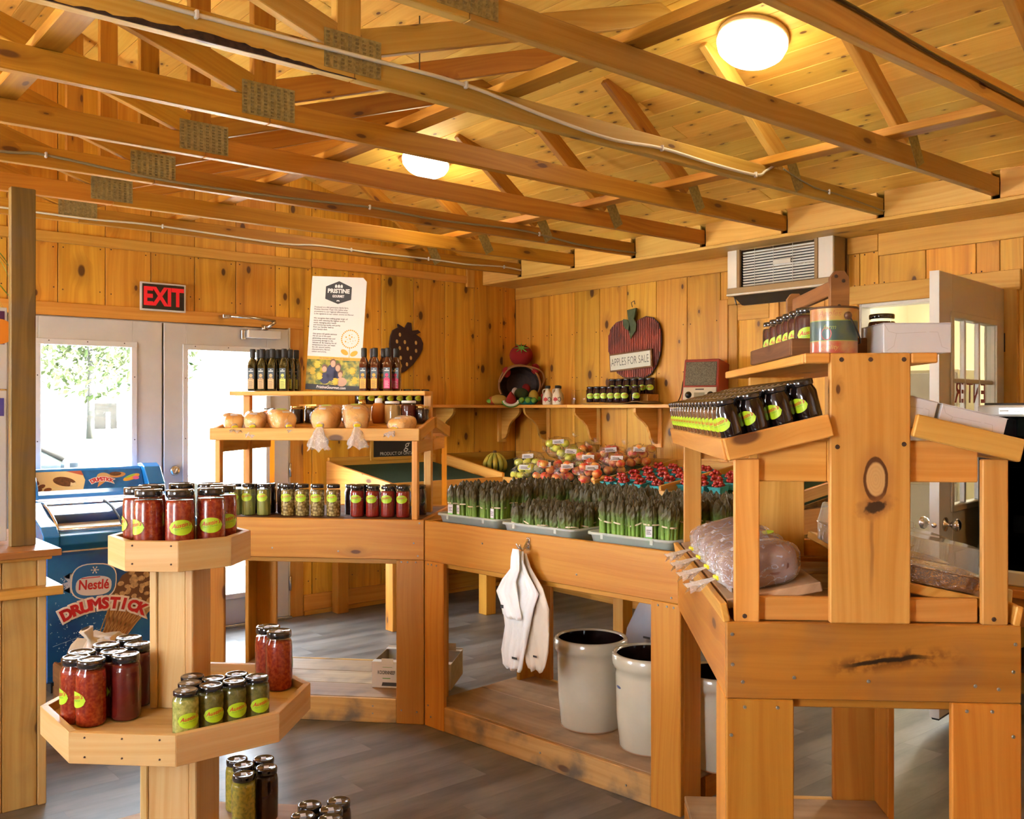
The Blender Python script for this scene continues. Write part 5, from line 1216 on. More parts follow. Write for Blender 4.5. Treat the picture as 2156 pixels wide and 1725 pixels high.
flats('printed_sunflowers', [[((.020 if i % 2 else .012) * math.cos(i * PI / 10) + x, (.020 if i % 2 else .012) * math.sin(i * PI / 10) + y) for i in range(20)] for x, y in ((-.075, -.225), (.012, -.25), (-.115, -.20), (.10, -.19), (.115, -.24), (-.09, -.165))], q @ T(0, 0, .0045), plain('print_yellow', (.72, .50, .02), .5), bd)
pm('black_band', [(-W / 2, -H / 2), (W / 2, -H / 2), (W / 2, -.268), (-W / 2, -.268)], INK)
text('lettering', 'PristineGourmet.com', .021, q @ T(-.01, -.282, .0042) @ S(.86, 1, 1), LW, bd, shear=.25, bold=.0004)
# loaves in clear bags
CRUST = content('bread_crust', (.74, .36, .07), (.82, .50, .16), 14, rough=.6); CRUST.node_tree.nodes['Principled BSDF'].inputs['Coat Weight'].default_value = .25
ZIP = plain('tie_yellow', (.80, .72, .03), .4)
TAILM = thin('bag_tail', (.97, .97, .97), haze=.28, hazecol=(.95, .93, .90), rough=.10, bump=60, streak=40)
def loaf(label, x, y, z, yaw, sx, sy, sz, tail, Q=FA, crust=CRUST, pitch=.16):
    q = Q @ T(x, y, z) @ RZ(yaw) @ RX(pitch)
    t = thing('bread_loaf', label, 'bread', q, None)
    def f(c):
        e = .62; g = lambda u: math.copysign(abs(u) ** e, u)
        p = V((g(c.x) * sx * (1 + .05 * math.sin(c.y * 5)), g(c.y) * sy, c.z)); zz = g(c.z) * sz
        return V((p.x * (1 - .10 * (c.z < 0)), p.y, zz + sz))
    obj('crust', blob(1, 3, f), crust, q, t)
    rnd = random.Random(int(x * 1000 + 5))
    def f2(c):
        p = f(c); k = 1.05 + .05 * math.sin(p.x * 60 + p.z * 40) * math.sin(p.y * 45) + rnd.uniform(-.012, .012)
        return V((p.x * k, p.y * k, max(.001, sz + (p.z - sz) * k)))
    bg = obj('bag', blob(1, 4, f2), PLAST, q, t)
    # gathered neck, tie and flared tail at the front (-y)
    n0 = V((0, -sy * 1.02, sz * .75))
    if tail:
        L_, spread, drop = tail
        segs = 18; bm = bmesh.new(); rings = []
        for i in range(8):
            u = i / 7; r = .010 + (spread - .010) * u ** .8 - (.012 if i == 0 else 0) * 0
            c = n0 + V((0, -.022 * min(1, u * 3), 0)) + V((0, -.012 * u, -L_ * u * drop)) + V((0, -L_ * u * (1 - drop), 0))
            rings.append([bm.verts.new(c + V((r * math.cos(2 * PI * k / segs) * (1 + .28 * u * math.sin(k * 3.1 + i)), r * .35 * math.sin(2 * PI * k / segs) * (1 + .5 * math.sin(k * 2.3)), r * .25 * math.sin(k * 1.7) * u))) for k in range(segs)])
        for a, b in zip(rings, rings[1:]):
            for k in range(segs): fc = bm.faces.new((a[k], a[(k + 1) % segs], b[(k + 1) % segs], b[k])); fc.smooth = True
        obj('bag_tail', fin(bm), TAILM, q, bg)
        obj('tie', boxmesh(.030, .012, .012, ZIP, .002), ZIP, q @ T(n0 + V((0, -.008, 0))) @ RZ(.2), bg)
        # neck cone from loaf face to tie
        obj('bag_neck', lathemesh([(sx * .62, 0), (sx * .35, .012), (.012, .03)], 16, cap=False), TAILM, q @ T(n0 + V((0, .020, 0))) @ RX(PI / 2), bg)
    obj('price_label', boxmesh(.034, .014, .0008, PAPER, 0), PAPER, q @ T(0, -sy * .55, sz * 1.97) @ RX(.45), bg)
    return t, q
zb_ = 1.389
LL = [(-1.0, .115, .5, .052, .085, .042, (.05, .03, .2)), (-.885, .12, .25, .052, .085, .045, (.06, .028, .7)), (-.75, .115, .75, .058, .088, .050, (.05, .030, .3)),
      (-.51, .105, .0, .062, .10, .060, (.115, .055, .93)), (-.365, .105, .35, .064, .105, .062, (.105, .048, .93)), (-.125, .09, -.3, .058, .07, .036, (.05, .03, .5))]
LT = ['leftmost bagged white loaf on the bread rack', 'second bagged loaf from the left with its tail hanging over the edge', 'third bagged loaf from the left with a lime sticker on top', 'tall bagged loaf with a wide clear tail hanging straight down, left of the central pair', 'tall bagged loaf with a clear tail hanging down, right of the central pair', 'small bagged loaf alone at the right end of the bread rack']
for i, (x, y, yw, sx, sy, sz, tl) in enumerate(LL):
    t, q = loaf(LT[i], x, y, zb_ + y * .158 - .015, yw, sx, sy, sz, tl)
    if i in (2, 3, 4): obj('lime_sticker', prismmesh(ell(0, 0, .026, .014, 16), .001), YEL, q @ T(0, .01, sz * 2.09), t)
# preserves behind the loaves
HJ = dict(h=Proto(make_jar('preserve_jar', .033, .078, C_HONEY, LID_B, False, seg=18)), k=Proto(make_jar('preserve_jar', .034, .088, C_JAM, LID_G, False, seg=18)), w=Proto(make_jar('preserve_jar', .036, .092, C_DARKRED, LID_W, False, seg=18)),
          c=Proto(make_jar('preserve_jar', .040, .112, C_CREAM, LID_W, False, seg=18)), r=Proto(make_jar('preserve_jar', .040, .115, C_DARKRED, LID_W, False, seg=18)), s=Proto(make_jar('preserve_jar', .026, .06, C_JAM, LID_G, False, seg=18)))
for k, x, l in (('h', -.872, 'amber honey jar with a black lid behind the second loaf'), ('s', -.790, 'short dark jar with a gold lid behind the third loaf'), ('k', -.725, 'dark jam jar with a gold lid, left of two behind the third loaf'), ('k', -.648, 'dark jam jar with a gold lid, right of two behind the third loaf'), ('w', -.572, 'dark red jar with a white lid left of the tall loaves'), ('w', -.45, 'dark red jar with a white lid peeping between the tall loaves'), ('c', -.225, 'tall jar of pale creamed honey with a white lid'), ('r', -.140, 'tall jar of dark red preserve with a white lid'), ('k', -.07, 'dark jar at the right end behind the small loaf')):
    HJ[k].put(FA @ T(x, .27, 1.424), l, 'preserve jars behind the bread')
t = thing('honey_bottle', 'squeeze bottle of honey with a yellow cap behind the tall loaves', 'bottle', FA @ T(-.375, .285, 1.425)); obj('body', lathemesh([(0, 0), (.03, 0), (.032, .05), (.028, .08), (.016, .092), (0, .092)], 18), COATED(C_HONEY), FA @ T(-.385, .285, 1.425), t); obj('cap', lathemesh([(.019, .088), (.018, .115), (.008, .122), (0, .122)], 14), LID_G, FA @ T(-.385, .285, 1.425), t)
t = thing('honey_bear', 'round amber honey bottle behind the right tall loaf', 'bottle', FA @ T(-.30, .285, 1.425)); obj('body', lathemesh([(0, 0), (.03, 0), (.038, .03), (.036, .08), (.026, .10), (0, .105)], 18), COATED(C_HONEY), FA @ T(-.30, .285, 1.425), t); obj('cap', lathemesh([(.02, .10), (.018, .125), (0, .128)], 14), LID_W, FA @ T(-.30, .285, 1.425), t)
# pickles under the rack
PJ = {'b': Proto(make_jar('pickle_jar', .0345, .158, C_BEAN, seg=20, zlab=.58)), 'm': Proto(make_jar('pickle_jar', .0350, .158, C_MUSH, seg=20, zlab=.58)), 'r': Proto(make_jar('pickle_jar', .0345, .155, C_RED, seg=20, zlab=.58)), 'd': Proto(make_jar('pickle_jar', .0345, .150, C_JAM, label=False, glass=False, seg=16))}
jx = [('b', -.995), ('b', -.925), ('b', -.845), ('m', -.72), ('m', -.645), ('m', -.568), ('m', -.486), ('r', -.365), ('r', -.287), ('r', -.211), ('r', -.135)]
cnt = {'b': 0, 'm': 0, 'r': 0}
nmz = {'b': 'jar of pickled green beans', 'm': 'jar of pickled mushrooms', 'r': 'jar of red relish'}
for k, x in jx:
    cnt[k] += 1
    PJ[k].put(FA @ T(x, .13 + .0 * x, .967) @ RZ(-PI / 2 + .0), f'{nmz[k]}, {ORD[cnt[k] - 1]} from the left under the bread rack', 'pickle jars under the bread rack')
for i, x in enumerate((-.96, -.885, -.80, -.76, -.445, -.40, -.33, -.25, -.175, -.10)):
    PJ['d'].put(FA @ T(x + .02, .235 + .02 * (i % 2), .967), f'dark jar in the back row under the bread rack, {ORD[i]} from the left', 'dark jars under the bread rack')

# ------------------------------------------------------------- asparagus in clear tubs
TUBM = thin('tub_plastic', (.90, .92, .92), haze=.36, hazecol=(.88, .92, .87), rough=.2)
def tub_proto():
    t = thing('plastic_tub', '-', 'tub'); bm = bmesh.new(); w, d, h = .205, .135, .095
    def ring(k, e, z):
        o = []
        for sx, sy, a0 in ((1, 1, 0), (-1, 1, PI / 2), (-1, -1, PI), (1, -1, 1.5 * PI)):
            for j in range(4):
                a = a0 + j * PI / 6; o.append(bm.verts.new((sx * (w * k - .03) + .03 * math.cos(a) + e * math.cos(a), sy * (d * k - .03) + .03 * math.sin(a) + e * math.sin(a), z)))
        return o
    rs = [ring(.88, -.002, .004), ring(.985, -.002, h), ring(1, .006, h + .003), ring(1, .010, h), ring(1, .010, h - .008), ring(.99, 0, h - .008), ring(.88, 0, 0)]
    for a, b in zip(rs, rs[1:]):
        for i in range(16): f = bm.faces.new((a[i], a[(i + 1) % 16], b[(i + 1) % 16], b[i])); f.smooth = True
    bm.faces.new(rs[0]); bm.faces.new(rs[-1][::-1]); bmesh.ops.recalc_face_normals(bm, faces=bm.faces[:])
    obj('shell', fin(bm), TUBM, None, t)
    for x in (-.12, .12): obj('drip_tab', boxmesh(.014, .005, .02, TUBM, .001), TUBM, T(x, -.146, h - .012), t)
    return Proto(t)
def spear_mat():
    m, nt, p = newmat('asparagus_spear'); N = nt.nodes.new; L = nt.links.new
    tc = N('ShaderNodeTexCoord'); s = N('ShaderNodeSeparateXYZ'); L(tc.outputs['Object'], s.inputs[0])
    n = N('ShaderNodeTexNoise'); n.inputs['Scale'].default_value = 90; L(tc.outputs['Object'], n.inputs[0])
    a = N('ShaderNodeMath'); a.operation = 'MULTIPLY_ADD'; a.inputs[1].default_value = .05; L(n.outputs[0], a.inputs[0]); L(s.outputs[2], a.inputs[2])
    cr = N('ShaderNodeValToRGB'); e = cr.color_ramp.elements; L(a.outputs[0], cr.inputs[0])
    e[0].position = 0; e[0].color = (.36, .50, .14, 1); e[1].position = .245; e[1].color = (.040, .026, .007, 1)
    q = e.new(.115); q.color = (.20, .36, .045, 1); q = e.new(.165); q.color = (.11, .18, .03, 1); q = e.new(.200); q.color = (.070, .058, .014, 1)
    L(cr.outputs[0], p.inputs['Base Color']); p.inputs['Roughness'].default_value = .5
    return m
SPM = spear_mat()
def spear_mesh():
    bm = bmesh.new(); prof = [(.0058, 0), (.0060, .10), (.0066, .125), (.0080, .150), (.0092, .165), (.0088, .180), (.0070, .193), (.0040, .203), (.0006, .209)]
    rs = [[bm.verts.new((r * (1 + (.20 if i > 2 and (k + i) % 2 else 0)) * math.cos(2 * PI * k / 7), r * (1 + (.20 if i > 2 and (k + i) % 2 else 0)) * math.sin(2 * PI * k / 7), z)) for k in range(7)] for i, (r, z) in enumerate(prof)]
    for i, (a, b) in enumerate(zip(rs, rs[1:])):
        for k in range(7): f = bm.faces.new((a[k], a[(k + 1) % 7], b[(k + 1) % 7], b[k])); f.smooth = i < 3
    # scale leaves
    for j, z in enumerate((.06, .105, .14)):
        a = j * 2.4; c = V((.0062 * math.cos(a), .0062 * math.sin(a), z)); tg = V((-math.sin(a), math.cos(a), 0)) * .004; n = V((math.cos(a), math.sin(a), 0)) * .0012
        bm.faces.new([bm.verts.new(c - tg + n), bm.verts.new(c + tg + n), bm.verts.new(c + UP * .017 + n)])
    return fin(bm)
SPMESH = spear_mesh()
BAND = plain('rubber_band', (.62, .52, .36), .6)
def bundle_proto(tagged, seed):
    t = thing('asparagus_bundle', '-', 'asparagus'); rnd = random.Random(seed)
    spots = [(0, 0)] + [(.0145 * math.cos(a), .0145 * math.sin(a)) for a in [i * PI / 3 for i in range(6)]] + [(.0275 * math.cos(a), .0275 * math.sin(a)) for a in [i * PI / 5 + .2 for i in range(10)]]
    for x, y in spots:
        d = math.hypot(x, y)
        obj('spear', SPMESH, SPM, T(x * .93, y * .93, rnd.uniform(-.002, .008)) @ RZ(rnd.random() * 6) @ RX(rnd.uniform(-.05, .05)) @ RY(rnd.uniform(-.05, .05)) @ S(rnd.uniform(1.2, 1.5), rnd.uniform(1.2, 1.5), rnd.uniform(.92, 1.06)), t)
    tl = rnd.uniform(-.10, .10)
    pts = [((.0352 + .0008 * math.sin(a * 5)) * math.cos(a), (.0352 + .0008 * math.sin(a * 5)) * math.sin(a), .132 + tl * .05 * math.cos(a + seed) * 3) for a in [2 * PI * k / 28 for k in range(28)]]
    bm = bmesh.new(); lo = [bm.verts.new((p[0], p[1], p[2] - .003)) for p in pts]; hi = [bm.verts.new((p[0], p[1], p[2] + .003)) for p in pts]
    for i in range(28): bm.faces.new((lo[i], lo[(i + 1) % 28], hi[(i + 1) % 28], hi[i]))
    bd = obj('rubber_band', fin(bm), BAND, None, t)
    if tagged:
        q = frame((.0365, 0, .085), V((0, 1, 0)), V((0, 0, 1)), V((1, 0, 0)))
        tg = obj('tag', flatmesh([(-.014, .0), (.014, .0), (.014, .042), (-.014, .042)]), PAPER, q, t)
        obj('tag_foot', flatmesh([(-.014, -.026), (.014, -.026), (.014, 0), (-.014, 0)]), plain('tag_green', (.12, .62, .02), .5), q, tg)
        flats('print', [[(-.010, .012 + k * .007), (.010 - .004 * (k % 2), .012 + k * .007), (.010 - .004 * (k % 2), .0145 + k * .007), (-.010, .0145 + k * .007)] for k in range(3)], q @ T(0, 0, .0004), INK, tg)
    return Proto(t)
TUB = tub_proto()
BP = [bundle_proto(False, 1), bundle_proto(False, 2), bundle_proto(False, 3)]; BTG = bundle_proto(True, 4)
tubs = [(.255, .175, .910, 'front left tub', 0), (.70, .160, .880, 'front middle tub', -.025), (1.185, .165, .908, 'front right tub', 0), (.31, .475, .915, 'back left tub', .0), (.76, .475, .910, 'back middle tub', .0), (1.22, .475, .905, 'back right tub', .0)]
for x, y, z, nm, dz in tubs:
    q = FBm @ T(x, y, z if dz == 0 else .907)
    TUB.put(q, f'clear plastic tub of asparagus, {nm} on the middle counter', 'clear asparagus tubs')
    zz = z + .012
    rnd = random.Random(int(x * 100))
    for j in range(3):
        for i in range(5):
            px = -.148 + i * .074 + rnd.uniform(-.004, .004); py = -.080 + j * .080 + rnd.uniform(-.004, .004)
            tg = (nm == 'front left tub' and j == 0 and i in (0, 1, 4)) or (nm == 'front right tub' and j == 0 and i == 3) or (nm == 'back left tub' and j == 0 and i in (3, 4))
            pr = BTG if tg else BP[rnd.randrange(3)]
            g = f'asparagus bundles in the {nm}'
            lab = f'green asparagus bundle, {ORD[i]} from left, {("front", "middle", "back")[j]} row, {nm}'
            ya = -PI / 2 + rnd.uniform(-.3, .3) if tg else rnd.random() * 6
            pr.put(FBm @ T(x + px, y + py, zz + (0 if dz == 0 else dz) + (.012 if j else 0)) @ RZ(ya) @ RX(rnd.uniform(-.04, .04)) @ S(1.0), lab, g)

# ------------------------------------------------------------- hook with carrier bags
FB0 = FBm; FBm = FB0 @ T(-.062, 0, 0)
q = FBm @ T(.745, 0, .915)
t = thing('coat_hook', 'small chrome double hook screwed to the front of the middle counter', 'hook', q)
abox('plate', (.735, -.004, .90), (.755, 0, .955), STEEL, t, FBm)
tube('prong', [FBm @ V(p) for p in spline([(.745, -.004, .945), (.745, -.018, .925), (.744, -.035, .905), (.740, -.045, .915), (.739, -.046, .928)], 4)], .005, STEEL, t, 7)
tube('prong', [FBm @ V(p) for p in spline([(.745, -.004, .92), (.735, -.018, .908), (.715, -.030, .91), (.706, -.034, .928)], 4)], .004, STEEL, t, 7)
BAGW = plain('carrier_white', (.78, .77, .74), .35, spec=.4, bump=.25, nscale=25); BAGT = plain('carrier_tan', (.62, .52, .40), .4, bump=.25, nscale=25)  # white film for two bags, tan film for the rear one
def carrier(label, outline, y0, mat, folds, marks=()):
    """hanging flattened bag: outline half-widths down from the hook, pleated in depth"""
    t = thing('carrier_bag', label, 'bag', FBm @ T(.745, y0, .90))
    bm = bmesh.new(); nx = 22; rows = []
    for (z, xl, xr) in outline:
        z -= .022
        row = []
        for i in range(nx + 1):
            u = i / nx; x = xl + (xr - xl) * u
            d = folds[0] * math.sin(u * PI * folds[1] + folds[2] + z * 4) * min(1, (.93 - z) * 4) + .006 * math.sin(u * 17 + z * 30)
            row.append(bm.verts.new((.745 + x, y0 - abs(d) - .004, z + .006 * math.sin(u * 11 + x * 30) * (z < .5))))
        rows.append(row)
    for a, b in zip(rows, rows[1:]):
        for i in range(nx): f = bm.faces.new((a[i], a[i + 1], b[i + 1], b[i])); f.smooth = True
    o = obj('film', fin(bm), mat, FBm, t); sd = o.modifiers.new('s', 'SOLIDIFY'); sd.thickness = .003
    for (x, z, w, h) in marks: obj('printed_mark', boxmesh(w, h, .001, INK, 0), INK, FBm @ frame((.745 + x, y0 - folds[0] - .012, z), V((1, 0, 0)), V((0, 0, 1)), V((0, -1, 0))), t)
    return t
carrier('tan carrier bag hanging at the back of the bunch on the hook', [(.915, -.02, .02), (.86, -.035, .05), (.78, -.05, .12), (.70, -.03, .155), (.60, .0, .155), (.52, .02, .15), (.46, .03, .14), (.435, .04, .125)], -.030, BAGT, (.010, 3, 0), ((.085, .475, .02, .008),))
carrier('white carrier bag with pleats in the middle of the bunch on the hook', [(.925, -.022, .022), (.88, -.030, .030), (.84, -.05, .05), (.76, -.09, .11), (.70, -.10, .085), (.60, -.085, .06), (.50, -.095, .035), (.44, -.09, .02), (.425, -.07, .01)], -.048, BAGW, (.016, 4, .5), ((-.01, .455, .03, .009),))
carrier('white carrier bag in front with a folded flap, uppermost on the hook', [(.935, -.018, .018), (.90, -.028, .024), (.85, -.032, .026), (.80, -.075, .0), (.745, -.115, .015), (.70, -.085, .02), (.655, -.075, .035), (.64, -.045, .03)], -.070, BAGW, (.008, 2, .2), ((-.07, .665, .018, .014),))

FBm = FB0
# ------------------------------------------------------------- stoneware crocks, cardboard box, hanging bag
STONE = plain('stoneware', (.56, .50, .37), .22, coat=.5, noise=.12, nscale=5); GLZ = plain('brown_glaze', (.012, .005, .004), .12, coat=.6)
def crock(label, x, y, R, H, mark=False):
    q = FBm @ T(x, y, ZP + .002)
    t = thing('stoneware_crock', label, 'crock', q, 'stoneware crocks')
    o = lathemesh([(0, 0), (R * .86, 0), (R * .90, .01), (R * .97, H * .35), (R, H * .78), (R * 1.0, H * .84), (R * 1.07, H * .86), (R * 1.09, H * .90), (R * 1.09, H * .98), (R * 1.05, H), (R * .98, H)], 48)
    obj('body', lathemesh([(R * .86, 0), (R * .90, .01), (R * .97, H * .35), (R, H * .78), (R * 1.0, H * .84), (R * 1.07, H * .86), (R * 1.09, H * .90), (R * 1.09, H * .98), (R * 1.05, H), (R * .98, H), (R * .96, H * .98)], 48, cap=False), STONE, q, t)
    obj('glazed_inside', lathemesh([(R * .965, H * .985), (R * .94, H * .9), (R * .88, .03), (0, .02)], 48, cap=False), GLZ, q, t)
    obj('foot_ring', lathemesh([(R * .868, -.001), (R * .90, .002), (R * .905, .006)], 48, cap=False), plain('bare_clay', (.40, .22, .11), .8), q, t)
    if mark:
        me = flatmesh(ell(0, 0, .02, .006, 10) )
        for v in me.vertices: a = v.co.x / R - 2.05; v.co = (R * 1.001 * math.cos(a), R * 1.001 * math.sin(a), H * .66 + v.co.y)
        obj('blue_mark', me, plain('cobalt', (.04, .06, .16), .5), q, t)
crock('tall cream stoneware crock with a dark glazed inside, left of the pair', .775, .30, .148, .385)
crock('cream stoneware crock half hidden by the counter leg, right of the pair', 1.125, .27, .150, .385, True)
t0 = crock('third stoneware crock seen through the gap beside the jam counter', 1.42, .30, .135, .36)
CARD = plain('cardboard', (.42, .33, .21), .8, noise=.15, nscale=30); CARDW = plain('card_white', (.62, .57, .48), .7)
bxo = FW * 4.70 + RT * -.696; bx_x = (FW * (4.64 - 4.70) + RT * .41).normalized(); QB = frame(V((bxo.x, bxo.y, ZP + .002)), bx_x, UP.cross(bx_x), UP)
t = thing('tomato_carton', 'open cardboard tomato carton with a green farm name on the lower shelf', 'box', QB)
for n, lo, hi, m in (('front', (0, 0, 0), (.40, .004, .125), CARDW), ('back', (0, .296, 0), (.40, .30, .135), CARDW), ('side', (0, .004, 0), (.004, .296, .125), CARD), ('side', (.396, .004, 0), (.40, .296, .125), CARD), ('bottom', (.004, .004, 0), (.396, .296, .004), CARD), ('rim', (0, .0, .125), (.40, .045, .128), CARDW), ('rim', (0, .255, .125), (.40, .30, .128), CARDW), ('tab', (.05, -.003, .115), (.11, .001, .145), CARDW), ('tab', (.30, .27, .128), (.37, .273, .165), CARD)): abox(n, lo, hi, m, t, QB, bev=.0008)
fr_ = QB @ frame((.075, -.0012, .075), V((1, 0, 0)), V((0, 0, 1)), V((0, -1, 0)))
text('lettering', 'KOORNNEEF', .021, fr_ @ S(.72, 1.2, 1), INK, t, bold=.0004); flats('print', [[(-.02, -.03), (.02, -.03), (.02, -.026), (-.02, -.026)], [(-.02, .026), (.03, .026), (.03, .028), (-.02, .028)]], fr_, GRN, t)
obj('hand_hole', flatmesh([(-.04, -.009), (.04, -.009), (.035, .009), (-.035, .009)]), INK, QB @ frame((.09, -.0008, .018), V((1, 0, 0)), V((0, 0, 1)), V((0, -1, 0))), t)
for i, (x, y) in enumerate(((.06, .08), (.10, .14), (.17, .09), (.24, .10), (.31, .09), (.33, .17), (.27, .18), (.36, .06), (.20, .2), (.12, .23))):
    BT.put(QB @ T(x, y, .042) @ RX(.4 * i) @ S(.82), f'red tomato in the cardboard carton, {ORD[i]} counted from the left front', 'tomatoes in the carton')
# grey translucent bag hanging behind the counter
HB = thin('grey_bag', (.80, .80, .82), haze=.55, hazecol=(.62, .62, .66), rough=.12, bump=25)
t = thing('hanging_bag', 'grey translucent bag hanging behind the crocks from the back rail', 'bag', FBm @ T(.90, .66, .75))
bm = bmesh.new(); rows = []
for z, xl, xr in ((.755, .80, .92), (.66, .78, .94), (.56, .72, .98), (.45, .66, 1.02), (.37, .64, 1.04)):
    rows.append([bm.verts.new((xl + (xr - xl) * i / 12, .715 + .012 * math.sin(i * 1.9 + z * 9), z)) for i in range(13)])
for a, b in zip(rows, rows[1:]):
    for i in range(12): bm.faces.new((a[i], a[i + 1], b[i + 1], b[i])).smooth = True
obj('film', fin(bm), HB, FBm, t)
flats('print', [[(.90, .585), (.925, .585), (.925, .60), (.90, .60)], [(.76, .42), (.80, .42), (.80, .43), (.76, .43)]], FBm @ frame((0, .70, 0), V((1, 0, 0)), V((0, 0, 1)), V((0, -1, 0))), INK, t)
t = abox('paper_scrap', (.46, .85, .001), (.60, .93, .012), RED, None, FBm); tag(t, 'scrap of red printed paper on the floor behind the counter', 'paper scrap')
# ------------------------------------------------------------- jam rack on the near run
CT3 = FC.to_3x3()
LR = 1.20
def _oval(mt, mr, nz, x, y):
    # big oval knot with a dark ring, torn resin patch below it and a streak running down
    dx = mt('SUBTRACT', x, .022); dy = mt('SUBTRACT', y, .0125)
    d = mt('SQRT', mt('ADD', mt('POWER', mt('DIVIDE', mt('ABSOLUTE', dx), .053), 2), mt('POWER', mt('DIVIDE', mt('ABSOLUTE', dy), .0285), 2)))
    d = mt('ADD', d, mt('MULTIPLY', nz(28, 4), .22))
    ex = mt('ADD', x, .047); ey = mt('SUBTRACT', y, .010)
    r = mt('SQRT', mt('ADD', mt('POWER', mt('DIVIDE', mt('ABSOLUTE', ex), .026), 2), mt('POWER', mt('DIVIDE', mt('ABSOLUTE', mt('ADD', ey, mt('MULTIPLY', ex, -.5))), .036), 2)))
    r = mt('ADD', r, mt('MULTIPLY', nz(45, 5), 1.3))
    sx = mt('MULTIPLY', mr(x, -.06, -.09), mr(x, -.30, -.16)); sy = mt('ABSOLUTE', mt('ADD', mt('SUBTRACT', y, .004), mt('MULTIPLY', nz(5, 2), .03)))
    ring = mt('SINE', mt('MULTIPLY', d, 34))
    return [(mt('MULTIPLY', mr(d, 2.1, 1.0), .55), (.34, .13, .03)), (mt('MULTIPLY', mt('MULTIPLY', mr(sy, .008, .001), sx), .7), (.25, .09, .02)), (mr(d, 1.08, 1.0), (.10, .032, .008)), (mr(d, .86, .72), (.56, .33, .12)),
            (mt('MULTIPLY', mr(d, .8, .7), mt('MULTIPLY_ADD', ring, .12, .12)), (.40, .20, .06)), (mt('MULTIPLY', mr(r, 1.5, .7), .6), (.26, .10, .025)), (mr(r, .75, .45), (.05, .02, .008))]
def jam_rack():
    t = thing('jam_rack', 'two sided pine rack with wide knotty centre boards standing on the near counter', 'rack', FC @ T(.35, .6, ZT))
    Q = FC
    def b(n, lo, hi, m=W_RACK): return abox(n, lo, hi, m, t, Q)
    b('centre_board', (.2525, .0, ZT), (.4465, .022, 1.636), overlay(W_RACK, _oval)); b('centre_board', (.2525, LR - .14, ZT), (.4465, LR - .118, 1.611))
    for y in (.0, LR - .148):
        for x in (.020, .618): b('post', (x, y + .002, ZT), (x + .062, y + .022, 1.375))
        b('cross_rail', (.0835, y + .024, 1.317), (.252, y + .044, 1.42)); b('cross_rail', (.447, y + .024, 1.317), (.617, y + .044, 1.42))
        b('cross_rail', (.252, y + .0225, 1.317), (.447, y + .044, 1.42))
        b('lower_panel', (.083, y + .024, ZT), (.617, y + .044, 1.03))
    b('top_shelf', (.19, .023, 1.611), (.51, LR, 1.636)); b('top_shelf', (.19, -.004, 1.611), (.2515, .0225, 1.636)); b('top_shelf', (.4475, -.004, 1.611), (.51, .0225, 1.636))
    for s in (1, -1):
        e = lambda x: x if s == 1 else .70 - x
        def sb(n, x0, z0, x1, z1, y0, y1, th, m=W_RACK):
            # plank sloping across x, running along y
            a = Q @ V((e((x0 + x1) / 2), y0, (z0 + z1) / 2)); c = Q @ V((e((x0 + x1) / 2), y1, (z0 + z1) / 2)); side = CT3 @ V((e(x1) - e(x0), 0, z1 - z0))
            return board(n, a, c, side.length, th, side, m, t)
        sb('tray_bed', .012, 1.385, .248, 1.443, -.0, LR, .018)
        a = Q @ V((e(-.004), -.012, 1.397)); c = Q @ V((e(.250), -.012, 1.459)); board('tray_end', a, c, .056, .02, UP, W_RACK, t)
        a = Q @ V((e(-.004), LR + .012, 1.397)); c = Q @ V((e(.250), LR + .012, 1.459)); board('tray_end', a, c, .056, .02, UP, W_RACK, t)
        a = Q @ V((e(.0), -.0, 1.398)); c = Q @ V((e(.0), LR, 1.398)); board('tray_lip', a, c, .056, .02, CT3 @ V((-.06 * s, 0, .257)), W_RACK, t)
        sb('loaf_shelf', .01, 1.005, .245, 1.052, .045, LR - .15, .025, W_DECK if s == 1 else W_RACK)
        a = Q @ V((e(-.003), -.0, .993)); c = Q @ V((e(-.003), LR - .13, .993)); board('loaf_lip', a, c, .048, .018, CT3 @ V((-.05 * s, 0, .25)), W_RACK, t)
    sp = [(.28, -.001, 1.62), (.35, -.001, 1.62), (.43, -.001, 1.62), (.27, -.001, 1.405), (.43, -.001, 1.412), (.045, .001, .985), (.645, .001, .985)]
    discs('screws', [Q @ V(p) for p in sp], .006, CT3 @ V((0, -1, 0)), NAIL, t)
    return t
jam_rack()
# dark jam jars leaning with the tilted left tray: four across, fifteen deep
TL_ = math.atan2(.058, .236)
J4 = Proto(make_jar('jam_jar', .0315, .128, C_BLACK, LID_B, True, False, seg=20, zlab=.53)); J4B = Proto(make_jar('jam_jar', .0315, .128, C_BROWN, LID_B, True, True, seg=20, zlab=.50))
NJ = 16
for j in range(NJ):
    for i in range(4):
        x = .030 + i * .0628; y = .030 + j * .0735
        c = FC @ V((x, y, 1.385 + (x - .012) * .2458 + .0105))
        M = T(c) @ RZ(math.atan2(xc.y, xc.x)) @ RY(-TL_) @ RZ(PI - (math.atan2(xc.y, xc.x) - math.atan2(xc.y, xc.x)) + (.55 if j == 0 else .8))
        if i == 0 and 0 < j: lab, pr = f'brown spread jar in the outer file of the tilted tray, {ORD[j]} from the near end', J4B
        elif j == 0: lab, pr = f'dark jam jar in the near row of the tilted tray, {ORD[i]} from the left', J4
        else: lab, pr = f'dark jam jar in the tilted tray, {ORD[j]} row from near end, {ORD[i]} from outer edge', J4
        pr.put(M, lab, 'jars in the tilted tray')
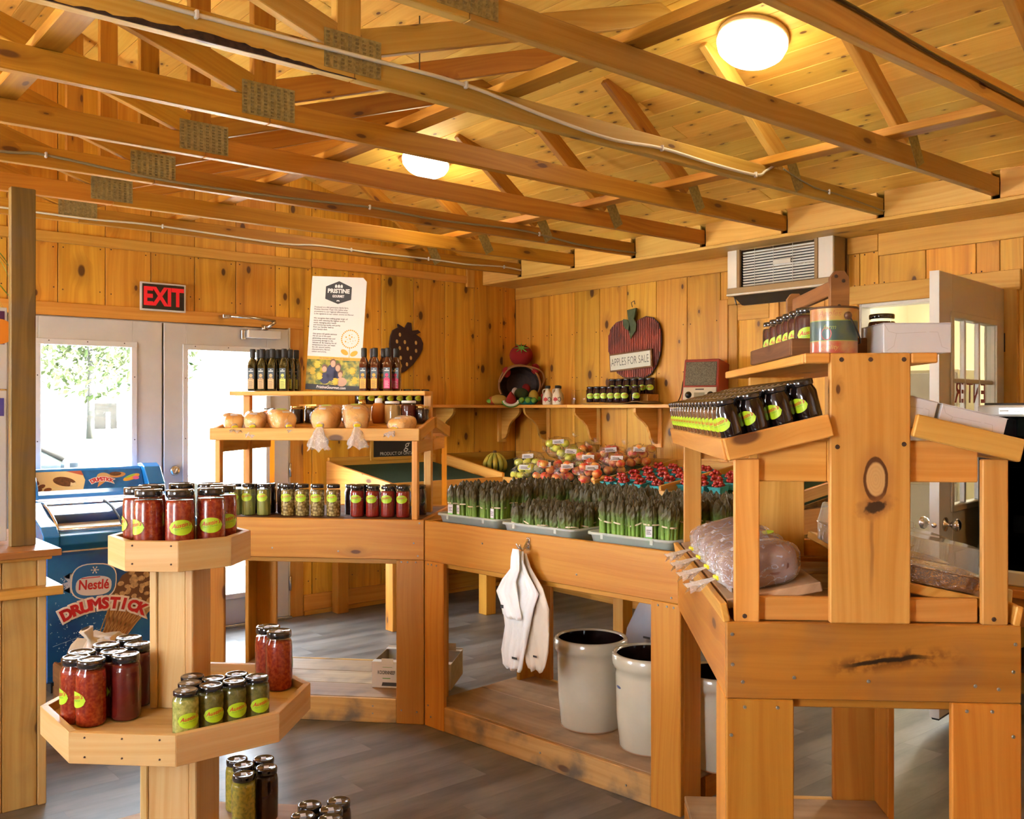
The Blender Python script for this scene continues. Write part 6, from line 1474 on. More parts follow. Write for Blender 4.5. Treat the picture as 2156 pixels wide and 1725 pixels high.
# top shelf: wooden trug with jars, painted pail, white cake box
ZTP = 1.6368
TQ = FC @ T(.185, .12, ZTP)
t = thing('wooden_trug', 'dark old wooden trug with a bar handle holding jam jars', 'trug', TQ @ T(.16, .3, 0))
TW, TLn = .285, .56
abox('end_board', (0, 0, 0), (TW, .02, .045), W_DARK, t, TQ); abox('end_board', (0, TLn - .02, 0), (TW, TLn, .045), W_DARK, t, TQ)
abox('side_board', (0, .021, 0), (.018, TLn - .021, .045), W_DARK, t, TQ); abox('side_board', (TW - .018, .021, 0), (TW, TLn - .021, .045), W_DARK, t, TQ); abox('floor_board', (.018, .02, 0), (TW - .018, TLn - .02, .010), W_DARK, t, TQ)
OLDP = wood('old_orange_pine', (.36, .155, .04), (.24, .09, .02), gate=.7, rough=.55, dirt=.25)
for y in (.021, TLn - .046): 
    prism('upright', [(-.024, .01), (.024, .01), (.024, .205), (.012, .222), (-.012, .222), (-.024, .205)], .024, TQ @ frame((TW / 2 - .012, y + .012, 0), V((1, 0, 0)), V((0, 0, 1)), V((0, -1, 0))), OLDP, t, .001)
abox('handle_bar', (TW / 2 - .022, .046, .165), (TW / 2 - .002, TLn - .047, .205), OLDP, t, TQ)
discs('screws', [TQ @ V(p) for p in ((TW / 2 - .022, .0205, .208), (TW / 2 - .003, .0205, .196), (TW / 2 - .014, .0205, .13))], .005, CT3 @ V((0, -1, 0)), NAIL, t)
J5 = Proto(make_jar('jam_jar', .036, .118, C_DKPLUM, LID_B, True, True, seg=22, zlab=.38)); 
tz = ZTP + .011
def cpt(x, y): p = TQ @ V((x, y, 0)); return p.x, p.y
for k, (x, y, l) in enumerate(((.058, .062, 'nearest dark red jam jar in the trug, left of the painted pail'), (.058, .140, 'second dark red jar along the outer side of the trug'), (.058, .216, 'third dark red jar along the outer side of the trug'), (.058, .30, 'fourth dark red jar along the outer side of the trug'), (.058, .39, 'fifth dark red jar along the outer side of the trug'), (.058, .48, 'last dark red jar at the far outer corner of the trug'), (.14 - .085 + .135, .30, 'dark red jar in the inner row of the trug, half hidden by the pail'), (.215, .44, 'dark red jar at the far inner corner of the trug'))):
    X_, Y_ = cpt(x, y); J5.put(T(X_, Y_, tz) @ RZ(PI + .35 + (.3 if k == 0 else 0)), l, 'jars in the trug')
X_, Y_ = (FC @ V((.46, .26, 0)))[:2]
J5.put(T(X_, Y_, ZTP + .0015) @ RZ(-.3), 'dark jar with a printed back label standing behind the white cake box', 'jars on the rack top')
# painted pail
PQ = FC @ T(.278, .062, ZTP)
t = thing('painted_pail', 'painted tin pail with yellow blue and red bands and a wire bail', 'pail', PQ)
R0 = .0575
PY = plain('pail_yellow', (.46, .30, .07), .35, noise=.45, nscale=30, col2=(.42, .16, .05), coat=.3); PB = plain('pail_blue', (.03, .07, .085), .35, noise=.4, nscale=26, col2=(.06, .10, .05), coat=.3); PR = plain('pail_red', (.36, .06, .03), .35, noise=.5, nscale=24, col2=(.42, .22, .08), coat=.3); PG = plain('pail_green', (.24, .30, .06), .4)
bdy = obj('body', lathemesh([(R0 * .985, 0), (R0, .004), (R0, .030), (R0, .032), (R0, .080), (R0, .082), (R0 * 1.0, .114)], 40, cap=False, mats=[0, 0, 1, 2, 1, 3]), None, PQ, t)
for m in (PR, PG, PB, PY): bdy.data.materials.append(m)
obj('rim', tubemesh([(R0 * 1.01 * math.cos(k * PI / 20), R0 * 1.01 * math.sin(k * PI / 20), .114) for k in range(40)], .0028, 6, True), plain('pail_rim', (.12, .06, .03), .4, metal=.5), PQ, t)
obj('inside', lathemesh([(R0 * .97, .113), (R0 * .96, .004), (0, .003)], 40, cap=False), plain('pail_inside', (.2, .16, .11), .5, metal=.4), PQ, t)
fa = math.atan2(-.99, .17) - math.atan2(0, 1)
def onpail(pts, z, a0, m, n):
    me = flatmesh(pts)
    for v in me.vertices: a = v.co.x / R0 + a0; v.co = (R0 * 1.004 * math.cos(a), R0 * 1.004 * math.sin(a), z + v.co.y)
    return obj(n, me, m, PQ, t)
onpail(ell(0, 0, .013, .016, 14), .048, fa - .75, plain('pail_apple', (.45, .03, .03), .35), 'painted_apple')
for s_, z, sz, mm in (('Apples', .098, .020, PR), ('quality', .014, .016, PY), ('farm', .064, .017, PG)):
    me = textmesh(s_, sz, shear=.3)
    for v in me.vertices: a = v.co.x / R0 + fa - .62; zz = v.co.y; v.co = (R0 * 1.005 * math.cos(a), R0 * 1.005 * math.sin(a), z + zz)
    obj('lettering', me, mm, PQ, t)
ea = fa + .16
obj('ear', lathemesh([(.010, 0), (.010, .005), (.004, .010), (0, .010)], 14), plain('ear_brown', (.14, .07, .04), .4, metal=.4), PQ @ RZ(ea) @ T(R0, 0, .092) @ RY(PI / 2), t)
tube('bail', [PQ @ V((1.1 * R0 * math.cos(a), 1.1 * R0 * math.sin(a), z)) for a, z in ((ea, .092), (ea + .2, .075), (ea + .45, .055), (ea + .75, .038), (ea + 1.1, .028), (ea + 1.6, .026), (ea + 2.2, .04), (ea + 2.8, .075), (ea + PI, .092))], .0022, BLACKM, t, 6)
# white cake boxes
def cake_box(label, Q, W, D, H):
    t = thing('cake_box', label, 'box', Q, 'white cake boxes')
    obj('carton', boxmesh(W, D, H, PAPER, .0015), PAPER, Q @ T(0, 0, H / 2), t)
    obj('lid_flap', boxmesh(W + .002, D + .002, .0015, PAPER, .0004), PAPER, Q @ T(0, 0, H + .0008), t)
    CR = plain('card_crease', (.45, .42, .39), .7)
    fq = Q @ frame((0, -D / 2 - .0006, H / 2), V((1, 0, 0)), V((0, 0, 1)), V((0, -1, 0)))
    def ln(a, c): d = V((c[0] - a[0], c[1] - a[1])); n = V((-d.y, d.x)).normalized() * .0005; return [(a[0] - n.x, a[1] - n.y), (c[0] - n.x, c[1] - n.y), (c[0] + n.x, c[1] + n.y), (a[0] + n.x, a[1] + n.y)]
    w, h = W / 2, H / 2
    flats('slot_lines', [ln((-w * .98, h * .95), (-w * .85, h * .45)), ln((-w * .85, h * .45), (-w * .62, h * .32)), ln((-w * .62, h * .32), (w * .25, h * .40)), ln((-w * .62, h * .32), (-w * .70, -h * .55)), ln((-w * .70, -h * .55), (-w * .92, -h * .9)), ln((w * .35, h * .42), (w * .6, h * .40)), ln((w * .6, h * .40), (w * .72, -h * .6)), ln((w * .72, -h * .6), (w * .9, -h * .75))], fq, CR, t)
    return t
cake_box('white cake box resting on the top shelf beside the painted pail', FC @ T(.462, .088, ZTP) @ RZ(.04), .165, .16, .072)
TLr = -TL_
def rt(x, y): return FC @ T(x, y, 1.385 + (.70 - x - .012) * .2458 + .0105)
cake_box('white cake box lying on the right tilted tray next to the centre board', rt(.462, .10) @ RY(TL_), .085, .15, .075)
cake_box('white cake box lying on the right tilted tray toward its low edge', rt(.592, .10) @ RY(TL_), .160, .15, .075)
cake_box('white cake box further back on the right tilted tray', rt(.56, .42) @ RY(TL_), .20, .2, .075)
# dark fruit loaves in bags on the lower left shelf
DCR = content('fruit_loaf_crust', (.15, .055, .028), (.26, .12, .07), 16, rough=.6)
PL2 = PLAST; PLAST = thin('wrinkled_bag', (.97, .97, .97), ior=1.9, haze=.15, hazecol=(.92, .87, .86), rough=.10, bump=30, streak=20)
for i, (y, l) in enumerate(((.13, 'nearest bagged dark fruit loaf on the lower rack shelf'), (.30, 'second bagged dark fruit loaf on the lower rack shelf'), (.47, 'third bagged dark fruit loaf on the lower rack shelf'), (.64, 'farthest bagged dark fruit loaf with a lime sticker on the lower rack shelf'))):
    x = .112
    QQ = FC @ T(x, y, 1.005 + (x - .01) * .2 + .014) @ RZ(-PI / 2) 
    t, q = loaf(l, 0, 0, 0, 0, .074, .100, .054, (.06, .045, .25), Q=QQ, crust=DCR, pitch=.196)
    if i in (1, 3): obj('lime_sticker', prismmesh(ell(0, 0, .03, .018, 16), .001), YEL, q @ T(0, .03 if i == 3 else .07, .104) , t)
PLAST = PL2
# foil pans and clear clamshells on the right lower shelf
def rs(x, y): return FC @ T(x, y, 1.005 + (.70 - x - .01) * .2 + .0145) @ RY(math.atan(.2))
FOIL = plain('foil', (.66, .62, .55), .22, metal=.95, bump=.8, nscale=60); CLAM = thin('clamshell', (.95, .95, .93), haze=.14, hazecol=(.85, .80, .64), rough=.06)
def pan(label, Q, W, D, H, filling):
    t = thing('foil_pan', label, 'pan', Q, 'foil pans')
    bm = bmesh.new(); n = 40
    def ring(k, z, cr=0): return [bm.verts.new((math.copysign(abs(math.cos(a)) ** .35, math.cos(a)) * W / 2 * (k + cr * (i % 2)), math.copysign(abs(math.sin(a)) ** .35, math.sin(a)) * D / 2 * (k + cr * (i % 2)), z)) for i, a in enumerate([2 * PI * q / n for q in range(n)])]
    R = [ring(.82, .0), ring(.84, .002, .02), ring(.96, H, .02), ring(1.02, H + .003), ring(1.02, H + .005), ring(.95, H, .02), ring(.82, .004)]
    for a, b in zip(R, R[1:]):
        for i in range(n): bm.faces.new((a[i], a[(i + 1) % n], b[(i + 1) % n], b[i]))
    bm.faces.new(R[-1]); bm.faces.new(R[0][::-1]); bmesh.ops.recalc_face_normals(bm, faces=bm.faces[:])
    obj('tray', fin(bm), FOIL, Q, t)
    if filling: obj('filling', lathemesh([(0, 0), (.5, 0), (.5, .8), (.3, 1), (0, 1)], 24), filling, Q @ T(0, 0, .006) @ S(W * .80, D * .80, H * .8), t)
    bm = bmesh.new(); k = 96
    def lr(s, z, c=0): return [bm.verts.new((math.copysign(abs(math.cos(a)) ** .35, math.cos(a)) * W / 2 * (s + c * (i % 2)), math.copysign(abs(math.sin(a)) ** .35, math.sin(a)) * D / 2 * (s + c * (i % 2)), z)) for i, a in enumerate([2 * PI * q / k for q in range(k)])]
    R = [lr(1.03, H + .006), lr(1.0, H + .007), lr(.96, H + .008, .03), lr(.91, H + .068, .03), lr(.85, H + .073)]
    for a, b in zip(R, R[1:]):
        for i in range(k): bm.faces.new((a[i], a[(i + 1) % k], b[(i + 1) % k], b[i]))
    bm.faces.new(R[-1]); obj('clear_lid', fin(bm), CLAM, Q, t)
    return t
CAKE = content('tart_filling', (.30, .14, .04), (.45, .28, .10), 20)
pan('foil pan with a ribbed clear lid, nearest on the right rack shelf', rs(.545, .14), .215, .19, .040, CAKE)
pan('second foil pan under a clear lid behind the near one on the right shelf', rs(.545, .38), .215, .19, .040, CAKE)
pan('foil loaf pan with a clear lid seen past the centre board', rs(.47, .70), .12, .26, .05, CAKE)
pan('foil loaf pan with a clear lid at the far end of the right shelf', rs(.60, .70), .11, .26, .05, CAKE)
t = thing('paper_bag', 'cream paper bag edge standing outside the right post', 'bag', FC @ T(.705, .05, ZT)); prism('fold', [(-.012, 0), (.012, 0), (.018, .07), (-.006, .075)], .10, FC @ frame((.708, .13, ZT + .002), V((1, 0, 0)), V((0, 0, 1)), V((0, -1, 0))), plain('cream_paper', (.6, .5, .25), .7), t, .002)

# ------------------------------------------------------------- octagonal jar tower
TX, TY = 1.031, 2.738
def octo(R, a0=PI / 8): return [(R * math.cos(a0 + k * PI / 4), R * math.sin(a0 + k * PI / 4)) for k in range(8)]
def tower():
    t = thing('octagon_tower', 'pale pine display tower with octagonal trays stacked on a square column', 'display stand', (TX, TY, 0))
    def tray(R, zb, zr, zf, npl):
        ap = R * math.cos(PI / 8); ed = 2 * R * math.sin(PI / 8); th = .02
        for k in range(8):
            a = k * PI / 4; c = V((TX + (ap - th / 2) * math.cos(a), TY + (ap - th / 2) * math.sin(a), (zb + zr) / 2))
            i2 = ed - 2 * th * math.tan(PI / 8)
            prism('rim_board', [(-ed / 2, th / 2), (-i2 / 2, -th / 2), (i2 / 2, -th / 2), (ed / 2, th / 2)], zr - zb, frame(c, V((math.sin(a), -math.cos(a), 0)), V((math.cos(a), math.sin(a), 0)), V((math.sin(a), -math.cos(a), 0)).cross(V((math.cos(a), math.sin(a), 0)))), W_PALE, t, .0012)
        # floor planks cut to the octagon, running at 45 degrees
        Ri = (ap - th) / math.cos(PI / 8); n = npl; api = ap - th
        for i in range(n):
            y0 = -api + 2 * api * i / n + .0008; y1 = -api + 2 * api * (i + 1) / n - .0008
            def half(y): return min(api, (api * math.sqrt(2) - abs(y)))
            ys = [y0] + [q for q in (-api * (math.sqrt(2) - 1), api * (math.sqrt(2) - 1)) if y0 < q < y1] + [y1]
            pts = [(-half(y), y) for y in ys] + [(half(y), y) for y in ys[::-1]]
            prism('floor_plank', pts, .018, T(TX, TY, zf - .009) @ RZ(-PI / 4), W_PALE if R < .5 else W_DECK, t)
    tray(.197, 1.054, 1.137, 1.095, 3)
    tray(.372, .587, .667, .642, 5)
    # base platform: bigger octagon near the floor
    tray(.67, .0, .085, .10, 7)
    def col(s, z0, z1):
        Q = T(TX, TY, 0) @ RZ(-PI / 4)
        h = s / 2; th = .022
        for sx in (-1, 1): abox('column_side', (sx * h - (th if sx > 0 else 0), -h, z0), (sx * h + (th if sx < 0 else 0), h, z1), W_PALE, t, Q)
        for sy in (-1, 1): abox('column_face', (-h + th + .0006, sy * (h - .004) - (th if sy > 0 else 0), z0), (h - th - .0006, sy * (h - .004) + (th if sy < 0 else 0), z1), W_PALE, t, Q)
    col(.128, .6425, 1.076); col(.166, .101, .586)
    Q = T(TX, TY, 0) @ RZ(-PI / 4)
    prism('corner_brace', [(0, 0), (.075, 0), (0, .075)], .03, Q @ frame((.02, -.0835, .101), V((0, -1, 0)), V((0, 0, 1)), V((-1, 0, 0))), W_PALE, t, .001)
    prism('corner_brace', [(0, 0), (.075, 0), (0, .075)], .03, Q @ frame((.0835, .0, .101), V((1, 0, 0)), V((0, 0, 1)), V((0, -1, 0))), W_PALE, t, .001)
    sp = []
    d = V((-.7071, -.7071, 0)); e = V((.7071, -.7071, 0))
    for R, zs in ((.197, (1.075, 1.125)), (.372, (.605, .655))):
        ap = R * math.cos(PI / 8)
        for u in (-.055, .055) if R < .3 else (-.1, 0, .1):
            for z in zs: sp.append(V((TX, TY, z)) + d * (ap + .0005) + e * u)
    discs('nails', sp, .0028, d, NAIL, t)
    return t
tower()
def tpos(dl, dt): p = V((TX, TY, 0)) + RT * dl + FW * dt; return p
def TJ(l, t_): p = RT * l + FW * t_; return p
BIG = {'s': Proto(make_jar('salsa_jar', .0405, .178, C_SALSA, LID_B, True, True, 28, .83, True, zlab=.42)), 'd': Proto(make_jar('sauce_jar', .0405, .178, C_DARKRED, LID_B, True, True, 28, .86, True, zlab=.42))}
zf = 1.0955
def inside(p, R, jr):
    """push a jar at p inside an octagon tray of circumradius R"""
    q = V((p.x - TX, p.y - TY, 0)); lim = R * math.cos(PI / 8) - .0205 - jr
    for _ in range(3):
        for k in range(8):
            n = V((math.cos(k * PI / 4), math.sin(k * PI / 4), 0)); d = q.dot(n) - lim
            if d > 0: q -= n * d
    return V((TX + q.x, TY + q.y, 0))
for k in range(8):
    a = R_(-117 + 45 * k); p = inside(tpos(.118 * math.cos(a), .118 * math.sin(a)), .197, .0405)
    nm = ('left of the two nearest', 'right of the two nearest', 'at the right front corner', 'at the right end', 'at the back right', 'at the back, hidden middle', 'at the back left', 'at the left end')[k]
    BIG['d' if k == 5 else 's'].put(T(p.x, p.y, zf) @ RZ(math.atan2(-FW.y, -FW.x) + (-.75, .45, .30, .6, 0, 0, -.5, -1.15)[k]), f'tall red salsa jar on the small top tray, {nm}', 'salsa jars on the top tray')
A_ = math.atan2(-FW.y, -FW.x)
zf = .6425
def onplane(px, py, z):
    s = (px - 1078) / 1993; k = (py - 860) / 1993; t_ = (1.5 - z) / k; return RT * (s * t_) + FW * t_
A_ = math.atan2(-FW.y, -FW.x)
L2 = [(-.892 - .0, 3.06, 'd'), ]
# lid centres of the tall group on the left side of the wide tray (lateral, depth)
TALL = [(-1.144, 2.572, 's', -.75, 'front, second from left'), (-1.228, 2.570, 's', -.9, 'front left corner'), (-1.205, 2.648, 's', -.9, 'second row, left'), (-1.117, 2.655, 'd', -.7, 'second row, middle'), (-1.172, 2.732, 'd', -.7, 'third row, left'), (-1.085, 2.740, 'd', -.7, 'third row, right'), (-1.070, 2.622, 'd', -2.0, 'alone at the group right'), (-1.140, 2.815, 'd', -.7, 'rearmost')]
for l_, t_, k, a, nm in TALL:
    p = inside(TJ(l_, t_), .372, .041); BIG[k].put(T(p.x, p.y, zf) @ RZ(A_ + a), f'tall red jar on the wide tray, {nm}', 'tall jars on the wide tray')
for l_, t_, nm in ((-.752, 2.965, 'behind'), (-.712, 2.900, 'in front')):
    p = inside(TJ(l_, t_), .372, .041); BIG['s'].put(T(p.x, p.y, zf) @ RZ(A_ + 2.6), f'tall red salsa jar at the right end of the wide tray, {nm}', 'salsa jars at the right end')
SM = {'l': Proto(make_jar('relish_jar', .0345, .115, C_RELISH, LID_B, True, True, 24, .82, True, zlab=.36)), 'd': Proto(make_jar('relish_jar', .0345, .115, C_RELDK, LID_B, True, True, 24, .82, True, zlab=.36)), 'm': Proto(make_jar('mustard_jar', .0395, .178, C_MUST, LID_B, False, True, 24, .84, True)), 'k': Proto(make_jar('chutney_jar', .0395, .178, C_JAM, LID_B, False, True, 24, .84, True))}
RJ = [(391, 1452, 'l', 'first from the left in the front row'), (444.5, 1441, 'd', 'second from the left in the front row'), (493, 1432, 'd', 'third from the left in the front row'), (541, 1423, 'd', 'fourth from the left in the front row'), (400, 1436.5, 'd', 'second row, left'), (450, 1427, 'd', 'second row, middle'), (498, 1418, 'd', 'second row, right'), (405, 1422, 'l', 'third row, left')]
for px, py, k, nm in RJ:
    p = inside(onplane(px, py, .7575), .372, .035); SM[k].put(T(p.x, p.y, zf) @ RZ(A_ + .62), f'short relish jar on the wide tray, {nm}', 'relish jars on the wide tray')
for px, py, k, nm in ((499, 1597, 'm', 'yellow, back left'), (555, 1596, 'k', 'dark, back right'), (513, 1609, 'm', 'yellow, middle'), (561, 1614.5, 'k', 'dark, front right'), (513, 1629, 'm', 'yellow, front left')):
    p = onplane(px, py, .279); SM[k].put(T(p.x, p.y, .101) @ RZ(A_), f'tall pickle jar on the floor level tray behind the column, {nm}', 'jars on the floor level tray')
for px, py, nm in ((652, 1693, 'back left'), (713, 1685, 'back right'), (697, 1703.5, 'middle right'), (638, 1716, 'middle left'), (694, 1722.5, 'front right')):
    p = onplane(px, py, .279); SM['k'].put(T(p.x, p.y, .101) @ RZ(A_), f'dark jar at the right edge of the floor level tray, {nm}', 'dark jars on the floor level tray')

# ------------------------------------------------------------- counter and post at the left edge
W_SIDE = wood('pine_side', (.60, .37, .12), (.46, .24, .06), kx=2.4, ky=5, gate=.4, ksize=.11, dirt=.2)
t = thing('side_counter', 'pine side counter with stepped mouldings at the left edge of the view', 'counter', (.5, 4.2, 0))
xs = [-.3, -.02, .26, .53, .80]
for a, b_ in zip(xs, xs[1:]): abox('front_board', (a + .001, 3.895, 0), (b_ - .001, 3.915, .93), W_SIDE, t)
abox('front_board', (.801, 3.895, 0), (.918, 3.915, .93), W_SIDE, t)
abox('corner_board', (.92, 3.888, 0), (.95, 3.93, .93), W_PALE, t); abox('end_board', (.925, 3.932, 0), (.945, 4.55, .93), W_WALL, t)
abox('moulding', (-.3, 3.845, .795), (1.0, 3.897, .83), W_RACK, t); abox('moulding', (.951, 3.89, .795), (1.0, 4.55, .83), W_RACK, t)
abox('worktop', (-.3, 3.83, .945), (.99, 4.60, .972), wood('red_pine_top', (.44, .19, .06), (.32, .12, .03), gate=.8, rough=.3), t); abox('sub_top', (-.3, 3.865, .93), (.965, 4.57, .945), W_RACK, t)
t = abox('post', (.847, 3.98, .9725), (.935, 4.018, 2.345), W_POST); tag(t, 'weathered upright stud standing on the side counter', 'post')
# posters beside the post
t = thing('poster', 'narrow strip of a purple and orange poster showing behind the post', 'poster', (.66, 4.12, .98))
abox('board', (.46, 4.115, 1.575), (.864, 4.123, 1.895), PAPER, t); abox('board', (.46, 4.115, .98), (.862, 4.123, 1.57), PAPER, t)
pq = frame((.66, 4.1135, 1.73), V((1, 0, 0)), V((0, 0, 1)), V((0, -1, 0)))
PUR = plain('poster_purple', (.10, .02, .08), .5)
flats('purple_print', [[(-.19, .02), (.194, .02), (.194, .15), (-.19, .15)]], pq, PUR, t); flats('orange_print', [ell(.17, .07, .06, .05, 20)], pq @ T(0, 0, -.0004) @ T(0, 0, .001), plain('poster_orange', (.75, .25, .02), .5), t)
flats('blue_print', [[(-.19, -.26), (.192, -.26), (.192, -.19), (-.19, -.19)]], pq, plain('poster_blue', (.08, .06, .30), .5), t)
# trailing plant
t = thing('spider_plant', 'green spider plant hanging at the left edge above the poster', 'plant', (.62, 4.14, 1.9))
obj('pot', lathemesh([(0, 0), (.06, 0), (.085, .12), (.09, .125), (.08, .125), (0, .11)], 24), plain('clay_pot', (.40, .17, .08), .8), T(.62, 4.18, 1.898), t)
LEAFP = plain('plant_leaf', (.16, .34, .05), .5)
rnd = random.Random(11)
for i in range(22):
    a = rnd.random() * 2 * PI; L_ = rnd.uniform(.18, .34); up = rnd.uniform(.06, .16)
    if i == 0: a, L_, up = -.2, .33, .16
    pts = [V((.62, 4.18, 2.0)) + V((math.cos(a), math.sin(a) * .6, 0)) * L_ * u + UP * (up * math.sin(u * PI * .9) * 1.3 - .16 * u * u) for u in [k / 8 for k in range(9)]]
    bm = bmesh.new(); side = V((-math.sin(a), math.cos(a), .3)).normalized()
    r0 = [bm.verts.new(p - side * .009 * math.sin(PI * min(.98, (k + .6) / 9))) for k, p in enumerate(pts)]; r1 = [bm.verts.new(p + side * .009 * math.sin(PI * min(.98, (k + .6) / 9)) + UP * .004) for k, p in enumerate(pts)]
    for k in range(8): bm.faces.new((r0[k], r0[k + 1], r1[k + 1], r1[k]))
    obj('leaf', fin(bm), LEAFP, None, t, smooth=True)

# ------------------------------------------------------------- ice cream freezer
BLU = plain('freezer_blue', (.010, .10, .36), .22, coat=.6); BLUL = plain('freezer_sky', (.012, .17, .44), .2, coat=.6); BLUD = plain('print_blue', (.006, .055, .23), .35, noise=.5, nscale=3, col2=(.012, .15, .38)); ALU = plain('freezer_alu', (.72, .72, .72), .2, metal=.9)
FX0, FX1, FY0, FY1 = 1.30, 2.05, 5.34, 5.97
t = thing('ice_cream_freezer', 'blue chest freezer with a curved glass lid and ice cream prints', 'freezer', ((FX0 + FX1) / 2, 5.65, 0))
abox('cabinet', (FX0, FY0, .06), (FX1, FY1, .78), BLU, t, bev=.01); abox('plinth', (FX0 + .03, FY0 + .03, 0), (FX1 - .03, FY1 - .03, .06), BLACKM, t)
def sideprof(x0, x1, pts, m, n): return prism(n, pts, x1 - x0, frame(((x0 + x1) / 2, 0, 0), V((0, 1, 0)), V((0, 0, 1)), V((1, 0, 0))), m, t, .004)
ck = [(5.25, .785), (5.24, .84), (5.30, .885), (5.62, .985), (5.80, .985), (5.97, .94), (5.97, .72), (5.36, .72), (5.30, .76)]
sideprof(FX0 - .035, FX0 + .045, ck, BLUL, 'end_cheek'); sideprof(FX1 - .045, FX1 + .035, ck, BLUL, 'end_cheek')
sideprof(FX0 + .046, FX1 - .046, [(5.255, .79), (5.245, .838), (5.29, .855), (5.36, .855), (5.36, .73), (5.31, .762)], BLUL, 'front_bumper')
sideprof(FX0 + .046, FX1 - .046, [(5.60, .972), (5.66, .985), (5.97, .945), (5.97, .80), (5.66, .80)], BLU, 'rear_deck')
gl = [(5.295, .862), (5.36, .905), (5.46, .948), (5.56, .970), (5.62, .975)]
bm = bmesh.new(); r0 = [bm.verts.new((FX0 + .05, y, z)) for y, z in gl]; r1 = [bm.verts.new((FX1 - .05, y, z)) for y, z in gl]
for i in range(4): bm.faces.new((r0[i], r1[i], r1[i + 1], r0[i + 1])).smooth = True
gp = obj('glass_lid', fin(bm), GLASS, None, t)
for x in (FX0 + .05, (FX0 + FX1) / 2, FX1 - .05): tube('lid_trim', [(x, y, z + .003) for y, z in gl], .008 if x != (FX0 + FX1) / 2 else .006, ALU if x != (FX0 + FX1) / 2 else BLACKM, t, 6)
tube('lid_trim', [(FX0 + .05, 5.295, .864), (FX1 - .05, 5.295, .864)], .009, ALU, t, 6)
abox('basket_stock', (FX0 + .08, 5.33, .74), (FX1 - .08, 5.62, .862), plain('stock_lid_sheen', (.80, .77, .62), .6, noise=.3, nscale=14), t)  # stock raised and coloured cream to stand for the lid's reflection
# header sign, tipped back, between blue end caps
hd = [(5.80, 1.005), (5.845, 1.03), (5.90, 1.125), (5.925, 1.148), (5.97, 1.148), (5.97, .985), (5.82, .985)]
sideprof(FX0 - .02, FX0 + .07, [(5.77, .985), (5.78, 1.05), (5.86, 1.145), (5.92, 1.165), (5.975, 1.16), (5.975, .97), (5.80, .96)], BLUL, 'header_cap'); sideprof(FX1 - .07, FX1 + .03, [(5.77, .985), (5.78, 1.05), (5.86, 1.145), (5.92, 1.165), (5.975, 1.16), (5.975, .97), (5.80, .96)], BLUL, 'header_cap')
sideprof(FX0 + .07, FX1 - .07, hd, BLUL, 'header_body')
abox('light_strip', (FX0 + .02, 5.74, .962), (FX1 - .02, 5.82, .986), plain('strip_white', (.8, .8, .8), .25, emit=(1, 1, 1, .25)), t)
hw = FX1 - FX0 - .15; nv = V((0, -.095, .055)).normalized(); upv = V((0, .055, .095)).normalized()
HQ = frame(((FX0 + FX1) / 2, 5.872, 1.078), V((1, 0, 0)), upv, V((1, 0, 0)).cross(upv)); hh = .062
def hp(n, pts, m, k=1): return flat(n, pts, HQ @ T(0, 0, .0015 + .0006 * k), m, t)
hp('sign_ground', [(-hw / 2, -hh), (hw / 2, -hh), (hw / 2, hh), (-hw / 2, hh)], plain('sign_blue', (.02, .16, .40), .3, noise=.4, nscale=12), 0)
hp('cream_print', [(-hw / 2, -hh), (-.05, -hh), (-.03, 0), (-.045, hh), (-hw / 2, hh)], plain('sign_cream', (.80, .62, .28), .4), 1)
hp('red_print', [(-.13, hh), (-.045, hh), (-.035, .03)], plain('sign_red2', (.45, .10, .05), .4), 2)
CHOC = plain('print_choc', (.16, .06, .02), .5, noise=.4, nscale=60); hp('choc_bar_print', ell(-.145, -.005, .062, .030, 22, -.22), CHOC, 2)
hp('bite_print', [(-.118, -.035), (-.085, -.033), (-.086, -.012), (-.10, -.016), (-.112, -.010)], plain('print_vanilla', (.80, .66, .36), .4), 3)
flats('nut_print', [ell(-.27 + dx, -.03 + dz, .022, .012, 12, r) for dx, dz, r in ((0, 0, .4), (-.025, .03, -1), (.03, -.022, .2), (-.02, -.02, .1), (-.035, .055, -.8))], HQ @ T(0, 0, .003), plain('print_nuts', (.22, .07, .02), .5), t)
def cone_print(Q, s, par):
    flats('cone_print', [[(-.10 * s, .0), (.10 * s, .0), (-.0 * s, -.30 * s)]], Q, plain('print_wafer', (.55, .26, .06), .5), par)
WAF = plain('print_wafer', (.58, .27, .07), .5); NUTS = plain('print_peanut', (.60, .38, .15), .5)
flats('wafer_print', [[(.045, -.012), (.105, .0), (.030, -.052)], ell(.155, .025, .05, .018, 14, .1)], HQ @ T(0, 0, .0028), WAF, t); hp('nut_top_print', ell(.075, .018, .038, .025, 18), NUTS, 3)
flats('choc_print', [ell(.145, .032, .035, .014, 14)], HQ @ T(0, 0, .0036), CHOC, t)
flats('mango_print', [ell(.235, .005, .055, .017, 16, .35)], HQ @ T(0, 0, .0028), plain('print_mango', (.72, .34, .03), .5), t); flats('lime_print', [ell(.228, .013, .035, .006, 12, .35)], HQ @ T(0, 0, .0033), plain('print_lime', (.25, .5, .05), .5), t)
flats('pink_print', [ell(.26, .0, .02, .012, 12)], HQ @ T(0, 0, .0038), plain('print_pink', (.7, .12, .25), .5), t)
PRED = plain('print_red', (.55, .015, .02), .4); PWH = plain('print_outline', (.80, .72, .62), .4)
def arc_text(s, Q, R, size, w, par, mats, bold, out, tilt=0):
    """letters set along an arc, pale outline behind"""
    n = len(s)
    for i, ch in enumerate(s):
        u = (i - (n - 1) / 2) / n; a = -u * w / R + tilt
        M = Q @ RZ(a) @ T(0, R, 0)
        text('letter_outline', ch, size, M @ T(0, 0, .0004), mats[1], par, fat=bold + out)
        text('letter', ch, size, M @ T(0, 0, .0012 + (bold + out) * .02), mats[0], par, fat=bold)
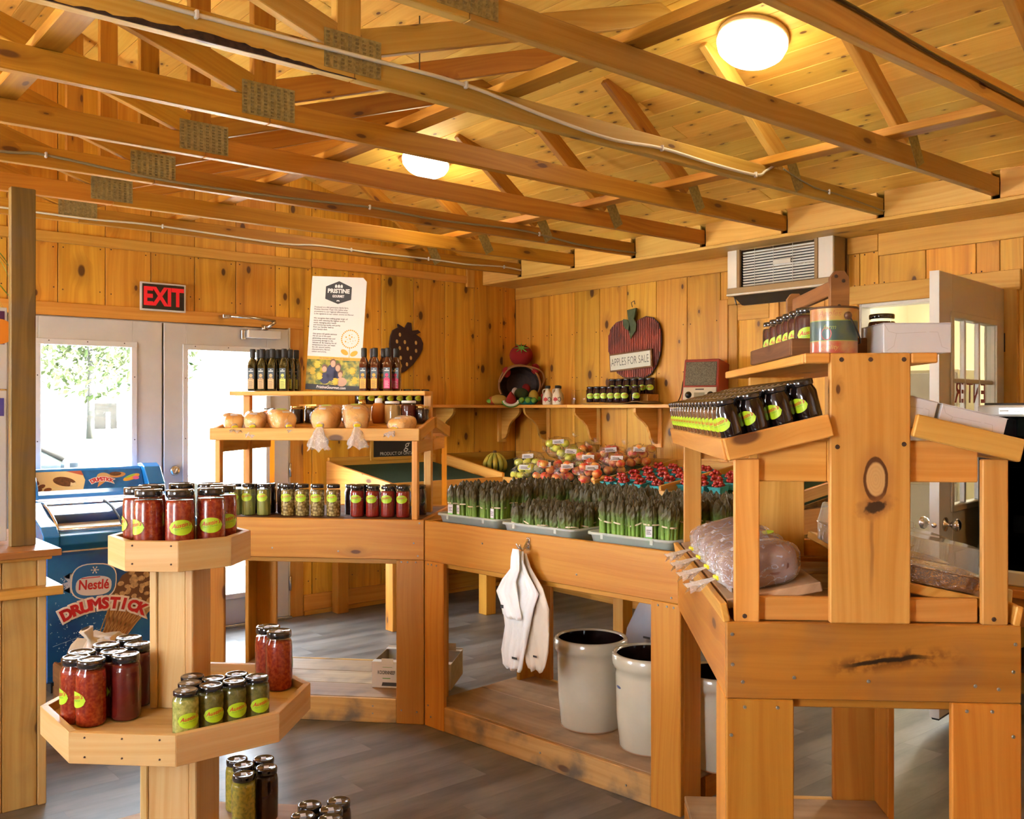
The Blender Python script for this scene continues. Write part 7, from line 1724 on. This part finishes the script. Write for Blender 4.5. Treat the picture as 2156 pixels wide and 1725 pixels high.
arc_text('DRUMSTICK', HQ @ T(.062, -.13, .0035), .13, .034, .125, t, (PRED, PWH), .0012, .004)
# front panel print
PQ = frame(((FX0 + FX1) / 2, FY0 - .001, .41), V((1, 0, 0)), V((0, 0, 1)), V((0, -1, 0)))
pw, ph = .365, .315
pnl = flat('front_print', [(-pw, -ph), (pw, -ph), (pw, ph), (-pw, ph)], PQ, BLUD, t)
SNOW = plain('print_snow', (.55, .66, .76), .5)
rnd = random.Random(4); sn = []
for i in range(150):
    a = rnd.random(); x = -.36 + rnd.random() * .42; y = -.20 + .30 * rnd.random() * (1 - a * .2); r = rnd.choice((.0016, .0022, .003, .004))
    sn.append(ell(x, y, r, r, 6))
for k in range(40):
    a = rnd.random() * 2 * PI; d = rnd.random() * .07; sn.append(ell(-.275 + d * math.cos(a) * .9, .155 + d * math.sin(a), .0035, .0035, 6))
for k in range(7): sn.append([(-.34 + k * .05, -.16 + .012 * k), (-.25 + k * .05, -.135 + .012 * k), (-.34 + k * .05, -.157 + .012 * k)])
flats('snow_print', sn, PQ @ T(0, 0, .0005), SNOW, pnl)
sb_ = [((.055 if i % 2 else .022) * math.cos(i * PI / 9) - .245, (.055 if i % 2 else .022) * math.sin(i * PI / 9) + .165) for i in range(18)]
flat('splash_print', sb_, PQ @ T(0, 0, .0007), SNOW, pnl)
cq = PQ @ T(.040, .0, .001) @ RZ(-.50)
flat('cone_print', [(-.115, .02), (.115, .02), (.03, -.235), (-.03, -.235)], cq, plain('print_cone', (.30, .12, .03), .5), pnl)
wl_ = []
for k in range(7):
    x = -.10 + k * .033; wl_.append([(x, .02), (x + .006, .02), (x * .3 - .006 + .03, -.235), (x * .3 - .012 + .03, -.235)]); wl_.append([(x, .02), (x + .006, .02), (x * .3 - .03, -.235), (x * .3 - .036, -.235)])
flats('wafer_lines', wl_, cq @ T(0, 0, .0005), plain('print_waffle', (.52, .27, .08), .5), pnl)
flat('nut_bed', [(-.115, .02), (.12, .02), (.135, .12), (.09, .21), (.02, .245), (-.06, .22), (-.11, .14)], cq @ T(0, 0, .0006), plain('print_choc2', (.15, .06, .025), .5), pnl)
nn = []
for k in range(64):
    x = rnd.uniform(-.11, .125); y = rnd.uniform(.0, .225)
    if (x / .13) ** 2 + ((y - .07) / .16) ** 2 < 1: nn.append(ell(x, y, rnd.uniform(.014, .020), rnd.uniform(.011, .015), 7, rnd.random() * 3))
bm = bmesh.new()
for k, pts in enumerate(nn): bm.faces.new([bm.verts.new((p[0], p[1], .001 + k * .00002)) for p in pts])
o = obj('nut_print', fin(bm), plain('print_nut', (.66, .42, .18), .5, noise=.45, nscale=50), cq, pnl); o['kind'] = 'stuff'
NQ = PQ @ T(-.135, .16, .0022) @ RZ(-.06)
def squir(rx, ry, n=28): return [(rx * math.copysign(abs(math.cos(a)) ** .7, math.cos(a)), ry * math.copysign(abs(math.sin(a)) ** .7, math.sin(a))) for a in [2 * PI * k / n for k in range(n)]]
flat('badge_edge', squir(.118, .098), NQ, PWH, pnl); flat('badge', squir(.112, .092), NQ @ T(0, 0, .0005), plain('badge_blue', (.02, .14, .36), .4), pnl); flat('badge_oval', squir(.092, .052), NQ @ T(0, -.022, .001), plain('badge_white', (.70, .66, .62), .4), pnl)
text('lettering', 'Nestlé', .072, NQ @ T(0, -.018, .0016) @ S(.82, 1, 1), PRED, pnl, bold=.0018); flat('long_bar', [(-.066, .017), (.03, .022), (.03, .0265), (-.066, .0215)], NQ @ T(0, 0, .0017), PRED, pnl)
fl2 = []
for k in range(6): a = k * PI / 3; c, s_ = math.cos(a), math.sin(a); fl2.append([(-s_ * .0018, .062 + c * .0018), (c * .019 - s_ * .0018, .062 + s_ * .019 + c * .0018), (c * .019 + s_ * .0018, .062 + s_ * .019 - c * .0018), (s_ * .0018, .062 - c * .0018)]); fl2.append(ell(c * .017, .062 + s_ * .017, .004, .004, 6))
flats('snowflake', fl2, NQ @ T(0, 0, .0017), PWH, pnl)
arc_text('DRUMSTICK', PQ @ T(-.100, -.405, .003), .44, .080, .45, pnl, (PRED, PWH), .0045, .0105, -.05)
# crumpled clear sack on a low crate in front of the freezer
t = thing('low_crate', 'low dark wooden crate on the floor in front of the freezer', 'crate', (1.45, 4.75, 0))
for z in (.05, .16): abox('slat', (1.25, 4.55, z), (1.72, 4.565, z + .09), W_DARK, t); abox('slat', (1.25, 4.985, z), (1.72, 5.0, z + .09), W_DARK, t)
for x in (1.25, 1.705): abox('end_panel', (x, 4.566, .03), (x + .015, 4.984, .26), W_DARK, t)
abox('crate_floor', (1.266, 4.566, .03), (1.704, 4.984, .045), W_DARK, t)
rnd = random.Random(5)
t = thing('crumpled_sack', 'crumpled beige plastic sack heaped on the low crate', 'sack', (1.42, 4.75, .27))
obj('film', blob(1, 3, lambda c: V((c.x * .17, c.y * .15, c.z * .12 + .02 * math.sin(c.x * 9 + c.y * 7) + rnd.uniform(-.012, .012)))), plain('sack_beige', (.50, .42, .30), .35, bump=.6, nscale=18), T(1.42, 4.76, .29), t)
obj('knot', lathemesh([(.05, 0), (.015, .03), (.035, .08), (.02, .085)], 9, cap=False), plain('sack_beige2', (.55, .47, .34), .35), T(1.36, 4.73, .38) @ RY(-.4), t)

# ------------------------------------------------------------- glass door cooler on a pine table at the right edge
t = thing('display_cooler', 'white and silver glass fronted drinks cooler at the right edge', 'cooler', (4.9, 1.7, .67))
CX0, CX1, CY0, CY1 = 4.60, 5.20, 1.36, 2.035
CWH = plain('cooler_white', (.62, .64, .64), .35)
abox('base', (CX0, CY0, .674), (CX1, CY1, .745), CWH, t, bev=.008); abox('head', (CX0 - .01, CY0, 1.462), (CX1, CY1, 1.515), CWH, t, bev=.008); abox('top_cap', (CX0 + .02, CY0 + .01, 1.515), (CX1, CY1 - .02, 1.525), BLACKM, t)
abox('side_wall', (CX0 + .03, CY1 - .03, .745), (CX1, CY1, 1.462), BLACKM, t); abox('side_wall', (CX0 + .03, CY0, .745), (CX1, CY0 + .03, 1.462), BLACKM, t); abox('back_wall', (CX1 - .02, CY0 + .03, .745), (CX1, CY1 - .03, 1.462), BLACKM, t)
abox('door_frame', (CX0, CY1 - .05, .745), (CX0 + .03, CY1, 1.462), BLACKM, t); abox('door_frame', (CX0, CY0, .745), (CX0 + .03, CY0 + .05, 1.462), BLACKM, t)
dg = plain('cooler_glass', (.012, .012, .012), .06, coat=.5); abox('glass_door', (CX0 + .01, CY0 + .05, .745), (CX0 + .018, CY1 - .05, 1.462), thin('cooler_pane', (.30, .30, .30), ior=1.02), t)
for z in (.90, 1.06, 1.22, 1.36):
    sh = abox('wire_shelf', (CX0 + .05, CY0 + .03, z), (CX1 - .03, CY1 - .03, z + .006), BLACKM, t)
abox('control_panel', (CX0 - .012, 1.50, 1.472), (CX0 - .0105, 1.935, 1.502), BLACK, t); flats('dial_print', [[(-.06, -.003), (-.02, -.003), (-.02, .003), (-.06, .003)], [(.0, -.003), (.03, -.003), (.03, -.001), (.0, -.001)]], frame((CX0 - .0128, 1.87, 1.488), V((0, -1, 0)), V((0, 0, 1)), V((-1, 0, 0))), PAPER, t)
for i, (y, z, col) in enumerate(((1.95, 1.366, (.4, .05, .05)), (1.88, 1.366, (.3, .3, .1)), (1.93, 1.226, (.2, .2, .2)), (1.90, .906, (.5, .5, .5)))):
    b_ = thing('drink_pouch', ('red', 'olive', 'grey', 'clear')[i] + ' drink pouch standing inside the dark cooler', 'pouch', (4.74, y, z)); prism('film', [(-.03, 0), (.03, 0), (.026, .08), (-.026, .085)], .03, frame((4.74, y, z + .001), V((0, -1, 0)), V((0, 0, 1)), V((-1, 0, 0))), plain('pouch', col, .3, bump=.4, nscale=30), b_, .004)
t = thing('cooler_table', 'pine table carrying the drinks cooler at the right edge', 'table', (4.9, 1.7, 0))
abox('table_top', (4.52, 1.25, .635), (5.24, 2.05, .673), W_CTR, t); abox('apron', (4.55, 1.27, .50), (4.57, 2.03, .634), W_CTR, t); abox('apron', (4.571, 2.01, .50), (5.2, 2.03, .634), W_CTR, t)
for x in (4.57, 5.15):
    for y in (1.27, 1.96): abox('leg', (x, y, 0), (x + .05, y + .05, .50 if x > 5 else .4999), W_CTR, t)
abox('dark_shelf', (4.6, 1.3, .28), (5.2, 2.0, .30), BLACKM, t)
